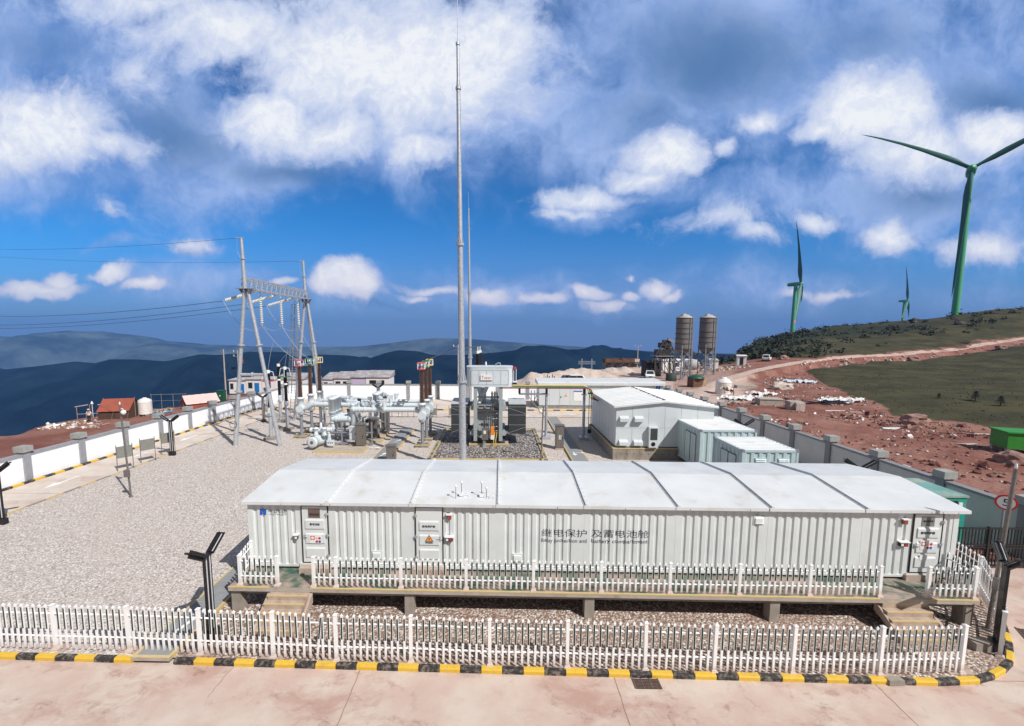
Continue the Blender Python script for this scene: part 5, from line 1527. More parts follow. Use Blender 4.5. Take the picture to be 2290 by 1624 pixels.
def radiator(x0, x1):
    for i in range(9):
        y = 34.85 + i * .31
        m = MB(); m.b2(x0, x1, y, y + .19, .95, 3.32); p = part(TF, 'radiator_panel', m, M_rad)
        m = MB(); m.b2(x0 - .01, x1 + .01, y - .02, y + .21, 3.32, 3.44); part(p, 'top_header', m, M_radtop)
        if i == 0:
            m = MB()
            for z in (1.65, 2.45, 3.1): m.b2(x0, x1, y - .03, y, z, z + .035)
            part(p, 'tie_straps', m, M_galvdull); m = MB()
            m.bar((x0, y - .022, 3.02), (x1, y - .022, 2.55), .035); part(p, 'diagonal_brace', m, M_galvdull); m = MB(); m.bar((x0, y - .022, 1.02), (x1, y - .022, 1.5), .035)
            part(p, 'diagonal_brace', m, M_galvdull)
            m = MB()
            k = 26
            for j in range(k): m.b2(x0 + (x1 - x0) * (j + .3) / k, x0 + (x1 - x0) * (j + .7) / k, y - .014, y + .001, .97, 3.3)
            part(p, 'fins', m, M_rad)
    for z in (1.05, 3.1):
        xa = x1 if x0 < -1 else x0
        s = .38 if x0 < -1 else -.38
        m = MB(); m.tube((xa + s, 34.6, z), (xa + s, 37.9, z), .16, n=16); m.tube((xa + s, 34.56, z), (xa + s, 34.62, z), .21, n=16)
        for i in range(9): m.tube((xa + s, 34.95 + i * .31, z), (xa, 34.95 + i * .31, z), .045, n=6)
        m.tube((xa + s, 36.4, z), (-.6, 36.4, z), .1, n=10)
        part(TF, 'header_pipe', m, M_trafo)
radiator(-3.6, -2.25); radiator(1.0, 2.37)
for i, (x, y) in enumerate(((-1.58, 37.0), (-1.5, 38.0), (-1.42, 39.0))):
    m = MB(); o = Vector((x, y, 0)); m.tube(o + Vector((.4, -.1, 3.2)), o + Vector((.05, 0, 4.9)), .22, .2, n=14); hb = part(TF, 'bushing_turret', m, M_gis)
    m = MB(); pr = []
    for j in range(20): z = 4.9 + 2.35 * j / 20; q = .19 - .06 * j / 20; pr += [(q, z), (q + .07, z + .04), (q, z + .08)]
    m.lathe(pr, o, 14, 0, 'Z', False); part(hb, 'black_insulator', m, M_blackins)
    m = MB(); m.tube(o + Vector((0, 0, 7.25)), o + Vector((0, 0, 7.45)), .12, n=10); m.tube(o + Vector((0, 0, 7.45)), o + Vector((0, 0, 7.8)), .03, n=6); part(hb, 'terminal', m, M_white)
    by = (34.4, 36.5, 38.6)[i]
    wire('bushing_lead', sag((-5.84, by, 6.65), (x, y, 7.8), -.25), .02, f'{("first", "second", "third")[i]} dark lead from the ringed bushings over to the transformer bushings', group='leads from the bushings to the transformer')
m = MB(); m.b2(-1.12, -.62, 34.05, 34.35, .62, 1.52); cb = part(TF, 'control_box', m, M_stain)
m = MB(); m.b2(-.98, -.8, 34.035, 34.05, 1.1, 1.36); part(cb, 'notice', m, M_white)
m = MB()
for i in range(4): m.tube((-1.02 + i * .05, 34.15, 0), (-1.02 + i * .05, 34.15, .62), .02, n=6)
part(cb, 'cable_conduits', m, M_galv)
m = MB(); m.b2(-.42, -.15, 34.2, 34.5, .75, 1.62); ob = part(TF, 'tap_changer_box', m, M_orange)
m = MB(); m.b2(-.43, -.14, 34.19, 34.51, .62, .95); part(ob, 'white_base', m, M_white)
for i in range(3):
    m = MB(); m.b2(-1.2 + i * .2, -1.03 + i * .2, 34.3, 34.45, 1.65, 1.9); g = part(TF, 'gauge_box', m, M_darksteel)
    m = MB(); m.b2(-1.18 + i * .2, -1.05 + i * .2, 34.29, 34.301, 1.7, 1.84); part(g, 'glass', m, M_glass)
m = MB()
for x in (-.72, -.5): m.bar((x, 34.7, .6), (x, 34.7, 2.9), .03)
for i in range(9): m.tube((-.72, 34.7, .75 + i * .25), (-.5, 34.7, .75 + i * .25), .015, n=5)
part(TF, 'ladder', m, M_galv)
m = MB()
for i, x in enumerate((-.35, -.22, -.05, .05, .14)): m.tube((x, 34.7 + .05 * i, .5), (x, 34.7 + .05 * i, 3.2 + .2 * i), .025 + .01 * (i % 2), n=7)
for z in (1.2, 1.55, 2.2, 2.6): m.tube((-.3, 34.62, z), (.2, 34.62, z), .03, n=7); m.lathe([(.03, 0), (.09, .03), (.09, .07), (.03, .1)], (.05, 34.55, z), 10)
part(TF, 'pipework', m, M_galv)
m = MB(); m.path([Vector((-1.4, 35.2, 3.3)), Vector((-1.2, 35.3, 3.8)), Vector((-.9, 35.4, 4.3)), Vector((-.7, 35.3, 4.78))], .15, 14); m.lathe([(.3, 3.3), (.34, 3.4), (.3, 4.35), (.2, 4.5)], (-1.15, 36.1, 0), 16); part(TF, 'relief_pipe', m, M_gis)
m = MB()
for i in range(4): m.lathe([(.1, 3.3), (.14, 3.4), (.07, 3.5), (.14, 3.6), (.07, 3.75), (.1, 3.9), (.04, 4.1)], (-.35 + i * .22, 36.8, 0), 10)
part(TF, 'low_voltage_bushings', m, M_whiteins)
m = MB()
for i in range(2):
    m.path([Vector((-.2 + i * .16, 34.25, 0)), Vector((-.2 + i * .16, 34.2, .5)), Vector((-.1 + i * .16, 34.3, 1.2))], .03, 6)
part(TF, 'earth_straps', m, M_yphase)
# ------------------------------------------------------------------ busbar bridge
BR = thing('busbar_bridge', 'yellow, green and red busbars on two posts from transformer to the white building', 'busbar', (4.2, 37, 0))
for mm, y, z, dx in ((M_yphase, 37.25, 4.55, .0), (M_green, 37.0, 4.47, .12), (M_redphase, 36.75, 4.39, .24)):
    m = MB(); m.path([Vector((.35, y, z)), Vector((7.35 + dx, y, z)), Vector((7.65 + dx, y, z - .12)), Vector((7.8 + dx, y, z - .5)), Vector((7.85 + dx, y - .05, 3.75)), Vector((8.05 + dx, y - .1, 3.45)), Vector((8.5, y - .1, 3.35))], .05, 8)
    part(BR, 'busbar', m, mm)
for x in (4.22, 7.38):
    o = Vector((x, 37, 0))
    m = MB(); m.box(o + Vector((0, 0, .12)), (.75, .75, .25)); m.tube(o, o + Vector((0, 0, 3.85)), .12, .11, 14); m.tube(o + Vector((0, 0, 3.8)), o + Vector((0, 0, 3.86)), .24, n=14)
    pp = part(BR, 'post', m, M_galv)
    for y in (36.75, 37.0, 37.25):
        m = MB(); pr = []
        for j in range(5): z = 3.88 + .46 * j / 5; pr += [(.05, z), (.1, z + .04), (.05, z + .08)]
        m.lathe(pr, (x, y, 0), 10, 0, 'Z', False); part(pp, 'insulator', m, M_blackins)
m = MB(); m.b2(1.9, 4.2, 36.7, 36.78, 3.82, 3.9); m.b2(1.9, 4.2, 37.22, 37.3, 3.82, 3.9); m.bar((2.6, 36.74, 3.82), (4.1, 36.9, 1.9), .07); part(BR, 'bracket_arm', m, M_galvdull)
for y in (36.75, 37.0, 37.25):
    m = MB(); pr = []
    for j in range(5): z = 3.9 + .46 * j / 5; pr += [(.05, z), (.1, z + .04), (.05, z + .08)]
    m.lathe(pr, (1.95, y, 0), 10, 0, 'Z', False); part(BR, 'insulator', m, M_blackins)
m = MB()
for x in (7.72, 7.9):
    m.bar((x, 36.6, .9), (x, 36.6, 4.0), .05)
m.box((7.8, 36.6, .8), (.3, .12, .3)); m.b2(7.6, 8.0, 36.5, 36.7, 3.95, 4.05)
part(BR, 'drop_conduit', m, M_black)
# ------------------------------------------------------------------ gabled plant room
PRM = thing('plant_room', 'large pale panel building with a low gable roof on a concrete plinth', 'building', (8.5, 31.1, 0))
bx0, bx1, by0, by1 = 8.5, 15.35, 31.1, 39.1
m = MB(); m.b2(bx0 - .2, bx1 + .2, by0 - .15, by1 + .2, -.05, .86); pz = part(PRM, 'plinth', m, M_conc)
m = MB(); m.b2(bx0 - .22, bx1 + .22, by0 - .17, by0 - .08, .80, .87); m.b2(bx0 - .22, bx0 - .12, by0, by1, .80, .87); part(pz, 'painted_edge', m, M_yelpale)
m = MB()
for i in range(9): m.tube((bx0 + .3 + i * .5, by0 - .156, .42), (bx0 + .3 + i * .5, by0 - .149, .42), .035, n=8)
part(pz, 'drain_holes', m, M_black)
rx = (bx0 + bx1) / 2; ez, rz_ = 3.78, 4.18
m = MB()
m.extr([(bx0, by0, .9), (bx1, by0, .9), (bx1, by0, ez), (rx, by0, rz_ - .04), (bx0, by0, ez)], (0, by1 - by0, 0))
pw = part(PRM, 'walls', m, M_panel)
m = MB()
for i in range(1, 6):
    x = bx0 + i * (bx1 - bx0) / 6; m.b2(x - .012, x + .012, by0 - .004, by0 + .01, .9, ez)
m.b2(bx0, bx1, by0 - .005, by0 + .01, 2.28, 2.3)
for i in range(1, 8):
    y = by0 + i; m.b2(bx0 - .005, bx0 + .01, y - .012, y + .012, .9, ez)
part(pw, 'panel_joints', m, M_trafo)
m = MB(); m.b2(bx0 - .03, bx1 + .03, by0 - .03, by0 + .05, .87, .93); m.b2(bx0 - .03, bx0 + .05, by0, by1, .87, .93); part(PRM, 'base_rail', m, M_darksteel)
for s, xa, xb in ((-1, bx0 - .22, rx), (1, bx1 + .22, rx)):
    m = MB()
    za = ez - .04
    m.extr([(xa, by0 - .2, za), (xa, by0 - .2, za + .12), (xb, by0 - .2, rz_ + .07), (xb, by0 - .2, rz_ - .05)], (0, by1 - by0 + .4, 0))
    for i in range(14):
        y = by0 - .1 + i * .61
        m.extr([(xa, y - .05, za + .12), (xa, y - .02, za + .165), (xa, y + .02, za + .165), (xa, y + .05, za + .12)], (xb - xa, 0, rz_ + .07 - za - .12))
    part(PRM, 'roof_slope', m, M_roof)
m = MB()
for i in range(8):
    y = by0 + i * 1.0; m.b2(rx - .05, rx + .05, y + .05, y + .82, rz_ + .06, rz_ + .13)
part(PRM, 'ridge_cap', m, M_greybin)
for x, z in ((8.72, 2.72), (9.75, 2.72), (8.72, 1.02), (9.75, 1.02)):
    m = MB(); m.extr([(x, by0 - .002, z), (x, by0 - .28, z + .05), (x, by0 - .28, z + .28), (x, by0 - .002, z + .42)], (.62, 0, 0)); part(PRM, 'vent_hood', m, M_panel)
m = MB(); m.b2(10.75, 11.4, by0 - .36, by0 - .02, .95, 2.4); ac = part(PRM, 'air_conditioner', m, M_panel)
m = MB(); m.b2(10.83, 11.32, by0 - .372, by0 - .355, 1.5, 2.32); part(ac, 'grille', m, M_rad)
m = MB(); m.tube((11.05, by0 - .375, 1.2), (11.05, by0 - .355, 1.2), .15, n=16); part(ac, 'fan', m, M_black)
# ------------------------------------------------------------------ long grey building at the back
LB = thing('switch_house', 'long flat grey panel building along the back road, with warning sign door', 'building', (12, 52.3, 0))
lx0, lx1, ly0, ly1 = 5.1, 19.7, 52.3, 55.8
m = MB(); m.b2(lx0, lx1, ly0, ly1, .35, 2.8); lw = part(LB, 'walls', m, M_panel)
m = MB(); m.b2(lx0 - .15, lx1 + .15, ly0 - .15, ly1 + .15, -.05, .3); part(LB, 'plinth', m, M_conc)
m = MB(); m.b2(lx0 - .02, lx1 + .02, ly0 - .02, ly1, .3, .38); part(LB, 'base_rail', m, M_darksteel)
m = MB(); m.extr([(lx0 - .2, ly0 - .25, 2.8), (lx0 - .2, ly0 - .25, 3.08), (lx0 - .2, ly0 + .2, 3.2), (lx0 - .2, ly1 + .2, 3.3), (lx0 - .2, ly1 + .2, 2.8)], (lx1 - lx0 + .4, 0, 0)); part(LB, 'roof', m, M_roof)
m = MB()
for i in range(1, 12): m.b2(lx0 + i * 1.22 - .012, lx0 + i * 1.22 + .012, ly0 - .004, ly0 + .01, .38, 2.8)
part(lw, 'panel_joints', m, M_trafo)
pa, pb_ = W('3', 1855, 705, Y=52.3), W('3', 1938, 855, Y=52.3)
m = MB(); m.b2(pa.x, pb_.x, ly0 - .03, ly0 + .01, .4, pa.z); dd = part(LB, 'door', m, M_panel)
m = MB(); m.extr([(pa.x + .55, ly0 - .034, pa.z - .75), (pa.x + .95, ly0 - .034, pa.z - .75), (pa.x + .75, ly0 - .034, pa.z - .42)], (0, -.006, 0)); part(dd, 'warning_triangle', m, M_orsign)
m = MB(); m.b2(pa.x + .12, pa.x + .2, ly0 - .08, ly0 - .03, 1.3, 1.5); part(dd, 'handle', m, M_black)
pa = W('3', 2006, 710, Y=52.3)
m = MB(); m.b2(pa.x, pa.x + 1.0, ly0 - .03, ly0, pa.z - 1.2, pa.z); nb_ = part(LB, 'notice_board', m, M_white)
m = MB(); m.b2(pa.x, pa.x + 1.0, ly0 - .036, ly0 - .028, pa.z - .14, pa.z); part(nb_, 'blue_header', m, M_logoblue)
pa = W('4', 805, 852, Y=52.3)
m = MB(); m.extr([(pa.x, ly0 - .02, pa.z - .5), (pa.x + .22, ly0 - .02, pa.z - .5), (pa.x + .3, ly0 - .02, pa.z), (pa.x + .08, ly0 - .02, pa.z)], (0, .015, 0)); m.extr([(pa.x + .3, ly0 - .02, pa.z - .5), (pa.x + .52, ly0 - .02, pa.z - .5), (pa.x + .6, ly0 - .02, pa.z), (pa.x + .38, ly0 - .02, pa.z)], (0, .015, 0)); part(LB, 'blue_emblem', m, M_logoblue)
m = MB()
for x in (lx0 - .9, lx0 - .5): m.b2(x - .04, x + .04, ly0 + .5, ly0 + .58, 0, 2.1)
m.bar((lx0 - .9, ly0 + .54, 0), (lx0 - .1, ly0 + .54, 1.9), .06); part(LB, 'side_ladder', m, M_darksteel)
# ------------------------------------------------------------------ shipping containers
def container(x0, x1, y0, y1, z0, z1, label, vents):
    T = thing('shipping_container', label, 'container', ((x0 + x1) / 2, y0, 0), 'pale blue containers by the shaded wall')
    def run(a, b):
        P = [(a, 0)]; d = a + .2
        while d < b - .3: P += [(d, 0), (d + .06, .05), (d + .2, .05), (d + .26, 0)]; d += .42
        return P + [(b, 0)]
    m = MB(); corr(m, run(x0, x1), 'x', z0 + .1, z1 - .08, lambda d, q, z: Vector((d, y0 + q, z))); fw = part(T, 'end_wall', m, M_cont)
    m = MB(); corr(m, run(x0, x1), 'x', z0 + .1, z1 - .08, lambda d, q, z: Vector((d, y1 - q, z))); part(T, 'end_wall', m, M_cont)
    m = MB(); corr(m, run(y0, y1), 'y', z0 + .1, z1 - .08, lambda d, q, z: Vector((x0 + q, d, z))); sw = part(T, 'side_wall', m, M_cont)
    m = MB(); corr(m, run(y0, y1), 'y', z0 + .1, z1 - .08, lambda d, q, z: Vector((x1 - q, d, z))); part(T, 'side_wall', m, M_cont)
    m = MB(); m.b2(x0, x1, y0, y1, z1 - .1, z1 - .02)
    d = y0 + .15
    while d < y1 - .2: m.extr([(x0 + .08, d, z1 - .02), (x0 + .08, d + .04, z1 + .012), (x0 + .08, d + .14, z1 + .012), (x0 + .08, d + .18, z1 - .02)], (x1 - x0 - .16, 0, 0)); d += .32
    part(T, 'roof', m, M_roof)
    m = MB()
    for x in (x0 - .02, x1 - .1):
        for y in (y0 - .02, y1 - .1): m.b2(x, x + .12, y, y + .12, z0, z1 + .02)
    for y in (y0 - .02, y1 - .08):
        m.b2(x0, x1, y, y + .1, z0, z0 + .14); m.b2(x0, x1, y, y + .1, z1 - .12, z1)
    for x in (x0 - .02, x1 - .08):
        m.b2(x, x + .1, y0, y1, z0, z0 + .14); m.b2(x, x + .1, y0, y1, z1 - .12, z1)
    part(T, 'frame', m, M_cont)
    m = MB()
    for x in (x0 - .03, x1 - .11):
        for y in (y0 - .03, y1 - .11): m.b2(x, x + .14, y, y + .14, z1 - .1, z1 + .025)
    part(T, 'corner_castings', m, M_galvdull)
    for i in range(2):
        ya = y0 + .55 + i * .82
        m = MB(); m.b2(x0 - .035, x0 + .02, ya, ya + .78, z0 + .2, z1 - .45); dr = part(T, 'door', m, M_cont)
        m = MB()
        for yy in (ya - .015, ya + .765): m.b2(x0 - .042, x0 - .03, yy, yy + .03, z0 + .2, z1 - .45)
        m.b2(x0 - .042, x0 - .03, ya, ya + .78, z1 - .46, z1 - .43); part(dr, 'door_seal', m, M_black)
    for x in vents:
        m = MB(); m.b2(x, x + .62, y0 - .03, y0 + .03, z1 - .85, z1 - .42); v_ = part(fw, 'vent', m, M_cont)
    m = MB()
    for x in (x0 + .2, x1 - .5):
        for y in (y0 + .2, y1 - .5): m.b2(x, x + .3, y, y + .3, -.02, z0)
    part(T, 'footing', m, M_conc)
    for x in vents:
        m = MB()
        for i in range(4):
            z = z1 - .78 + i * .09; m.extr([(x + .05, y0 - .03, z), (x + .05, y0 - .075, z - .02), (x + .05, y0 - .03, z + .05)], (.52, 0, 0))
        part(T, 'louvres', m, M_cont)
container(12.9, 16.4, 27.7, 32.5, .35, 2.9, 'pale blue ribbed container beside the plant room, the taller one behind', (14.0, 15.3))
container(12.95, 15.85, 23.0, 26.1, .3, 2.88, 'pale blue ribbed container with two vents just behind the cabin roof', (13.6, 14.8))
# ------------------------------------------------------------------ generator, gate, sign, grates
GN = thing('diesel_generator', 'teal generator housing with a dusty top behind the end of the cabin', 'generator', (18.2, 18.2, 0))
m = MB(); m.b2(16.2, 19.62, 18.2, 20.4, .25, 2.2); gb = part(GN, 'housing', m, M_teal)
m = MB(); m.b2(16.15, 19.67, 18.15, 20.45, 2.2, 2.28); part(GN, 'roof', m, M_tealroof)
m = MB(); m.b2(16.3, 19.5, 18.25, 20.35, -.02, .25); part(GN, 'skid', m, M_black)
m = MB(); m.b2(18.6, 19.25, 18.17, 18.205, 1.6, 2.05); gp = part(gb, 'control_window', m, M_black)
m = MB(); m.b2(19.3, 19.45, 18.17, 18.2, 1.8, 1.98); part(gb, 'notice', m, M_white)
m = MB()
for i in range(8): m.b2(16.6, 18.4, 18.18, 18.2, .5 + i * .13, .56 + i * .13)
part(gb, 'louvres', m, M_teal)
GA = thing('sliding_gate', 'black barred sliding gate at the yard entrance beside the sign', 'gate', (19.4, 16.75, -.1))
m = MB()
for z in (.12, .85, .95, 1.62): m.b2(17.3, 22.6, 16.72, 16.78, -.1 + z - .03, -.1 + z + .03)
for x in (17.3, 19.0, 20.8, 22.55): m.b2(x, x + .08, 16.7, 16.8, -.1, 1.58)
part(GA, 'frame', m, M_black)
m = MB()
for i in range(42): m.b2(17.42 + i * .124, 17.45 + i * .124, 16.735, 16.765, 0, 1.5)
part(GA, 'bars', m, M_black)
p = W('7', 1068, 360, Y=17.2)
SG = thing('speed_limit_sign', 'round white speed limit sign with red ring and a black five', 'sign', (p.x, p.y, 0))
fd = (Vector((0, 0, p.z)) - Vector((p.x, p.y, p.z))).normalized(); Rs = fd.to_track_quat('Z', 'Y').to_matrix()
m = MB(); m.tube((p.x, p.y + .05, -.1), (p.x, p.y + .05, p.z + .2), .035, n=8); part(SG, 'post', m, M_galvdull)
m = MB(); m.lathe([(.31, -.01), (.31, .012)], p, 32, 0, 'Z', False, Rs); ds = part(SG, 'disc', m, M_red)
m = MB(); m.lathe([(.245, .012), (.245, .018)], p, 32, 0, 'Z', False, Rs); part(ds, 'white_field', m, M_white)
tm = text_mb('5', .4, p + Rs @ Vector((-.09, -.14, .02)), M=Rs, width=.18, height=.28); part(ds, 'number', tm, M_txtblack)
def grate(c, w, d, n, label, rz=0):
    T = thing('drain_grate', label, 'drain', c, 'drain grates in the road', rz)
    o = Vector(c); m = MB(); m.box(o + Vector((0, 0, .003)), (w, d, .006)); part(T, 'recess', m, M_black)
    m = MB()
    for i in range(n): m.box(o + Vector((0, -d / 2 + d * (i + .5) / n, .012)), (w, d / n * .45, .012))
    for x in (-w / 2, -w / 6, w / 6, w / 2): m.box(o + Vector((x, 0, .014)), (.03, d, .014))
    part(T, 'bars', m, M_grate)
grate((3.95, 10.72, -.1), .66, .34, 7, 'rusty iron drain grate in the road before the front kerb')
grate((16.2, 12.75, -.1), .5, .75, 7, 'rusty iron drain grate in the road past the kerb corner', RAD(-30))
m = MB(); m.b2(13.65, 14.15, 11.95, 12.25, 0, .24); single('concrete_block', m, M_conc, 'small rough concrete block at the foot of the corner lamp', 'block', (13.9, 12.1, 0))
p = W('e', 1200, 905, z=-.1)
m = MB(); m.box((p.x, p.y - .02, -.03), (.4, .16, .15), .05); single('concrete_block', m, M_conc, 'broken grey block leaning on the front kerb below the fence end', 'block', (p.x, p.y, -.1))
# ------------------------------------------------------------------ outside the walls
def gz(x, y): return terr_n(x, y) - .03
def at(k, x, y, Y):
    """point on the terrain under a measured picture column at distance Y"""
    p = W(k, x, y, Y=Y)
    return Vector((p.x, p.y, gz(p.x, p.y)))
# wind turbines
def turbine(base, hub, yaw, phase, R, label, bend=9., droop=0., th=1., ch=1., angles=None, bands=True, pitch=.35, fat=1.):
    """yaw = direction the rotor looks (radians, 0 = -Y towards the camera); phase = angle of the first blade"""
    T = thing('wind_turbine', label, 'wind turbine', base, 'green wind turbines on the hill')
    b, h = Vector(base), Vector(hub)
    n = Vector((sin(yaw), -cos(yaw), .06)).normalized()
    rx_ = Vector((cos(yaw), sin(yaw), 0)); up = n.cross(rx_) * -1
    if up.z < 0: up = -up
    tw = h - n * 4.2
    m = MB(); top = Vector((tw.x, tw.y, h.z - 1.9)); m.tube((tw.x, tw.y, b.z - 3), top, 2.45 * th, 1.75 * th, 32)
    for f in (.33, .66): q = Vector((tw.x, tw.y, b.z)).lerp(top, f); m.tube(q - Vector((0, 0, .12)), q + Vector((0, 0, .12)), (2.45 - .7 * f) * th + .05, n=32)
    m.tube(top - Vector((0, 0, .5)), top + Vector((0, 0, .2)), 1.85 * th, n=32)
    part(T, 'tower', m, M_tgreen)
    m = MB(); R3 = n.to_track_quat('Z', 'Y').to_matrix()
    m.lathe([(1.2, -11.5), (1.75, -10.5), (1.95, -6), (1.95, -3), (1.6, -1.9)], h, 20, 0, 'Z', True, R3); part(T, 'nacelle', m, M_tgreen)
    m = MB(); m.lathe([(1.7, -1.8), (1.9, -.6), (1.75, .8), (1.2, 1.9), (.3, 2.5)], h, 20, 0, 'Z', True, R3); part(T, 'hub', m, M_tgreen)
    for k in range(3):
        a = angles[k] if angles else phase + k * 2 * pi / 3
        d = rx_ * cos(a) + up * sin(a)
        tv = n.cross(d).normalized()
        secs = [(.02, 1.15, 1.15, 0), (.06, 1.1, 1.1, 0), (.14, 1.9, .75, .25), (.22, 2.15, .55, .2), (.4, 1.6, .36, .14), (.6, 1.1, .24, .08), (.8, .72, .14, .04), (.87, .58, .12, .03), (.93, .42, .09, .02), (1, .12, .04, 0)]
        for nm, s0, mm in (('blade', [q for q in secs if q[0] <= .87], M_tdark), ('red_band' if bands else 'outer_blade', [q for q in secs if .87 <= q[0] <= .93], M_redtip), ('blade_tip', [q for q in secs if q[0] >= .93], M_tdark)):
            vs, N_ = [], 14
            for f, c, tk, tw_ in s0:
                o = h + d * (R * f) - n * (bend * f * f) - Vector((0, 0, droop * f * f))
                ta = pitch * (1 - f * .4)
                e1 = tv * cos(ta) + n * sin(ta); e2 = n * cos(ta) - tv * sin(ta)
                for i in range(N_):
                    an = 2 * pi * i / N_; vs.append(o + e1 * (cos(an) * c - c * tw_ * .8) * ch + e2 * (sin(an) * tk * fat))
            m = MB(); m.add(vs, [(j * N_ + i, j * N_ + (i + 1) % N_, (j + 1) * N_ + (i + 1) % N_, (j + 1) * N_ + i) for j in range(len(s0) - 1) for i in range(N_)], 0, True)
            m.add(vs[-N_:], [tuple(range(N_))])
            if not bands: mm = M_tdark
            if nm == 'blade': bl = part(T, nm, m, mm)
            else: part(bl, nm, m, mm)
h = W('f', 1432, 468, Y=240)
turbine((h.x, 243, 19), h, RAD(-43), RAD(146), 59, 'nearest and largest green wind turbine, its blades spread in a Y', 5, 5, .66, .68, (RAD(141), RAD(31), RAD(268)), False)
h = W('f', 262, 1256, Y=468)
turbine((h.x - 4, 468, gz(h.x - 4, 468)), h, RAD(53), RAD(105), 62, 'green wind turbine seen side on, a red banded blade pointing down', 3, 0, .95, 1.12, None, True, 1.1, 1.3)
h = W('f', 993, 1372, Y=790)
turbine((h.x - 6, 790, gz(h.x - 6, 790)), h, RAD(43), RAD(92), 60, 'smallest and farthest green wind turbine peeping over the hill crest', 3, 0, .95, 1.15, None, True, 1.1, 1.3)
# silos
def silo(cx, cy, z0, r, zc0, zc1, zleg, rings, label, dark):
    T = thing('cement_silo', label, 'silo', (cx, cy, z0), 'cement silos of the mixing plant')
    o = Vector((cx, cy, 0))
    m = MB(); m.lathe([(r, zc0), (r, zc1)], o, 36)
    part(T, 'drum', m, M_silo)
    m = MB()
    for f in rings: z = zc0 + (zc1 - zc0) * f; m.lathe([(r, z - .06), (r + .06, z - .05), (r + .06, z + .05), (r, z + .06)], o, 36)
    part(T, 'hoops', m, M_darksteel)
    m = MB(); m.lathe([(r + .05, zc1), (r + .05, zc1 + .08), (r * .45, zc1 + .55), (.12, zc1 + .85)], o, 36); rf = part(T, 'roof', m, M_siloroof)
    m = MB(); m.tube(o + Vector((-.6, -.5, zc1 + .3)), o + Vector((-.6, -.5, zc1 + .75)), .3, n=12); m.tube(o + Vector((.5, -.3, zc1 + .3)), o + Vector((.5, -.3, zc1 + .7)), .22, n=12); part(rf, 'filter', m, M_siloroof)
    m = MB(); m.lathe([(r, zc0), (.3, zleg), (.25, zleg - .4)], o, 36); part(T, 'cone', m, M_silo)
    for i in range(4):
        a = pi / 4 + i * pi / 2 + .25
        q = o + Vector((r * .96 * cos(a), r * .96 * sin(a), 0)); m = MB(); m.tube(q + Vector((0, 0, z0)), q + Vector((0, 0, zc0 + .8)), .13, n=10); m.box(q + Vector((0, 0, z0 + .1)), (.5, .5, .2)); part(T, 'leg', m, M_galvdull)
    m = MB()
    P = [o + Vector((r * .96 * cos(pi / 4 + i * pi / 2 + .25), r * .96 * sin(pi / 4 + i * pi / 2 + .25), 0)) for i in range(4)]
    zs = [z0 + .3, z0 + (zc0 - z0) * .35, z0 + (zc0 - z0) * .7, zc0]
    for i in range(4):
        a, b = P[i], P[(i + 1) % 4]
        for u, v in zip(zs[:-1], zs[1:]): m.bar(a + Vector((0, 0, u)), b + Vector((0, 0, v)), .09); m.bar(b + Vector((0, 0, u)), a + Vector((0, 0, v)), .09); m.bar(a + Vector((0, 0, v)), b + Vector((0, 0, v)), .09)
    part(T, 'bracing', m, M_galvdull)
    m = MB(); a = RAD(-42); q = o + Vector(((r + .18) * cos(a), (r + .18) * sin(a), 0)); t_ = Vector((-sin(a), cos(a), 0)) * .24
    for s in (-1, 1): m.bar(q + t_ * s + Vector((0, 0, z0)), q + t_ * s + Vector((0, 0, zc1 + .6)), .07)
    for i in range(40): zz2 = z0 + .4 + i * (zc1 - z0) / 40; m.tube(q - t_ + Vector((0, 0, zz2)), q + t_ + Vector((0, 0, zz2)), .02, n=5)
    m.tube(o + Vector(((r + .1) * cos(a - .5), (r + .1) * sin(a - .5), z0 + 1)), o + Vector(((r + .1) * cos(a - .5), (r + .1) * sin(a - .5), zc1)), .07, n=8)
    part(T, 'ladder', m, M_galvdull)
ya = 88.5
c1, c2 = W('12', 632, 1060, Y=ya), W('12', 985, 1000, Y=97)
Z12 = lambda y, Y: W('12', 700, y, Y=Y).z
silo(c1.x, ya, gz(c1.x, ya), (W('12', 750, 300, Y=ya).x - W('12', 515, 300, Y=ya).x) / 2, Z12(632, ya), Z12(160, ya), Z12(735, ya), (.02, .18, .34, .5, .66, .84, .99), 'darker dusty cement silo on four legs, next to the mixing tower', 1)
silo(c2.x, 97, gz(c2.x, 97), (W('12', 1100, 300, Y=97).x - W('12', 868, 300, Y=97).x) / 2, Z12(618, 97), Z12(158, 97), Z12(735, 97), (.02, .2, .36, .54, .84, .99), 'lighter dusty cement silo on four legs, set a little farther back', 0)
# mixing tower: sloping truss, hoppers, platform
YM = 95.
q = lambda x, y, dy=0.: W('12', x, y, Y=YM + dy)
MT = thing('mixing_tower', 'dark skeletal concrete mixing tower with sloping conveyor frame beside the silos', 'mixing tower', at('12', 400, 900, YM))
gm_ = at('12', 400, 900, YM).z
m = MB()
for dy in (0, 3):
    for a, b in (((175, 830), (375, 490)), ((430, 480), (560, 760)), ((300, 830), (430, 480)), ((220, 735), (500, 735)), ((290, 660), (480, 660)), ((450, 600), (450, 1000)), ((300, 735), (300, 1010)), ((500, 735), (500, 1010)), ((225, 735), (225, 1010))):
        m.bar(q(*a, dy), q(*b, dy), .22)
for i in range(9):
    f = i / 8
    a, b = q(175 + 200 * f, 830 - 340 * f), q(175 + 200 * f, 830 - 340 * f, 3); m.bar(a, b, .12)
    if i < 8: m.bar(a, q(300 + 130 * f, 830 - 350 * f), .1)
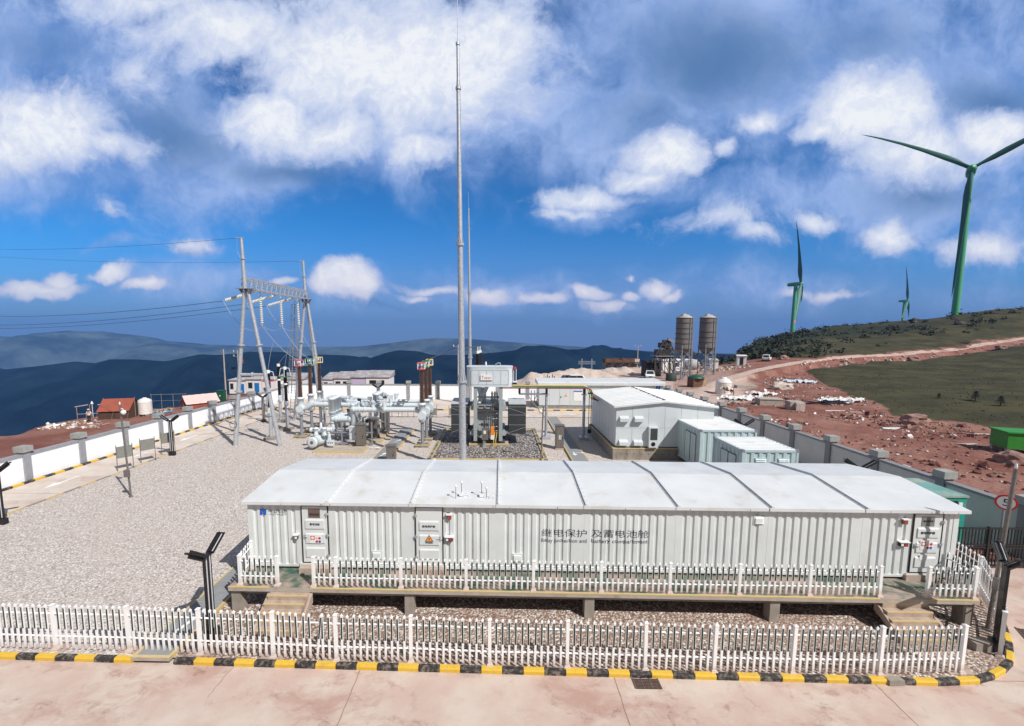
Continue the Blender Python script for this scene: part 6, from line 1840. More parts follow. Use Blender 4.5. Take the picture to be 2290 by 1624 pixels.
for dy in (0, 1.5, 3):
    for x0, x1 in ((230, 300), (300, 370), (370, 440), (440, 500)):
        m.bar(q(x0, 740, dy), q(x1, 860, dy), .12); m.bar(q(x1, 740, dy), q(x0, 860, dy), .12); m.bar(q(x0, 740, dy), q(x0 + 6, 1000, dy), .14); m.bar(q(x0, 860, dy), q(x1, 990, dy), .12)
    for y0, y1, x0, x1 in ((560, 640, 340, 470), (640, 735, 300, 500), (500, 560, 370, 440)):
        m.bar(q(x0, y1, dy), q(x1, y0, dy), .14); m.bar(q(x0, y0, dy), q(x1, y1, dy), .14); m.bar(q(x0, y0, dy), q(x1, y0, dy), .14)
part(MT, 'truss', m, M_darksteel)
m = MB(); m.b2(q(112, 900).x, q(345, 900).x, YM + .8, YM + 4, gm_ - .2, q(200, 815).z); m.b2(q(105, 900).x, q(200, 900).x, YM + .4, YM + 4.2, q(200, 835).z, q(200, 805).z); part(MT, 'shade_block', m, mat('painted_tower_shade', S(48, 46, 48), .8, var=.3, vs=1.2))  # added dark boxes stand in for the deep shade under the tower
m = MB()
for dx, dz in ((330, 560), (390, 520), (440, 640), (350, 690), (410, 600)): v_ = q(dx, dz, 1.2); m.box(v_, (1.0, 1.2, .8), .2)
part(MT, 'machinery', m, M_darksteel)
m = MB(); m.b2(q(285, 700).x, q(470, 700).x, YM, YM + 3, q(300, 725).z, q(300, 640).z); m.b2(q(330, 600).x, q(420, 600).x, YM + .3, YM + 2.4, q(330, 610).z, q(330, 540).z)
m.extr([q(310, 740), q(440, 740), q(390, 785), q(360, 785)], (0, 2.6, 0)); part(MT, 'mixer_hopper', m, M_darksteel)
m = MB(); m.bar(q(420, 475), q(510, 525), .7, .5); m.bar(q(395, 490, 1), q(560, 760, 1), .3); part(MT, 'chute', m, M_galvdull)
m = MB(); m.b2(q(225, 735).x, q(505, 735).x, YM - .3, YM + 3.2, q(300, 742).z, q(300, 730).z); part(MT, 'platform', m, M_galvdull)
m = MB(); m.bar(q(735, 650, 2), q(860, 715, 2), .5); single('screw_conveyor', m, M_darksteel, 'dark sloping screw conveyor between the two cement silos', 'conveyor', q(800, 690, 2))
# white site sheds and prefab rows
def shed(p0, p1, d, zt, label, roofm=None, door=None, windows=(), zb=None, slope=.15, wall=None, group=None, nm='site_shed'):
    """box building between two ground points (its front), depth d"""
    a, b = Vector((p0.x, p0.y, 0)), Vector((p1.x, p1.y, 0))
    z0 = zb if zb is not None else min(gz(a.x, a.y), gz(b.x, b.y)) - .1
    u = (b - a).normalized(); v = Vector((-u.y, u.x, 0)); L = (b - a).length
    T = thing(nm, label, 'building', ((a.x + b.x) / 2, (a.y + b.y) / 2, z0), group)
    R = Matrix((u, v, Vector((0, 0, 1)))).transposed()
    def bx(x0, x1, y0, y1, za, zb_): 
        m = MB(); m.box(a + u * ((x0 + x1) / 2) + v * ((y0 + y1) / 2) + Vector((0, 0, (za + zb_) / 2)), (x1 - x0, y1 - y0, zb_ - za), 0, 0, R); return m
    w_ = part(T, 'walls', bx(0, L, 0, d, z0, zt), wall or M_white)
    m = MB(); m.extr([a - u * .15 - v * .2 + Vector((0, 0, zt)), a - u * .15 - v * .2 + Vector((0, 0, zt + .12)), a - u * .15 + v * (d + .2) + Vector((0, 0, zt + .12 + slope)), a - u * .15 + v * (d + .2) + Vector((0, 0, zt))], u * (L + .3))
    part(T, 'roof', m, roofm or M_white)
    for x0, x1, mm in (door or ()): part(T, 'door', bx(x0, x1, -.04, .02, z0 + .1, z0 + 2.0), mm)
    for x0, x1, za, zb_, mm in windows: 
        f = part(T, 'window', bx(x0, x1, -.03, .02, za, zb_), M_greybin); part(f, 'pane', bx(x0 + .05, x1 - .05, -.036, -.028, za + .05, zb_ - .05), mm)
    return T
Y_ = 112
a, b = at('12', 1462, 930, Y_ + .8), at('12', 1600, 930, Y_)
shed(a, b, 3.0, max(W('12', 1500, 818, Y=Y_).z, gz(b.x, b.y) + 2.1), 'small white shed with a dark doorway standing alone beside the dirt track', None, [((b - a).length * .28, (b - a).length * .66, M_txtblack)], (), gz(b.x, b.y) - .2, .1)
a, b = at('12', 1062, 925, 113.5), at('12', 1180, 925, 113)
shed(a, b, 3.2, W('12', 1100, 805, Y=113).z, 'white shed with a ragged roof edge just past the second silo', M_siloroof, None, (), None, .3)
a, b = at('12', 345, 930, 109), at('12', 860, 930, 110)
shed(a, b, 3.4, W('12', 600, 805, Y=109).z, 'long white prefab row behind the mixing tower and silo legs', None, [(1.2, 2.2, M_greybin), (5.2, 6.2, M_greybin)], [(2.8, 4.2, a.z + 1, a.z + 2, M_glass), (7., 8.2, a.z + 1, a.z + 2, M_glass)])
m = MB(); p = at('12', 780, 880, 104); m.lathe([(.5, -1.6), (1.2, -1.2), (1.3, .6), (1.1, 1.3), (.6, 1.7)], p + Vector((0, 0, 1.9)), 18, 0, 'X'); 
single('mixer_drum', m, M_siloroof, 'pale dusty mixer drum lying behind the legs of the silos', 'drum', p)
m = MB(); p = at('12', 470, 1060, 86); m.lathe([(.95, 0), (1.0, .2), (.95, 1.45), (.85, 1.5)], p, 18); m.lathe([(1.0, .5), (1.03, .55), (1.0, .6)], p, 18); single('round_tub', m, mat('dark_green_tub', S(52, 62, 60), .7), 'dark green round tub at the foot of the darker silo', 'tub', p)
# dark crate with green tarp, aggregate bins
p = at('12', 840, 1180, 75.5)
CR = thing('tarped_crate', 'dark timber crate covered by a green tarp on the bare ground', 'crate', p)
m = MB(); m.box(p + Vector((0, 0, .8)), (2.1, 1.6, 1.6), .25)
for i in range(5): m.box(p + Vector((0, 0, .2 + i * .32)), (2.16, 1.66, .05), .25)
part(CR, 'body', m, M_rust)
m = MB(); m.lathe([(1.35, 1.5), (1.3, 1.68), (.9, 1.9), (.3, 2.02)], p, 10); part(CR, 'tarp', m, M_dkgreen)
m = MB(); m.bar(p + Vector((1.15, -.6, .0)), p + Vector((1.0, -.5, 1.5)), .9, .06); m.bar(p + Vector((1.7, -.3, 0.05)), p + Vector((1.1, -.2, .6)), .8, .05); part(CR, 'leaning_boards', m, M_wood)
YA = 115
a, b = W('10', 1335, 310, Y=YA), W('10', 1800, 310, Y=YA)
g0 = gz((a.x + b.x) / 2, YA)
AB = thing('aggregate_bins', 'row of rusty aggregate bins on legs behind the stone heaps', 'bins', ((a.x + b.x) / 2, YA, g0))
zt, zm = W('10', 1500, 190, Y=YA).z, W('10', 1500, 235, Y=YA).z
w4 = (b.x - a.x) / 4
for i in range(4):
    x0 = a.x + i * w4
    m = MB()
    for s in (0, 1): m.b2(x0 + .05, x0 + w4 - .05, YA + s * 3, YA + s * 3 + .08, zm - .1, zt - (.2 if s == 0 and i % 2 else 0))
    m.b2(x0 + .02, x0 + .1, YA, YA + 3.08, zm - .1, zt)
    m.extr([(x0 + .1, YA + .1, zm - .1), (x0 + w4 - .1, YA + .1, zm - .1), (x0 + w4 * .65, YA + 1, zm - 1.2), (x0 + w4 * .35, YA + 1, zm - 1.2)], (0, 1.6, 0))
    part(AB, 'bin', m, M_rust)
m = MB()
for i in range(5):
    for s in (0, 3): m.bar((a.x + i * w4, YA + s, g0 - .3), (a.x + i * w4, YA + s, zm), .2)
    if i < 4: m.bar((a.x + i * w4, YA, zm - .1), (a.x + (i + .5) * w4, YA, g0 + .3), .12); m.bar((a.x + (i + 1) * w4, YA, zm - .1), (a.x + (i + .5) * w4, YA, g0 + .3), .12)
m.bar((a.x, YA, zm - .05), (b.x, YA, zm - .05), .25); part(AB, 'frame', m, M_darksteel)
m = MB(); m.b2(b.x - 1.2, b.x, YA - .1, YA + .1, zm - .3, zt); part(AB, 'end_board', m, M_palerock)
m = MB(); m.b2(a.x, b.x, YA + 3.2, YA + 3.4, g0, zm - .3); part(AB, 'rear_wall', m, M_darksteel)
# stone heaps
def heap(pts, Y, wid, label, m_, nm='stone_heap', res=70):
    """ridge-shaped heap whose crest runs through the measured points"""
    P = [W('10', x, y, Y=Y + dy) for x, y, dy in pts]
    L = len(P)
    xs = [p.x for p in P]
    n, k = res, 15
    vs = []
    for j in range(k):
        s = -1 + 2 * j / (k - 1)
        for i in range(n):
            x = xs[0] + (xs[-1] - xs[0]) * i / (n - 1)
            zc = float(np.interp(x, xs, [p.z for p in P])); yc = float(np.interp(x, xs, [p.y for p in P]))
            y = yc + s * wid
            g = gz(x, y) - .25
            hgt = max(0, zc - g)
            f = max(0, 1 - abs(s) ** 1.15)
            vs.append((x, y, g + hgt * f + (.22 * fbm(x, y, .7, 4) + .1 * fbm(x, y, 2.5, 2)) * min(1, f * 3) * min(1, hgt)))
    m = MB(); m.add(vs, [(j * n + i, j * n + i + 1, (j + 1) * n + i + 1, (j + 1) * n + i) for j in range(k - 1) for i in range(n - 1)], 0, True)
    c = P[L // 2]
    single(nm, m, m_, label, 'heap', (c.x, c.y, gz(c.x, c.y)), 'crushed stone heaps')
heap([(120, 485, 0), (190, 470, 0), (260, 405, 0), (330, 378, 0), (430, 388, 0), (560, 386, 2), (640, 370, 3), (760, 350, 4), (850, 330, 5), (960, 318, 6), (1050, 314, 6), (1140, 322, 6), (1230, 345, 6), (1340, 372, 5), (1480, 420, 4), (1560, 480, 2)], 82, 6.5, 'long low heap of pale crushed stone beyond the long grey building', M_sand)
heap([(1300, 350, 0), (1360, 325, 0), (1430, 308, 0), (1500, 330, 0), (1560, 305, 0), (1610, 293, 0), (1670, 320, 0), (1740, 362, 0)], 106, 4.5, 'twin peaked pale stone heap in front of the rusty aggregate bins', M_sand)
# vehicles
def car(loc, rz, label, paint, pickup=False, L=4.6, Wd=1.75, H=1.65):
    T = thing('parked_vehicle', label, 'vehicle', loc, None, rz)
    o = Vector(loc)
    P = lambda x, y, z: o + Vector((x, y, z))       # local: x along the length, front at +x
    m = MB()
    body = [(-L / 2, .35), (-L / 2, .95), (L * .22, 1.0), (L * .46, .88), (L / 2, .7), (L / 2, .38)]
    m.extr([P(x, -Wd / 2, z) for x, z in body], (0, Wd, 0))
    bd = part(T, 'body', m, paint)
    cx0, cx1 = (-L * .12, L * .24) if pickup else (-L * .47, L * .24)
    m = MB()
    cab = [(cx0, .95), (cx0 + (.12 if pickup else .25), H), (cx1 - .62, H), (cx1, .98)]
    lo = [P(x, -Wd / 2 + .03, z) if z < 1.2 else P(x, -Wd / 2 + .16, z) for x, z in cab]; hi = [P(x, Wd / 2 - .03, z) if z < 1.2 else P(x, Wd / 2 - .16, z) for x, z in cab]
    m.add(lo + hi, [(0, 1, 2, 3), (7, 6, 5, 4), (0, 4, 5, 1), (1, 5, 6, 2), (2, 6, 7, 3)])
    cb_ = part(T, 'cabin', m, paint)
    m = MB(); a, b, c, d = Vector(lo[2]), Vector(lo[3]), Vector(hi[3]), Vector(hi[2])
    nrm = (b - a).cross(c - a).normalized(); nrm = nrm if nrm.x > 0 else -nrm
    cc = (a + b + c + d) / 4
    m.add([cc + (v - cc) * .86 + nrm * .015 for v in (a, b, c, d)], [(0, 1, 2, 3)]); part(cb_, 'windscreen', m, M_glass)
    for V in (lo, hi):
        m = MB(); vs = [Vector(v) for v in V]; cc = sum(vs, Vector()) / 4; s = -.02 if V is lo else .02
        m.add([cc + (v - cc) * .78 + Vector((0, s, .04)) for v in vs], [(0, 1, 2, 3)]); part(cb_, 'side_window', m, M_glass)
    a, b, c, d = Vector(lo[0]), Vector(lo[1]), Vector(hi[1]), Vector(hi[0]); cc = (a + b + c + d) / 4
    m = MB(); m.add([cc + (v - cc) * .8 + Vector((-.02, 0, .03)) for v in (a, b, c, d)], [(0, 1, 2, 3)]); part(cb_, 'rear_window', m, M_glass)
    for x in (-L * .31, L * .31):
        for y in (-Wd / 2 + .08, Wd / 2 - .08):
            m = MB(); m.tube(P(x, y - .11, .34), P(x, y + .11, .34), .34, n=16); wl = part(T, 'wheel', m, M_tyre)
            m = MB(); m.tube(P(x, y - .12, .34), P(x, y + .12, .34), .19, n=12); part(wl, 'rim', m, M_galv)
    for y in (-Wd * .36, Wd * .36):
        m = MB(); m.box(P(L / 2 - .02, y, .74), (.1, .34, .16)); part(bd, 'headlight', m, M_led)
        m = MB(); m.box(P(-L / 2 + .0, y, .8), (.06, .24, .2)); part(bd, 'tail_light', m, M_red)
    m = MB(); m.box(P(L / 2 + .03, 0, .45), (.14, Wd * .96, .2)); m.box(P(-L / 2 - .03, 0, .5), (.12, Wd * .96, .18)); part(bd, 'bumper', m, M_greybin)
    m = MB(); m.box(P(L / 2 + .01, 0, .66), (.06, .7, .16)); part(bd, 'grille', m, M_black)
    if pickup:
        m = MB(); m.b2(o.x - L / 2 + .1, o.x + cx0 - .08, o.y - Wd / 2 + .12, o.y + Wd / 2 - .12, o.z + .955, o.z + .965); part(bd, 'load_bed', m, M_black)
    return T
p = at('12', 150, 1015, 91)
car(p, RAD(-106), 'white pickup truck facing the yard in the shade of the mixing tower', M_white, True)
p = at('12', 1905, 918, 117)
car(p, RAD(54), 'white car on the dirt track beyond the small white shed', M_white)
p = at('10', 800, 478, 79); car((p.x, p.y, p.z), RAD(188), 'dark grey car behind the roof of the long grey building', mat('dark_grey_car_paint', S(92, 90, 86), .35), False, 4.4, 1.75, 1.9)
p = at('10', 985, 478, 79.5); car((p.x, p.y, p.z), RAD(6), 'white car beside the dark grey one, behind the long grey building', M_white, False, 4.6, 1.75, 1.85)
def drum(k, x, y, Y, r, h, label, mm, zoff=0.):
    p = at(k, x, y, Y); m = MB(); m.lathe([(r, zoff), (r, zoff + h * .33), (r * 1.05, zoff + h * .34), (r, zoff + h * .36), (r, zoff + h * .66), (r * 1.05, zoff + h * .67), (r, zoff + h * .69), (r, zoff + h)], p, 16)
    if zoff:
        for a in (.8, 2.4, 3.9, 5.5): m.tube(p + Vector((r * cos(a), r * sin(a), 0)), p + Vector((r * .8 * cos(a), r * .8 * sin(a), zoff)), .05, n=6)
    single('steel_drum', m, mm, label, 'drum', p)
drum('10', 828, 478, 76, .48, .9, 'black drum raised on a stand in front of the parked cars', M_black, 1.15)
drum('10', 1572, 478, 78, .5, 1.0, 'black drum standing on the pale ground behind the long grey building', M_black)
drum('10', 1735, 478, 78, .62, 1.15, 'rusty brown drum standing on the pale ground near the pickup', M_rust)
for i, (x, yt, lab) in enumerate(((498, 400, 'first'), (545, 402, 'second'), (612, 402, 'third'))):
    p = at('10', x, 478, 74); tq = W('10', x + 2, yt, Y=74); m = MB(); m.bar(p, tq, .12); m.bar(p + Vector((.35, 0, 0)), tq + Vector((.3, 0, -.3)), .16); single('timber_prop', m, (M_wood, M_black, M_black)[i], f'{lab} upright timber prop leaning behind the end of the long grey building', 'prop', p, 'upright props near the stone heap')
# utility poles and the far pylon
def upole(p, h, label, arms=1, red=False, mm=None):
    T = thing('utility_pole', label, 'pole', p)
    o = Vector(p); m = MB(); m.tube(o, o + Vector((0, 0, h)), .16, .1, 10); part(T, 'pole', m, mm or M_concpale)
    for i in range(arms):
        z = h - .3 - i * .9
        m = MB(); m.bar(o + Vector((-.9, 0, z)), o + Vector((.9, 0, z)), .1); A_ = part(T, 'crossarm', m, M_galvdull)
        for x in (-.8, 0, .8):
            m = MB(); m.lathe([(.05, z), (.1, z + .1), (.05, z + .16), (.1, z + .24), (.03, z + .34)], o + Vector((x, 0, 0)), 8); part(A_, 'insulator', m, M_whiteins)
    if red:
        m = MB(); m.box(o + Vector((.75, -.1, h - 2.2)), (.7, .3, .7)); part(T, 'red_box', m, M_red)
        m = MB(); m.box(o + Vector((-.9, -.1, h - 3.6)), (.9, .3, .5)); part(T, 'switch', m, M_black)
p = at('4', 647, 690, 118); upole(p, W('4', 650, 500, Y=118).z - p.z, 'slim utility pole rising behind the rusty aggregate bins')
p = at('14', 150, 600, 80); upole(p, W('14', 130, 45, Y=80).z - p.z, 'bare concrete pole beyond the wall, beside the dark green cabinet', 0)
p = at('14', 300, 600, 90); upole(p, W('14', 290, 60, Y=90).z - p.z, 'pole carrying a red box and crossarms behind the gantry leg', 2, True)
p = W('3', 765, 600, Y=75); p = Vector((p.x, p.y, gz(p.x, p.y))); upole(p, W('3', 765, 215, Y=75).z - p.z, 'thin white pole standing just behind the thick lightning mast', 1, False, M_white)
YP = 380
pl_, pr_ = W('10', 1015, 300, Y=YP), W('10', 1150, 300, Y=YP)
PY = thing('transmission_pylon', 'faint lattice pylon with two peaks standing on the slope beyond the heaps', 'pylon', (pl_.x, YP, gz(pl_.x, YP)))
m = MB(); zt = W('10', 1080, 190, Y=YP).z; zmid = W('10', 1080, 260, Y=YP).z
for s, pp in ((-1, pl_), (1, pr_)):
    zb_ = gz(pp.x, YP) - 2
    for dx in (-1.2, 1.2):
        for dy in (-1.2, 1.2): m.bar((pp.x + dx + s * 1.5, YP + dy, zb_), (pp.x + dx * .2, YP + dy * .2, zt), .35)
    for i in range(7):
        f, f2 = i / 7, (i + 1) / 7
        for dy in (-1.2, 1.2): m.bar((pp.x - 1.2 * (1 - f * .8) + s * 1.5 * (1 - f), YP + dy * (1 - f), zb_ + (zt - zb_) * f), (pp.x + 1.2 * (1 - f2 * .8) + s * 1.5 * (1 - f2), YP + dy * (1 - f2), zb_ + (zt - zb_) * f2), .2)
part(PY, 'legs', m, M_galv)
m = MB()
for dz in (0, 2.2): m.bar((pl_.x - 3, YP, zmid + dz), (pr_.x + 3, YP, zmid + dz), .35)
for i in range(10): x = pl_.x - 3 + (pr_.x - pl_.x + 6) * i / 10; m.bar((x, YP, zmid), (x + (pr_.x - pl_.x + 6) / 20, YP, zmid + 2.2), .2); m.bar((x + (pr_.x - pl_.x + 6) / 20, YP, zmid + 2.2), (x + (pr_.x - pl_.x + 6) / 10, YP, zmid), .2)
part(PY, 'crossbeam', m, M_galv)
# ------------------------------------------------------------------ camp beside the yard
ZC = -3.0
def tent(c, rz, L, D, hw, hr, label, roofm, wallm):
    """ridge tent: L along the ridge (local x), D across"""
    o = Vector((c[0], c[1], gz(c[0], c[1])))
    T = thing('tent', label, 'tent', o, 'tents of the camp', rz)
    P = lambda x, y, z: o + Vector((x, y, z))
    m = MB()
    m.extr([P(-L / 2, -D / 2, -.1), P(-L / 2, D / 2, -.1), P(-L / 2, D / 2, hw - .16), P(-L / 2, 0, hr - .16), P(-L / 2, -D / 2, hw - .16)], (L, 0, 0)); part(T, 'walls', m, wallm)
    for s in (-1, 1):
        n = 10; vs = []
        for i in range(n + 1):
            for j in range(6):
                f = j / 5; x = -L / 2 - .12 + (L + .24) * i / n
                z = hr + (hw - hr) * f * 1.06 - .09 * sin(pi * f) - .03 * (i % 2)
                vs.append(P(x, s * (D / 2 + .2) * f, z + .04))
        m = MB(); m.add(vs, [(i * 6 + j, (i + 1) * 6 + j, (i + 1) * 6 + j + 1, i * 6 + j + 1) for i in range(n) for j in range(5)], 0, True); part(T, 'roof_slope', m, roofm)
    for x in (-L / 2 - .05, L / 2 + .05):
        m = MB(); m.tube(P(x, 0, 0), P(x, 0, hr + .15), .03, n=6); part(T, 'pole', m, M_wood)
    for x in (-L / 2, 0, L / 2):
        for q_ in (-1, 1):
            m = MB(); m.tube(P(x, q_ * D / 2, hw), P(x, q_ * (D / 2 + .7), 0), .012, n=4); part(T, 'guy_rope', m, M_wood)
p = W('11', 835, 472, z=ZC); q2 = W('11', 1160, 440, z=ZC)
tent((p.x + .9, p.y + 1.2), RAD(16), 3.7, 3.4, 1.25, 2.75, 'brown canvas ridge tent with a dark wall, beside the white water tank', M_tentbrown, M_tentdark)
p = W('11', 1640, 385, z=ZC)
tent((p.x + 1.2, p.y + 1.6), RAD(52), 4.6, 2.9, 1.05, 2.25, 'faded pink ridge tent with a brown gable, behind the wall pillars', M_tentpink, M_tentbrown)
p = W('11', 1228, 440, z=ZC); p.z = gz(p.x, p.y)
TK = thing('water_tank', 'white ribbed plastic water tank on blocks beside the brown tent', 'water tank', p)
m = MB(); r = .88; pr = [(r * .97, .35)]
for i in range(7): z = .45 + i * .26; pr += [(r, z), (r, z + .17), (r * .975, z + .21)]
pr += [(r * .95, 2.4), (r * .6, 2.62), (.28, 2.66), (.28, 2.75), (.22, 2.78)]
m.lathe(pr, p, 26); part(TK, 'drum', m, M_tank)
m = MB()
for x in (-.5, .1, .6): m.box(p + Vector((x, 0, .15)), (.3, 1.3, .42))
part(TK, 'blocks', m, M_conc)
p = W('12', 1318, 1325, z=-.1); p.z = gz(p.x, p.y)
T2 = thing('water_tank', 'big white domed water tank standing behind the brown cow', 'water tank', p + Vector((.2, 1.6, 0)))
o = p + Vector((.2, 1.6, 0)); r = (W('12', 1432, 1200, Y=o.y).x - W('12', 1212, 1200, Y=o.y).x) / 2; zt = W('12', 1320, 1120, Y=o.y).z
m = MB(); pr = [(r * .96, o.z - .1)]
for i in range(8): z = o.z + .1 + i * (zt - o.z - .1) / 8; d = (zt - o.z) / 8; pr += [(r, z), (r, z + d * .7), (r * .98, z + d * .85)]
pr += [(r * .97, zt), (r * .7, zt + .35), (.4, zt + .5), (.4, zt + .62), (.3, zt + .66)]
m.lathe(pr, Vector((o.x, o.y, 0)), 28); part(T2, 'drum', m, M_tank)
def skin(name, joints, bones, mats, sub=2, mirror=False):
    """one continuous body grown over a skeleton of joints {name:(pos, radius)}"""
    me = bpy.data.meshes.new(name)
    ks = list(joints)
    me.from_pydata([joints[k][0] for k in ks], [(ks.index(a), ks.index(b)) for a, b in bones], [])
    ob = bpy.data.objects.new(name, me); COL.objects.link(ob)
    sk = ob.modifiers.new('skin', 'SKIN')
    lay = me.skin_vertices[0].data if me.skin_vertices else me.attributes
    for i, k in enumerate(ks):
        r = joints[k][1]
        lay[i].radius = r if isinstance(r, tuple) else (r, r)
        lay[i].use_root = i == 0
    ss = ob.modifiers.new('sub', 'SUBSURF'); ss.levels = sub; ss.render_levels = sub
    dg = bpy.context.evaluated_depsgraph_get()
    out = bpy.data.meshes.new_from_object(ob.evaluated_get(dg))
    bpy.data.objects.remove(ob)
    out.materials.clear()
    for m in mats: out.materials.append(m)
    out.polygons.foreach_set('use_smooth', [True] * len(out.polygons))
    return out
def skin_part(parent, name, joints, bones, mats, sub=2):
    me = skin(name, joints, bones, mats, sub)
    o = bpy.data.objects.new(name, me); COL.objects.link(o); o.parent = parent; ORG[o.name] = ORG[parent.name]
    return o
# person by the tent: standing, back half turned, white shirt, dark trousers, pale hat
p = W('11', 655, 517, z=ZC); p.z = gz(p.x, p.y) + .03
PE = thing('person', 'person in white shirt, dark trousers and pale hat standing by the brown tent', 'person', p, None, RAD(35))
J = {'pel': ((0, 0, .93), (.15, .11)), 'wst': ((0, 0, 1.08), (.13, .095)), 'chs': ((0, .01, 1.28), (.165, .11)), 'nk': ((0, .01, 1.44), .055), 'hd': ((0, -.015, 1.54), (.075, .09)), 'hd2': ((0, -.02, 1.64), (.08, .095)), 'hd3': ((0, -.01, 1.7), .06)}
B = [('pel', 'wst'), ('wst', 'chs'), ('chs', 'nk'), ('nk', 'hd'), ('hd', 'hd2'), ('hd2', 'hd3')]
for s, n_ in ((-1, 'l'), (1, 'r')):
    J.update({'sh' + n_: ((s * .19, .01, 1.38), .06), 'el' + n_: ((s * .25, .03, 1.12), .045), 'wr' + n_: ((s * .24, -.09, .9), .033), 'ha' + n_: ((s * .235, -.13, .82), (.025, .045)),
              'hp' + n_: ((s * .095, 0, .86), .095), 'kn' + n_: ((s * .1, -.03 * s, .48), .065), 'an' + n_: ((s * .11, .02, .09), .045), 'to' + n_: ((s * .12, -.13, .04), (.045, .035))})
    B += [('chs', 'sh' + n_), ('sh' + n_, 'el' + n_), ('el' + n_, 'wr' + n_), ('wr' + n_, 'ha' + n_), ('pel', 'hp' + n_), ('hp' + n_, 'kn' + n_), ('kn' + n_, 'an' + n_), ('an' + n_, 'to' + n_)]
    for i in range(4): J[f'f{n_}{i}'] = ((s * .235 + (i - 1.5) * .012, -.15 - .02 * (i % 2), .735 - .008 * (i in (1, 2))), .009); B.append(('ha' + n_, f'f{n_}{i}'))
    J['t' + n_] = ((s * .2, -.16, .79), .01); B.append(('ha' + n_, 't' + n_))
skin_part(PE, 'body', J, B, [M_skin])
J2 = {k: (J[k][0], tuple(x + .022 for x in J[k][1]) if isinstance(J[k][1], tuple) else J[k][1] + .02) for k in ('wst', 'pel', 'chs', 'shl', 'shr', 'ell', 'elr')}
skin_part(PE, 'shirt', J2, [('wst', 'pel'), ('wst', 'chs'), ('chs', 'shl'), ('chs', 'shr'), ('shl', 'ell'), ('shr', 'elr')], [M_cloth])
J3 = {k: (J[k][0], tuple(x + .016 for x in J[k][1]) if isinstance(J[k][1], tuple) else J[k][1] + .02) for k in ('pel', 'hpl', 'hpr', 'knl', 'knr', 'anl', 'anr')}
skin_part(PE, 'trousers', J3, [('pel', 'hpl'), ('pel', 'hpr'), ('hpl', 'knl'), ('hpr', 'knr'), ('knl', 'anl'), ('knr', 'anr')], [M_trouser])
m = MB(); m.lathe([(.2, 1.69), (.21, 1.7), (.115, 1.715), (.105, 1.79), (.06, 1.83)], p, 20); part(PE, 'hat', m, M_hat)
m = MB()
for x in (-.03, .03): m.tube(p + Vector((x, -.105, 1.65)), p + Vector((x, -.118, 1.65)), .011, n=8)
part(PE, 'eyes', m, M_txtblack)
m = MB(); m.lathe([(.022, -.02), (.016, .012), (.006, .03)], p + Vector((0, -.115, 1.615)), 8); part(PE, 'nose', m, M_skin)
for s, n_ in ((-1, 'l'), (1, 'r')):
    m = MB(); m.lathe([(.05, 0), (.055, .03), (.045, .07), (.03, .09)], p + Vector((s * .115, -.06, 0)), 12); m.box(p + Vector((s * .12, -.13, .035)), (.085, .14, .06)); part(PE, 'shoe', m, M_black)
# cow grazing past the tank, side on
mc = bpy.data.materials.new('cow_hide'); mc.use_nodes = True
N = NT(mc.node_tree); co = N.n('ShaderNodeTexCoord').outputs['Object']
N.put(mc.node_tree.nodes['Principled BSDF'].inputs['Base Color'], N.mix(N.sm(N.noise(N.v('ADD', co, (3.1, 0, .4)), 1.9, 2), .49, .53), S(96, 62, 52), S(226, 216, 208)))
mc.node_tree.nodes['Principled BSDF'].inputs['Roughness'].default_value = .8
p = W('12', 1330, 1335, z=-.1); p.z = gz(p.x, p.y) + .03
COW = thing('cow', 'brown and white cow standing side on in front of the big white tank', 'cow', p, None, RAD(6))
J = {'mid': ((0, 0, .98), (.27, .33)), 'rmp': ((.5, 0, 1.02), (.23, .27)), 'tlb': ((.74, 0, 1.08), (.1, .1)), 'sho': ((-.48, 0, .98), (.25, .32)), 'nk': ((-.78, 0, 1.12), (.13, .2)), 'pol': ((-1.0, 0, 1.26), (.11, .12)), 'mz1': ((-1.18, 0, 1.14), (.085, .09)), 'mz2': ((-1.34, 0, 1.02), (.065, .07)),
     'tl1': ((.82, 0, .85), .03), 'tl2': ((.83, 0, .5), .025), 'tl3': ((.83, 0, .38), .045)}
B = [('mid', 'rmp'), ('rmp', 'tlb'), ('mid', 'sho'), ('sho', 'nk'), ('nk', 'pol'), ('pol', 'mz1'), ('mz1', 'mz2'), ('tlb', 'tl1'), ('tl1', 'tl2'), ('tl2', 'tl3')]
for s, n_ in ((-1, 'l'), (1, 'r')):
    k = .08 * s
    J.update({'fe' + n_: ((-.5 + k, s * .17, .74), .11), 'fk' + n_: ((-.52 + k, s * .17, .42), .06), 'ff' + n_: ((-.5 + k, s * .17, .12), .042), 'fh' + n_: ((-.53 + k, s * .17, .03), .055),
              'hs' + n_: ((.46 - k, s * .17, .78), (.12, .15)), 'hk' + n_: ((.66 - k, s * .17, .46), .06), 'hf' + n_: ((.6 - k, s * .17, .14), .045), 'hh' + n_: ((.57 - k, s * .17, .03), .055),
              'er' + n_: ((-.98, s * .2, 1.28), (.03, .05)), 'hn' + n_: ((-1.0, s * .12, 1.42), .018)})
    B += [('sho', 'fe' + n_), ('fe' + n_, 'fk' + n_), ('fk' + n_, 'ff' + n_), ('ff' + n_, 'fh' + n_), ('rmp', 'hs' + n_), ('hs' + n_, 'hk' + n_), ('hk' + n_, 'hf' + n_), ('hf' + n_, 'hh' + n_), ('pol', 'er' + n_), ('pol', 'hn' + n_)]
skin_part(COW, 'body', J, B, [mc])
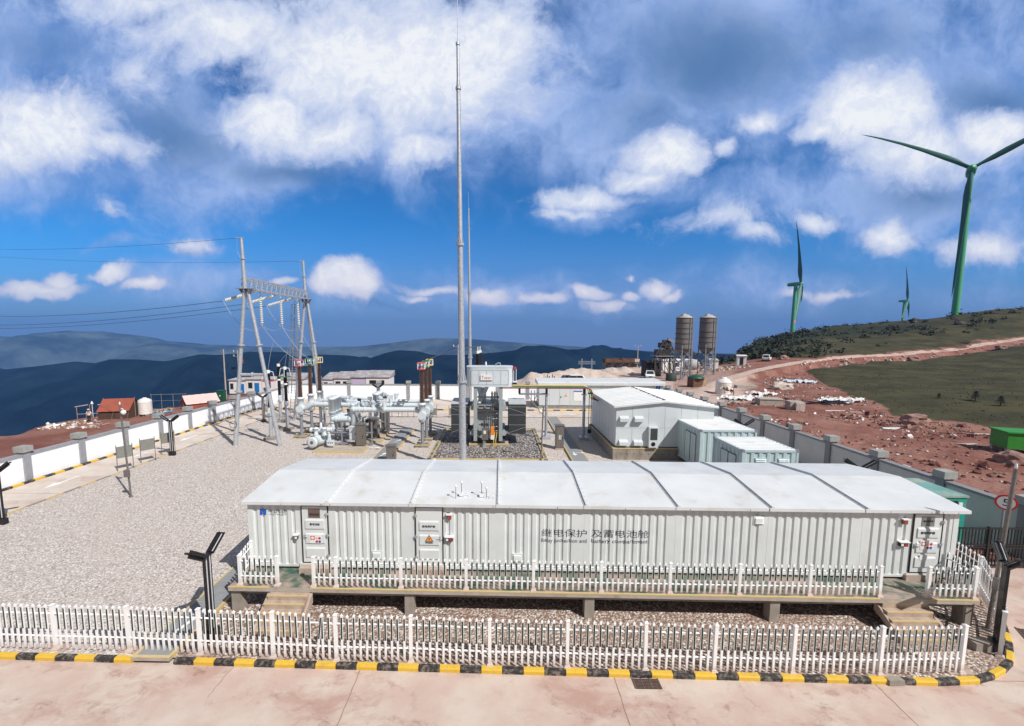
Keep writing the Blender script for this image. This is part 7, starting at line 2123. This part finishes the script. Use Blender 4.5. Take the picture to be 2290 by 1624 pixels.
# loose things of the camp
def planks(c, n, L, label, mm, group=None, spread=.6, nm='plank_pile', tilt=.3):
    o = Vector((c.x, c.y, gz(c.x, c.y))); m = MB(); rr = random.Random(int(abs(c.x * 10)))
    for i in range(n):
        a = rr.uniform(-.5, .5); z = .04 + .07 * (i // 2)
        b = o + Vector((rr.uniform(-spread, spread), rr.uniform(-spread, spread), z)); d = Vector((cos(a), sin(a), rr.uniform(-.05, tilt))) * L * rr.uniform(.35, .55)
        m.bar(b - d * .7, b + d, .16, .05)
    single(nm, m, mm, label, 'planks', o, group)
planks(W('11', 420, 520, z=ZC), 7, 2.2, 'scattered pale planks and boards on the red soil left of the tent person'.replace(' left of', ' near'), M_wood)
planks(W('11', 710, 545, z=ZC), 5, 1.8, 'broken timber frame lying between the person and the white wall', M_palerock)
planks(W('11', 1400, 355, z=ZC), 9, 2.6, 'pile of pale timber between the white tank and the pink tent', M_wood, None, .9)
planks(W('11', 1930, 300, z=ZC), 9, 2.4, 'pile of pinkish timber beside the dark green cabinet beyond the wall', M_palerock, None, .8)
def crumple(c, wx, wy, h, label, mm, seed, nm='plastic_sheet', thr=.15, group=None, n=36):
    o = Vector((c.x, c.y, gz(c.x, c.y))); vs = []; ok = []
    for j in range(n):
        for i in range(n):
            x, y = (i / (n - 1) - .5) * wx, (j / (n - 1) - .5) * wy
            f = mnoise.fractal(Vector((x * .9, y * .9, seed)), 1, 2, 4); e = 1 - ((2 * i / (n - 1) - 1) ** 2 + (2 * j / (n - 1) - 1) ** 2)
            ok.append(e + f * .9 > thr)
            vs.append((o.x + x, o.y + y, gz(o.x + x, o.y + y) + .05 + max(0, .35 + .8 * mnoise.fractal(Vector((x * 1.7, y * 1.7, seed + 5)), 1, 2, 4)) * h))
    fs = [(j * n + i, j * n + i + 1, (j + 1) * n + i + 1, (j + 1) * n + i) for j in range(n - 1) for i in range(n - 1) if ok[j * n + i] and ok[j * n + i + 1] and ok[(j + 1) * n + i]]
    m = MB(); m.add(vs, fs); single(nm, m, mm, label, 'sheet', o, group)
M_sheetw = mat('crumpled_white_plastic', S(222, 220, 218), .6, var=.1, vs=2, dirt=S(150, 110, 100), dscale=1.6, damt=.4)
crumple(W('11', 1380, 408, z=ZC), 3.4, 1.6, .12, 'bright blue plastic sheet on the ground between tank and pink tent', M_sheet, 2.)
crumple(W('11', 260, 545, z=ZC), 3.6, 2.2, .3, 'scraps of white plastic at the edge of the drop by the camp', M_sheetw, 4.)
crumple(W('12', 1560, 1385, z=-.1), 7.5, 4.2, .5, 'large spread of crumpled white plastic on red soil behind the cow', M_sheetw, 7.)
crumple(W('12', 1850, 1320, z=-.1), 4.5, 3.2, .55, 'crumpled white plastic heap beside the grey soil mound', M_sheetw, 9.)
crumple(W('5', 560, 990, z=-.1), 7.0, 3.6, .55, 'crumpled white plastic spread along the dark trench on the slope', M_sheetw, 12.)
crumple(W('5', 230, 815, z=0), 6.5, 4.0, .6, 'pale blue and white sacks heaped near the track bank', mat('pale_blue_sacks', S(196, 204, 214), .7, var=.2, vs=1.5), 15.)
crumple(W('5', 1030, 1215, z=-.1), 2.6, .9, .1, 'thin strip of white plastic beside the big red boulder', M_sheetw, 18.)
p = W('11', 480, 440, z=ZC); o = Vector((p.x, p.y + 3, gz(p.x, p.y + 3)))
SH = thing('open_shelter', 'flimsy open pole shelter with a small lamp at the edge of the camp', 'shelter', o)
m = MB()
for x, y in ((-2.2, 0), (2.3, 0), (-2.0, 2), (2.2, 2)): m.tube(o + Vector((x, y, -.3)), o + Vector((x, y, 1.9 + .25 * (x > 0))), .04, n=6)
part(SH, 'poles', m, M_wood)
m = MB(); m.bar(o + Vector((-2.4, 0, 1.85)), o + Vector((-.4, 0, 2.2)), .12); m.bar(o + Vector((1.2, 0, 2.2)), o + Vector((2.5, 0, 2.45)), .12); m.bar(o + Vector((-2.2, 0, .7)), o + Vector((2.4, 0, .95)), .06); part(SH, 'rails', m, M_palerock)
m = MB(); m.tube(o + Vector((.3, 0, -.2)), o + Vector((.3, 0, 2.3)), .04, n=6); m.lathe([(.18, 2.3), (.2, 2.36), (.09, 2.62), (.04, 2.75)], o + Vector((.3, 0, 0)), 12); part(SH, 'lamp', m, M_white)
p = W('11', 1370, 330, z=ZC); o = Vector((p.x, p.y + 2, gz(p.x, p.y + 2)))
m = MB()
for x in (-3.0, -1.2, .9, 3.1): m.tube(o + Vector((x, 0, 0)), o + Vector((x, 0, 3.0)), .04, n=6)
m.tube(o + Vector((-3.2, 0, 2.8)), o + Vector((3.3, 0, 3.0)), .045, n=6); m.tube(o + Vector((-3, 0, 1.7)), o + Vector((3.1, 0, 1.9)), .03, n=6)
single('scaffold_frame', m, M_galvdull, 'thin scaffold frame standing between the white tank and the pink tent', 'frame', o)
p = W('14', 100, 590, z=ZC); o = Vector((p.x, p.y, gz(p.x, p.y)))
GC = thing('transformer_kiosk', 'dark green cabinet beyond the wall beside the bare concrete pole', 'cabinet', o)
zt = W('14', 100, 490, Y=o.y).z; m = MB(); m.box((o.x, o.y, (o.z + zt) / 2), (1.15, .9, zt - o.z)); m.box((o.x, o.y, zt), (1.25, 1.0, .1)); gb2 = part(GC, 'body', m, M_dkgreen)
m = MB(); m.box((o.x, o.y - .46, zt - .9), (.2, .03, .2)); part(gb2, 'notice', m, M_white)
# camp cabins: white prefabs with blue doors, a long row of pale roofs behind the far wall
def prefab(k, xl, xr, yb, ytop, Y, d, label, units, group, slope=.25, nm='site_cabin'):
    a, b = W(k, xl, yb, Y=Y), W(k, xr, yb, Y=Y); zt = W(k, (xl + xr) / 2, ytop, Y=Y).z
    L = b.x - a.x; z0 = min(gz(a.x, Y), zt - 2.6)
    doors_, wins = [], []
    for f0, f1, kind in units:
        if kind == 'd': doors_.append((L * f0, L * f1, M_blue))
        else: wins.append((L * f0, L * f1, zt - 1.5, zt - .5, M_glass))
    shed(a, b, d, zt, label, M_siloroof, doors_, wins, z0, slope, M_white, group, nm)
YB = 88
p0 = W('14', 180, 480, Y=YB)
for xl, xr, yt, lab, un in ((182, 360, 382, 'white cabin with one blue door, nearest the red box pole', [(.06, .26, 'w'), (.66, .9, 'd')]), (364, 530, 372, 'white cabin with barred window and a blue door behind the near gantry leg', [(.14, .42, 'w'), (.55, .85, 'd')]), (536, 690, 372, 'white cabin with an open dark doorway, partly behind a gantry leg', [(.3, .6, 'w')])):
    a = W('14', xl, 480, Y=YB); b = W('14', xr, 480, Y=YB); zt = W('14', xl, yt, Y=YB).z
    L = b.x - a.x
    ds = [(L * f, L * g, M_blue) for f, g, k in un if k == 'd']; ws = [(L * f, L * g, zt - 1.8, zt - .6, M_glass) for f, g, k in un if k == 'w']
    z0 = gz(a.x, YB) - .3
    T = shed(a, b, 3.0, zt, lab, M_siloroof, [(f, g, m_) for f, g, m_ in ds], ws, max(z0, zt - 2.7), .2, M_white, 'white camp cabins', 'site_cabin')
for i, (xl, xr, yt, dY, lab, un) in enumerate(((690, 985, 370, 8, 'long white cabin with weathered roof sheets behind the arresters', [(.3, .45, 'w'), (.8, .95, 'w')]), (1190, 1300, 372, 0, 'white cabin with small window and blue door above the far wall', [(.1, .5, 'w'), (.6, .95, 'd')]), (1310, 1490, 362, 0, 'white cabin with open dark windows above the far wall', [(.1, .4, 'w'), (.55, .9, 'w')]),
                                       (1495, 1650, 352, 0, 'cabin with pale lilac striped panels above the far wall', []), (1655, 1905, 350, 0, 'end cabin with a battered roof and white corner above the far wall', [(.15, .45, 'w'), (.6, .8, 'w')]))):
    Yc = 82 + dY
    a = W('14', xl, 480, Y=Yc); b = W('14', xr, 480, Y=Yc); zt = W('14', xl, yt, Y=Yc).z; L = b.x - a.x
    ds = [(L * f, L * g, M_blue) for f, g, k in un if k == 'd']; ws = [(L * f, L * g, zt - 1.7, zt - .5, M_glass) for f, g, k in un if k == 'w']
    shed(a, b, 4.0, zt, lab, mat('patched_roof_sheets', S(170, 166, 168), .7, var=.35, vs=.9, dirt=S(90, 84, 84), dscale=.7, damt=.5), ds, ws, zt - 2.7, .9, M_white if i != 3 else mat('lilac_panels', S(196, 188, 214), .6, var=.1), 'white camp cabins', 'site_cabin')
# ------------------------------------------------------------------ right hand slope: blocks, boulders, cabinet, plants, rubble
def blockbox(k, x, y, size, rz, label, mm=None, group=None, hole=False, Y=None, nm='concrete_block'):
    p = W(k, x, y, z=-.1) if Y is None else at(k, x, y, Y)
    o = Vector((p.x, p.y, gz(p.x, p.y)))
    m = MB(); m.box(o + Vector((0, 0, size[2] / 2 - .05)), size, 0)
    if hole: m.box(o + Vector((0, 0, size[2] - .04)), (size[0] + .12, size[1] + .12, .1), 0)
    single(nm, m, mm or M_concpale, label, 'block', o, group, rz)
blockbox('12', 1940, 1470, (2.6, 1.9, .85), RAD(-12), 'wide low concrete box with a pale lid beyond the shaded wall', None, None, True)
blockbox('5', 172, 970, (1.5, 1.3, 1.05), RAD(-8), 'cubic concrete block beside the charred timber pile', None, None, False, 53)
blockbox('5', 210, 972, (.9, 1.2, .95), RAD(-14), 'smaller pale concrete block against the cubic one', M_palerock, None, False, 52.4)
blockbox('12', 1598, 1170, (3.2, 1.3, .5), RAD(-5), 'flat concrete slab lying near the big white tank', None, None, False, 74)
def boulder(k, x, y, r, label, mm, seed, Y=None, sq=(1, .8, .7)):
    p = W(k, x, y, z=-.1) if Y is None else at(k, x, y, Y)
    o = Vector((p.x, p.y, gz(p.x, p.y)))
    bm = bmesh.new(); bmesh.ops.create_icosphere(bm, subdivisions=3, radius=1)
    vs = []
    for v in bm.verts:
        d = v.co.normalized(); f = 1 + .35 * mnoise.noise(d * 1.6 + Vector((seed, 0, 0))) + .14 * mnoise.noise(d * 4 + Vector((0, seed, 0)))
        q = Vector((max(-.82, min(.82, d.x)) * 1.15, max(-.8, min(.8, d.y)) * 1.15, d.z)) * f
        vs.append(o + Vector((q.x * sq[0], q.y * sq[1], q.z * sq[2])) * r + Vector((0, 0, r * sq[2] * .55)))
    m = MB(); m.add(vs, [tuple(v.index for v in f.verts) for f in bm.faces], 0, False); bm.free()
    single('boulder', m, mm, label, 'boulder', o, 'boulders on the slope')
boulder('5', 1210, 1190, 1.0, 'big red brown boulder on the soil near the grass edge', M_rock, 2.2, None, (1.1, .8, .75))
boulder('5', 62, 782, 1.25, 'large pale boulder at the foot of the track bank', M_palerock, 4.1, 72, (1.2, .8, .6))
boulder('5', 1200, 622, 1.3, 'brown boulder sitting on the bank just below the track', M_rock, 6.7, 133, (1.1, .8, .8))
boulder('5', 75, 612, 1.1, 'small reddish boulder in the grass above the track', M_rock, 8.2, 118)
boulder('5', 1210, 272, 2.0, 'dark boulder on the skyline next to the farthest turbine', M_darksteel, 3.3, 238, (1.1, .8, .75))
boulder('5', 1590, 405, 1.5, 'dark boulder on the hillside under the nearest turbine', M_darksteel, 5.2, 200, (1.3, .8, .5))
boulder('5', 1950, 590, 1.3, 'brown boulder at the end of the stony bank below the track', M_rock, 9.9, 148)
boulder('5', 2090, 1500, .8, 'grey brown boulder at the foot of the bright green cabinet', M_rock, 1.4, 31, (1.2, .9, .7))
p = W('5', 2095, 1470, z=-.1); o = Vector((p.x + 1.1, p.y + .9, gz(p.x, p.y)))
GK = thing('green_kiosk', 'bright green cabinet on legs at the picture edge beyond the shaded wall', 'cabinet', o, None, RAD(-18))
zt = W('5', 2090, 1240, Y=o.y).z
m = MB(); m.b2(o.x - 1.2, o.x + 1.3, o.y - .9, o.y + .9, o.z + .45, zt - .1); gk = part(GK, 'body', m, M_grn)
m = MB(); m.b2(o.x - 1.3, o.x + 1.4, o.y - 1, o.y + 1, zt - .1, zt); part(GK, 'roof', m, M_grn)
m = MB(); m.b2(o.x - .1, o.x + 1.2, o.y - .93, o.y - .9, o.z + .6, zt - .25); part(gk, 'door', m, M_grn)
m = MB()
for x in (-1.05, 1.1):
    for y in (-.75, .75): m.b2(o.x + x - .12, o.x + x + .12, o.y + y - .12, o.y + y + .12, o.z - .2, o.z + .45)
part(GK, 'legs', m, M_concpale)
def pine(k, x, y, Y, h, label):
    p = at(k, x, y, Y); T = thing('young_pine', label, 'tree', p, 'young pines on the grass slope'); rr = random.Random(int(x))
    m = MB(); m.tube(p - Vector((0, 0, .1)), p + Vector((0, 0, h)), .05, .015, 6); part(T, 'trunk', m, M_bark)
    m = MB()
    for i in range(320):
        f = rr.random() ** .8; z = h * (.12 + .88 * f); R = h * .42 * (1 - f) + .05; a = rr.uniform(0, 6.28); d = Vector((cos(a), sin(a), rr.uniform(-.25, .3)))
        b = p + Vector((0, 0, z)) + d * R * rr.uniform(.3, 1.); s = .13 * h * rr.uniform(.6, 1.2); t_ = Vector((-sin(a), cos(a), 0)) * s * .5
        m.add([b - t_, b + t_, b + d * s * 1.6 + Vector((0, 0, -.02))], [(0, 1, 2)])
    part(T, 'crown', m, M_pine)
pine('5', 1745, 885, 58, 1.35, 'young dark pine in the grass hollow, the one in the middle')
pine('5', 1965, 925, 54, 1.25, 'young dark pine in the grass hollow, the one nearest the green cabinet')
pine('5', 1430, 865, 61, .75, 'smallest young dark pine in the grass hollow')
rr = random.Random(5)
def scatter_scrub():
    m = MB(); n = 0
    tries = 0
    while n < 330 and tries < 9000:
        tries += 1
        t = rr.uniform(.47, 1.35); Yt, Yc = itp(_TRK, t, 1), itp(_CRE, t, 1)
        k = rr.uniform(.0, .97); y = max(Yt + 6, 124 if t < .66 else 0) + k * (Yc - Yt - 8); x = t * y
        if y > Yc - 2: continue
        dens = .5 + 1.1 * fbm(x, y, .03, 3, 4.) + (.9 if t < .74 else 0) - (.5 if k > .75 and t > .8 else 0) - (.6 if k < .3 and t > .72 else 0)
        if rr.random() > dens * .8: continue
        R = rr.uniform(.7, 1.9) * (1.35 if t < .74 else 1.)
        z = gz(x, y)
        for i in range(34):
            v = Vector((rr.gauss(0, .5), rr.gauss(0, .5), abs(rr.gauss(0, .42)))) * R; s = R * rr.uniform(.16, .34)
            a = Vector((rr.gauss(0, 1), rr.gauss(0, 1), rr.gauss(0, .8))).normalized(); b = a.cross(Vector((rr.gauss(0, 1), rr.gauss(0, 1), rr.gauss(0, 1)))).normalized()
            c = Vector((x, y, z)) + v
            m.add([c - a * s, c + b * s * .6, c + a * s, c - b * s * .6], [(0, 1, 2, 3)])
        n += 1
    struct('hillside_scrub', m, M_leaf, 'stuff')
scatter_scrub()
def scatter_grass():
    m = MB(); n = 0
    while n < 1300:
        t = rr.uniform(.62, 1.5); Yc = itp(_CRE, t, 1); y = rr.uniform(40, Yc) if rr.random() < .6 else rr.uniform(40, 120); x = t * y
        c = cover(x, y)
        if c[0] > .3: n += .2; continue
        s = rr.uniform(.1, .24) * (1 + y / 260); z = gz(x, y) + .02; a = rr.uniform(0, 6.28)
        mi = 0 if rr.random() < .6 else (1 if rr.random() < .6 else 2)
        for j in range(3):
            b = a + j * 2.1; u = Vector((cos(b), sin(b), 0)) * s * .45
            m.add([Vector((x, y, z)) - u * .5, Vector((x, y, z)) + u * .5, Vector((x, y, z + s * .7)) + u * rr.uniform(-.6, .6)], [(0, 1, 2)], mi)
        n += 1
    struct('slope_grass', m, [mat('dark_grass', S(62, 62, 44), .9, var=.2), mat('dry_grass', S(88, 82, 60), .9, var=.2), mat('deep_grass', S(54, 56, 40), .9, var=.2)], 'stuff')
scatter_grass()
def scatter_rubble():
    m = MB()
    def chunk(x, y, r, mi):
        z = gz(x, y); k = Matrix.Rotation(rr.uniform(0, 6), 3, Vector((rr.gauss(0, 1), rr.gauss(0, 1), rr.gauss(0, 1))).normalized())
        vs = [Vector((x, y, z + r * .3)) + k @ Vector((a * r * rr.uniform(.5, 1), b * r * rr.uniform(.4, .9), c * r * rr.uniform(.3, .7))) for a in (-1, 1) for b in (-1, 1) for c in (-1, 1)]
        m.add(vs, [(0, 1, 3, 2), (4, 6, 7, 5), (0, 4, 5, 1), (2, 3, 7, 6), (0, 2, 6, 4), (1, 5, 7, 3)], mi)
    n = 0
    while n < 2600:
        if rr.random() < .75: t, y = rr.uniform(.5, 1.15), rr.uniform(38, 98)
        else: t, y = rr.uniform(.6, 1.45), rr.uniform(25, 60)
        x = t * y
        if x < 23.5: continue
        c = cover(x, y); Yt = itp(_TRK, t, 1)
        if c[0] < .9 or (y > Yt - 2) or (t < .6 and y > 60): continue
        if 1.3 * fbm(x, y, .09, 3, 1.) + .35 + (.5 if t < .9 and y > 55 else 0) < rr.random(): continue
        chunk(x, y, rr.uniform(.04, .15) * (2.4 if rr.random() < .05 else 1), rr.choice((0, 0, 0, 1, 2, 5, 5, 5, 4, 0, 5, 3 if t < .95 else 5)))
        n += 1
    for i in range(160):                                       # stones along the track bank
        t = rr.uniform(.68, 1.4); y = itp(_TRK, t, 1) - rr.uniform(1, 9); chunk(t * y, y, rr.uniform(.1, .5), rr.choice((0, 1, 1, 2)))
    for i in range(90): x, y = rr.uniform(50, 62), rr.uniform(104, 112); chunk(x, y, rr.uniform(.1, .45), rr.choice((0, 1, 1, 4)))
    struct('rubble', m, [M_rock, M_palerock, M_darksteel, M_white, M_wood, M_clod], 'stuff')
    m2 = MB(); m = m2
    for i in range(150):
        p = W('11', rr.uniform(170, 760), rr.uniform(490, 580), z=ZC); chunk(p.x, p.y, rr.uniform(.06, .25), rr.choice((0, 1, 3, 4, 4)))
    for i in range(60):
        p = W('11', rr.uniform(1290, 1500), rr.uniform(330, 420), z=ZC); chunk(p.x, p.y, rr.uniform(.08, .3), rr.choice((1, 2, 4, 4)))
    struct('camp_litter', m2, [M_rock, M_palerock, M_darksteel, M_white, M_wood], 'stuff')
scatter_rubble()
for i, (x, y, Y, L, lab) in enumerate(((520, 1066, None, 2.2, 'white plank lying on the red soil below the trench plastic'), (1750, 1283, None, 1.9, 'pale plank lying alone on the red soil near the green cabinet'), (1660, 1372, None, 1.6, 'pale plank on the soil just beyond the wall pillars'), (700, 1083, None, 1.2, 'short pale board on the red soil above the wall'))):
    p = W('5', x, y, z=-.1); o = Vector((p.x, p.y, gz(p.x, p.y) + .06)); m = MB(); m.box(o, (L, .22, .07), 0); single('plank', m, M_palerock if i else M_white, lab, 'plank', o, 'loose planks on the red soil', RAD((-3, -8, 4, -12)[i]))
p = at('5', 430, 930, 57)
m = MB()
for i in range(26):
    a = rr.uniform(-.5, .5); b = p + Vector((rr.uniform(-2.6, 2.6), rr.uniform(-1, 1), rr.uniform(0, .35))); d = Vector((cos(a), sin(a), rr.uniform(-.2, .2))) * rr.uniform(.5, 1.3); m.bar(b - d, b + d, .16, .1)
single('charred_timber', m, M_black, 'heap of charred dark timber on the slope above the white plastic', 'timber heap', p)
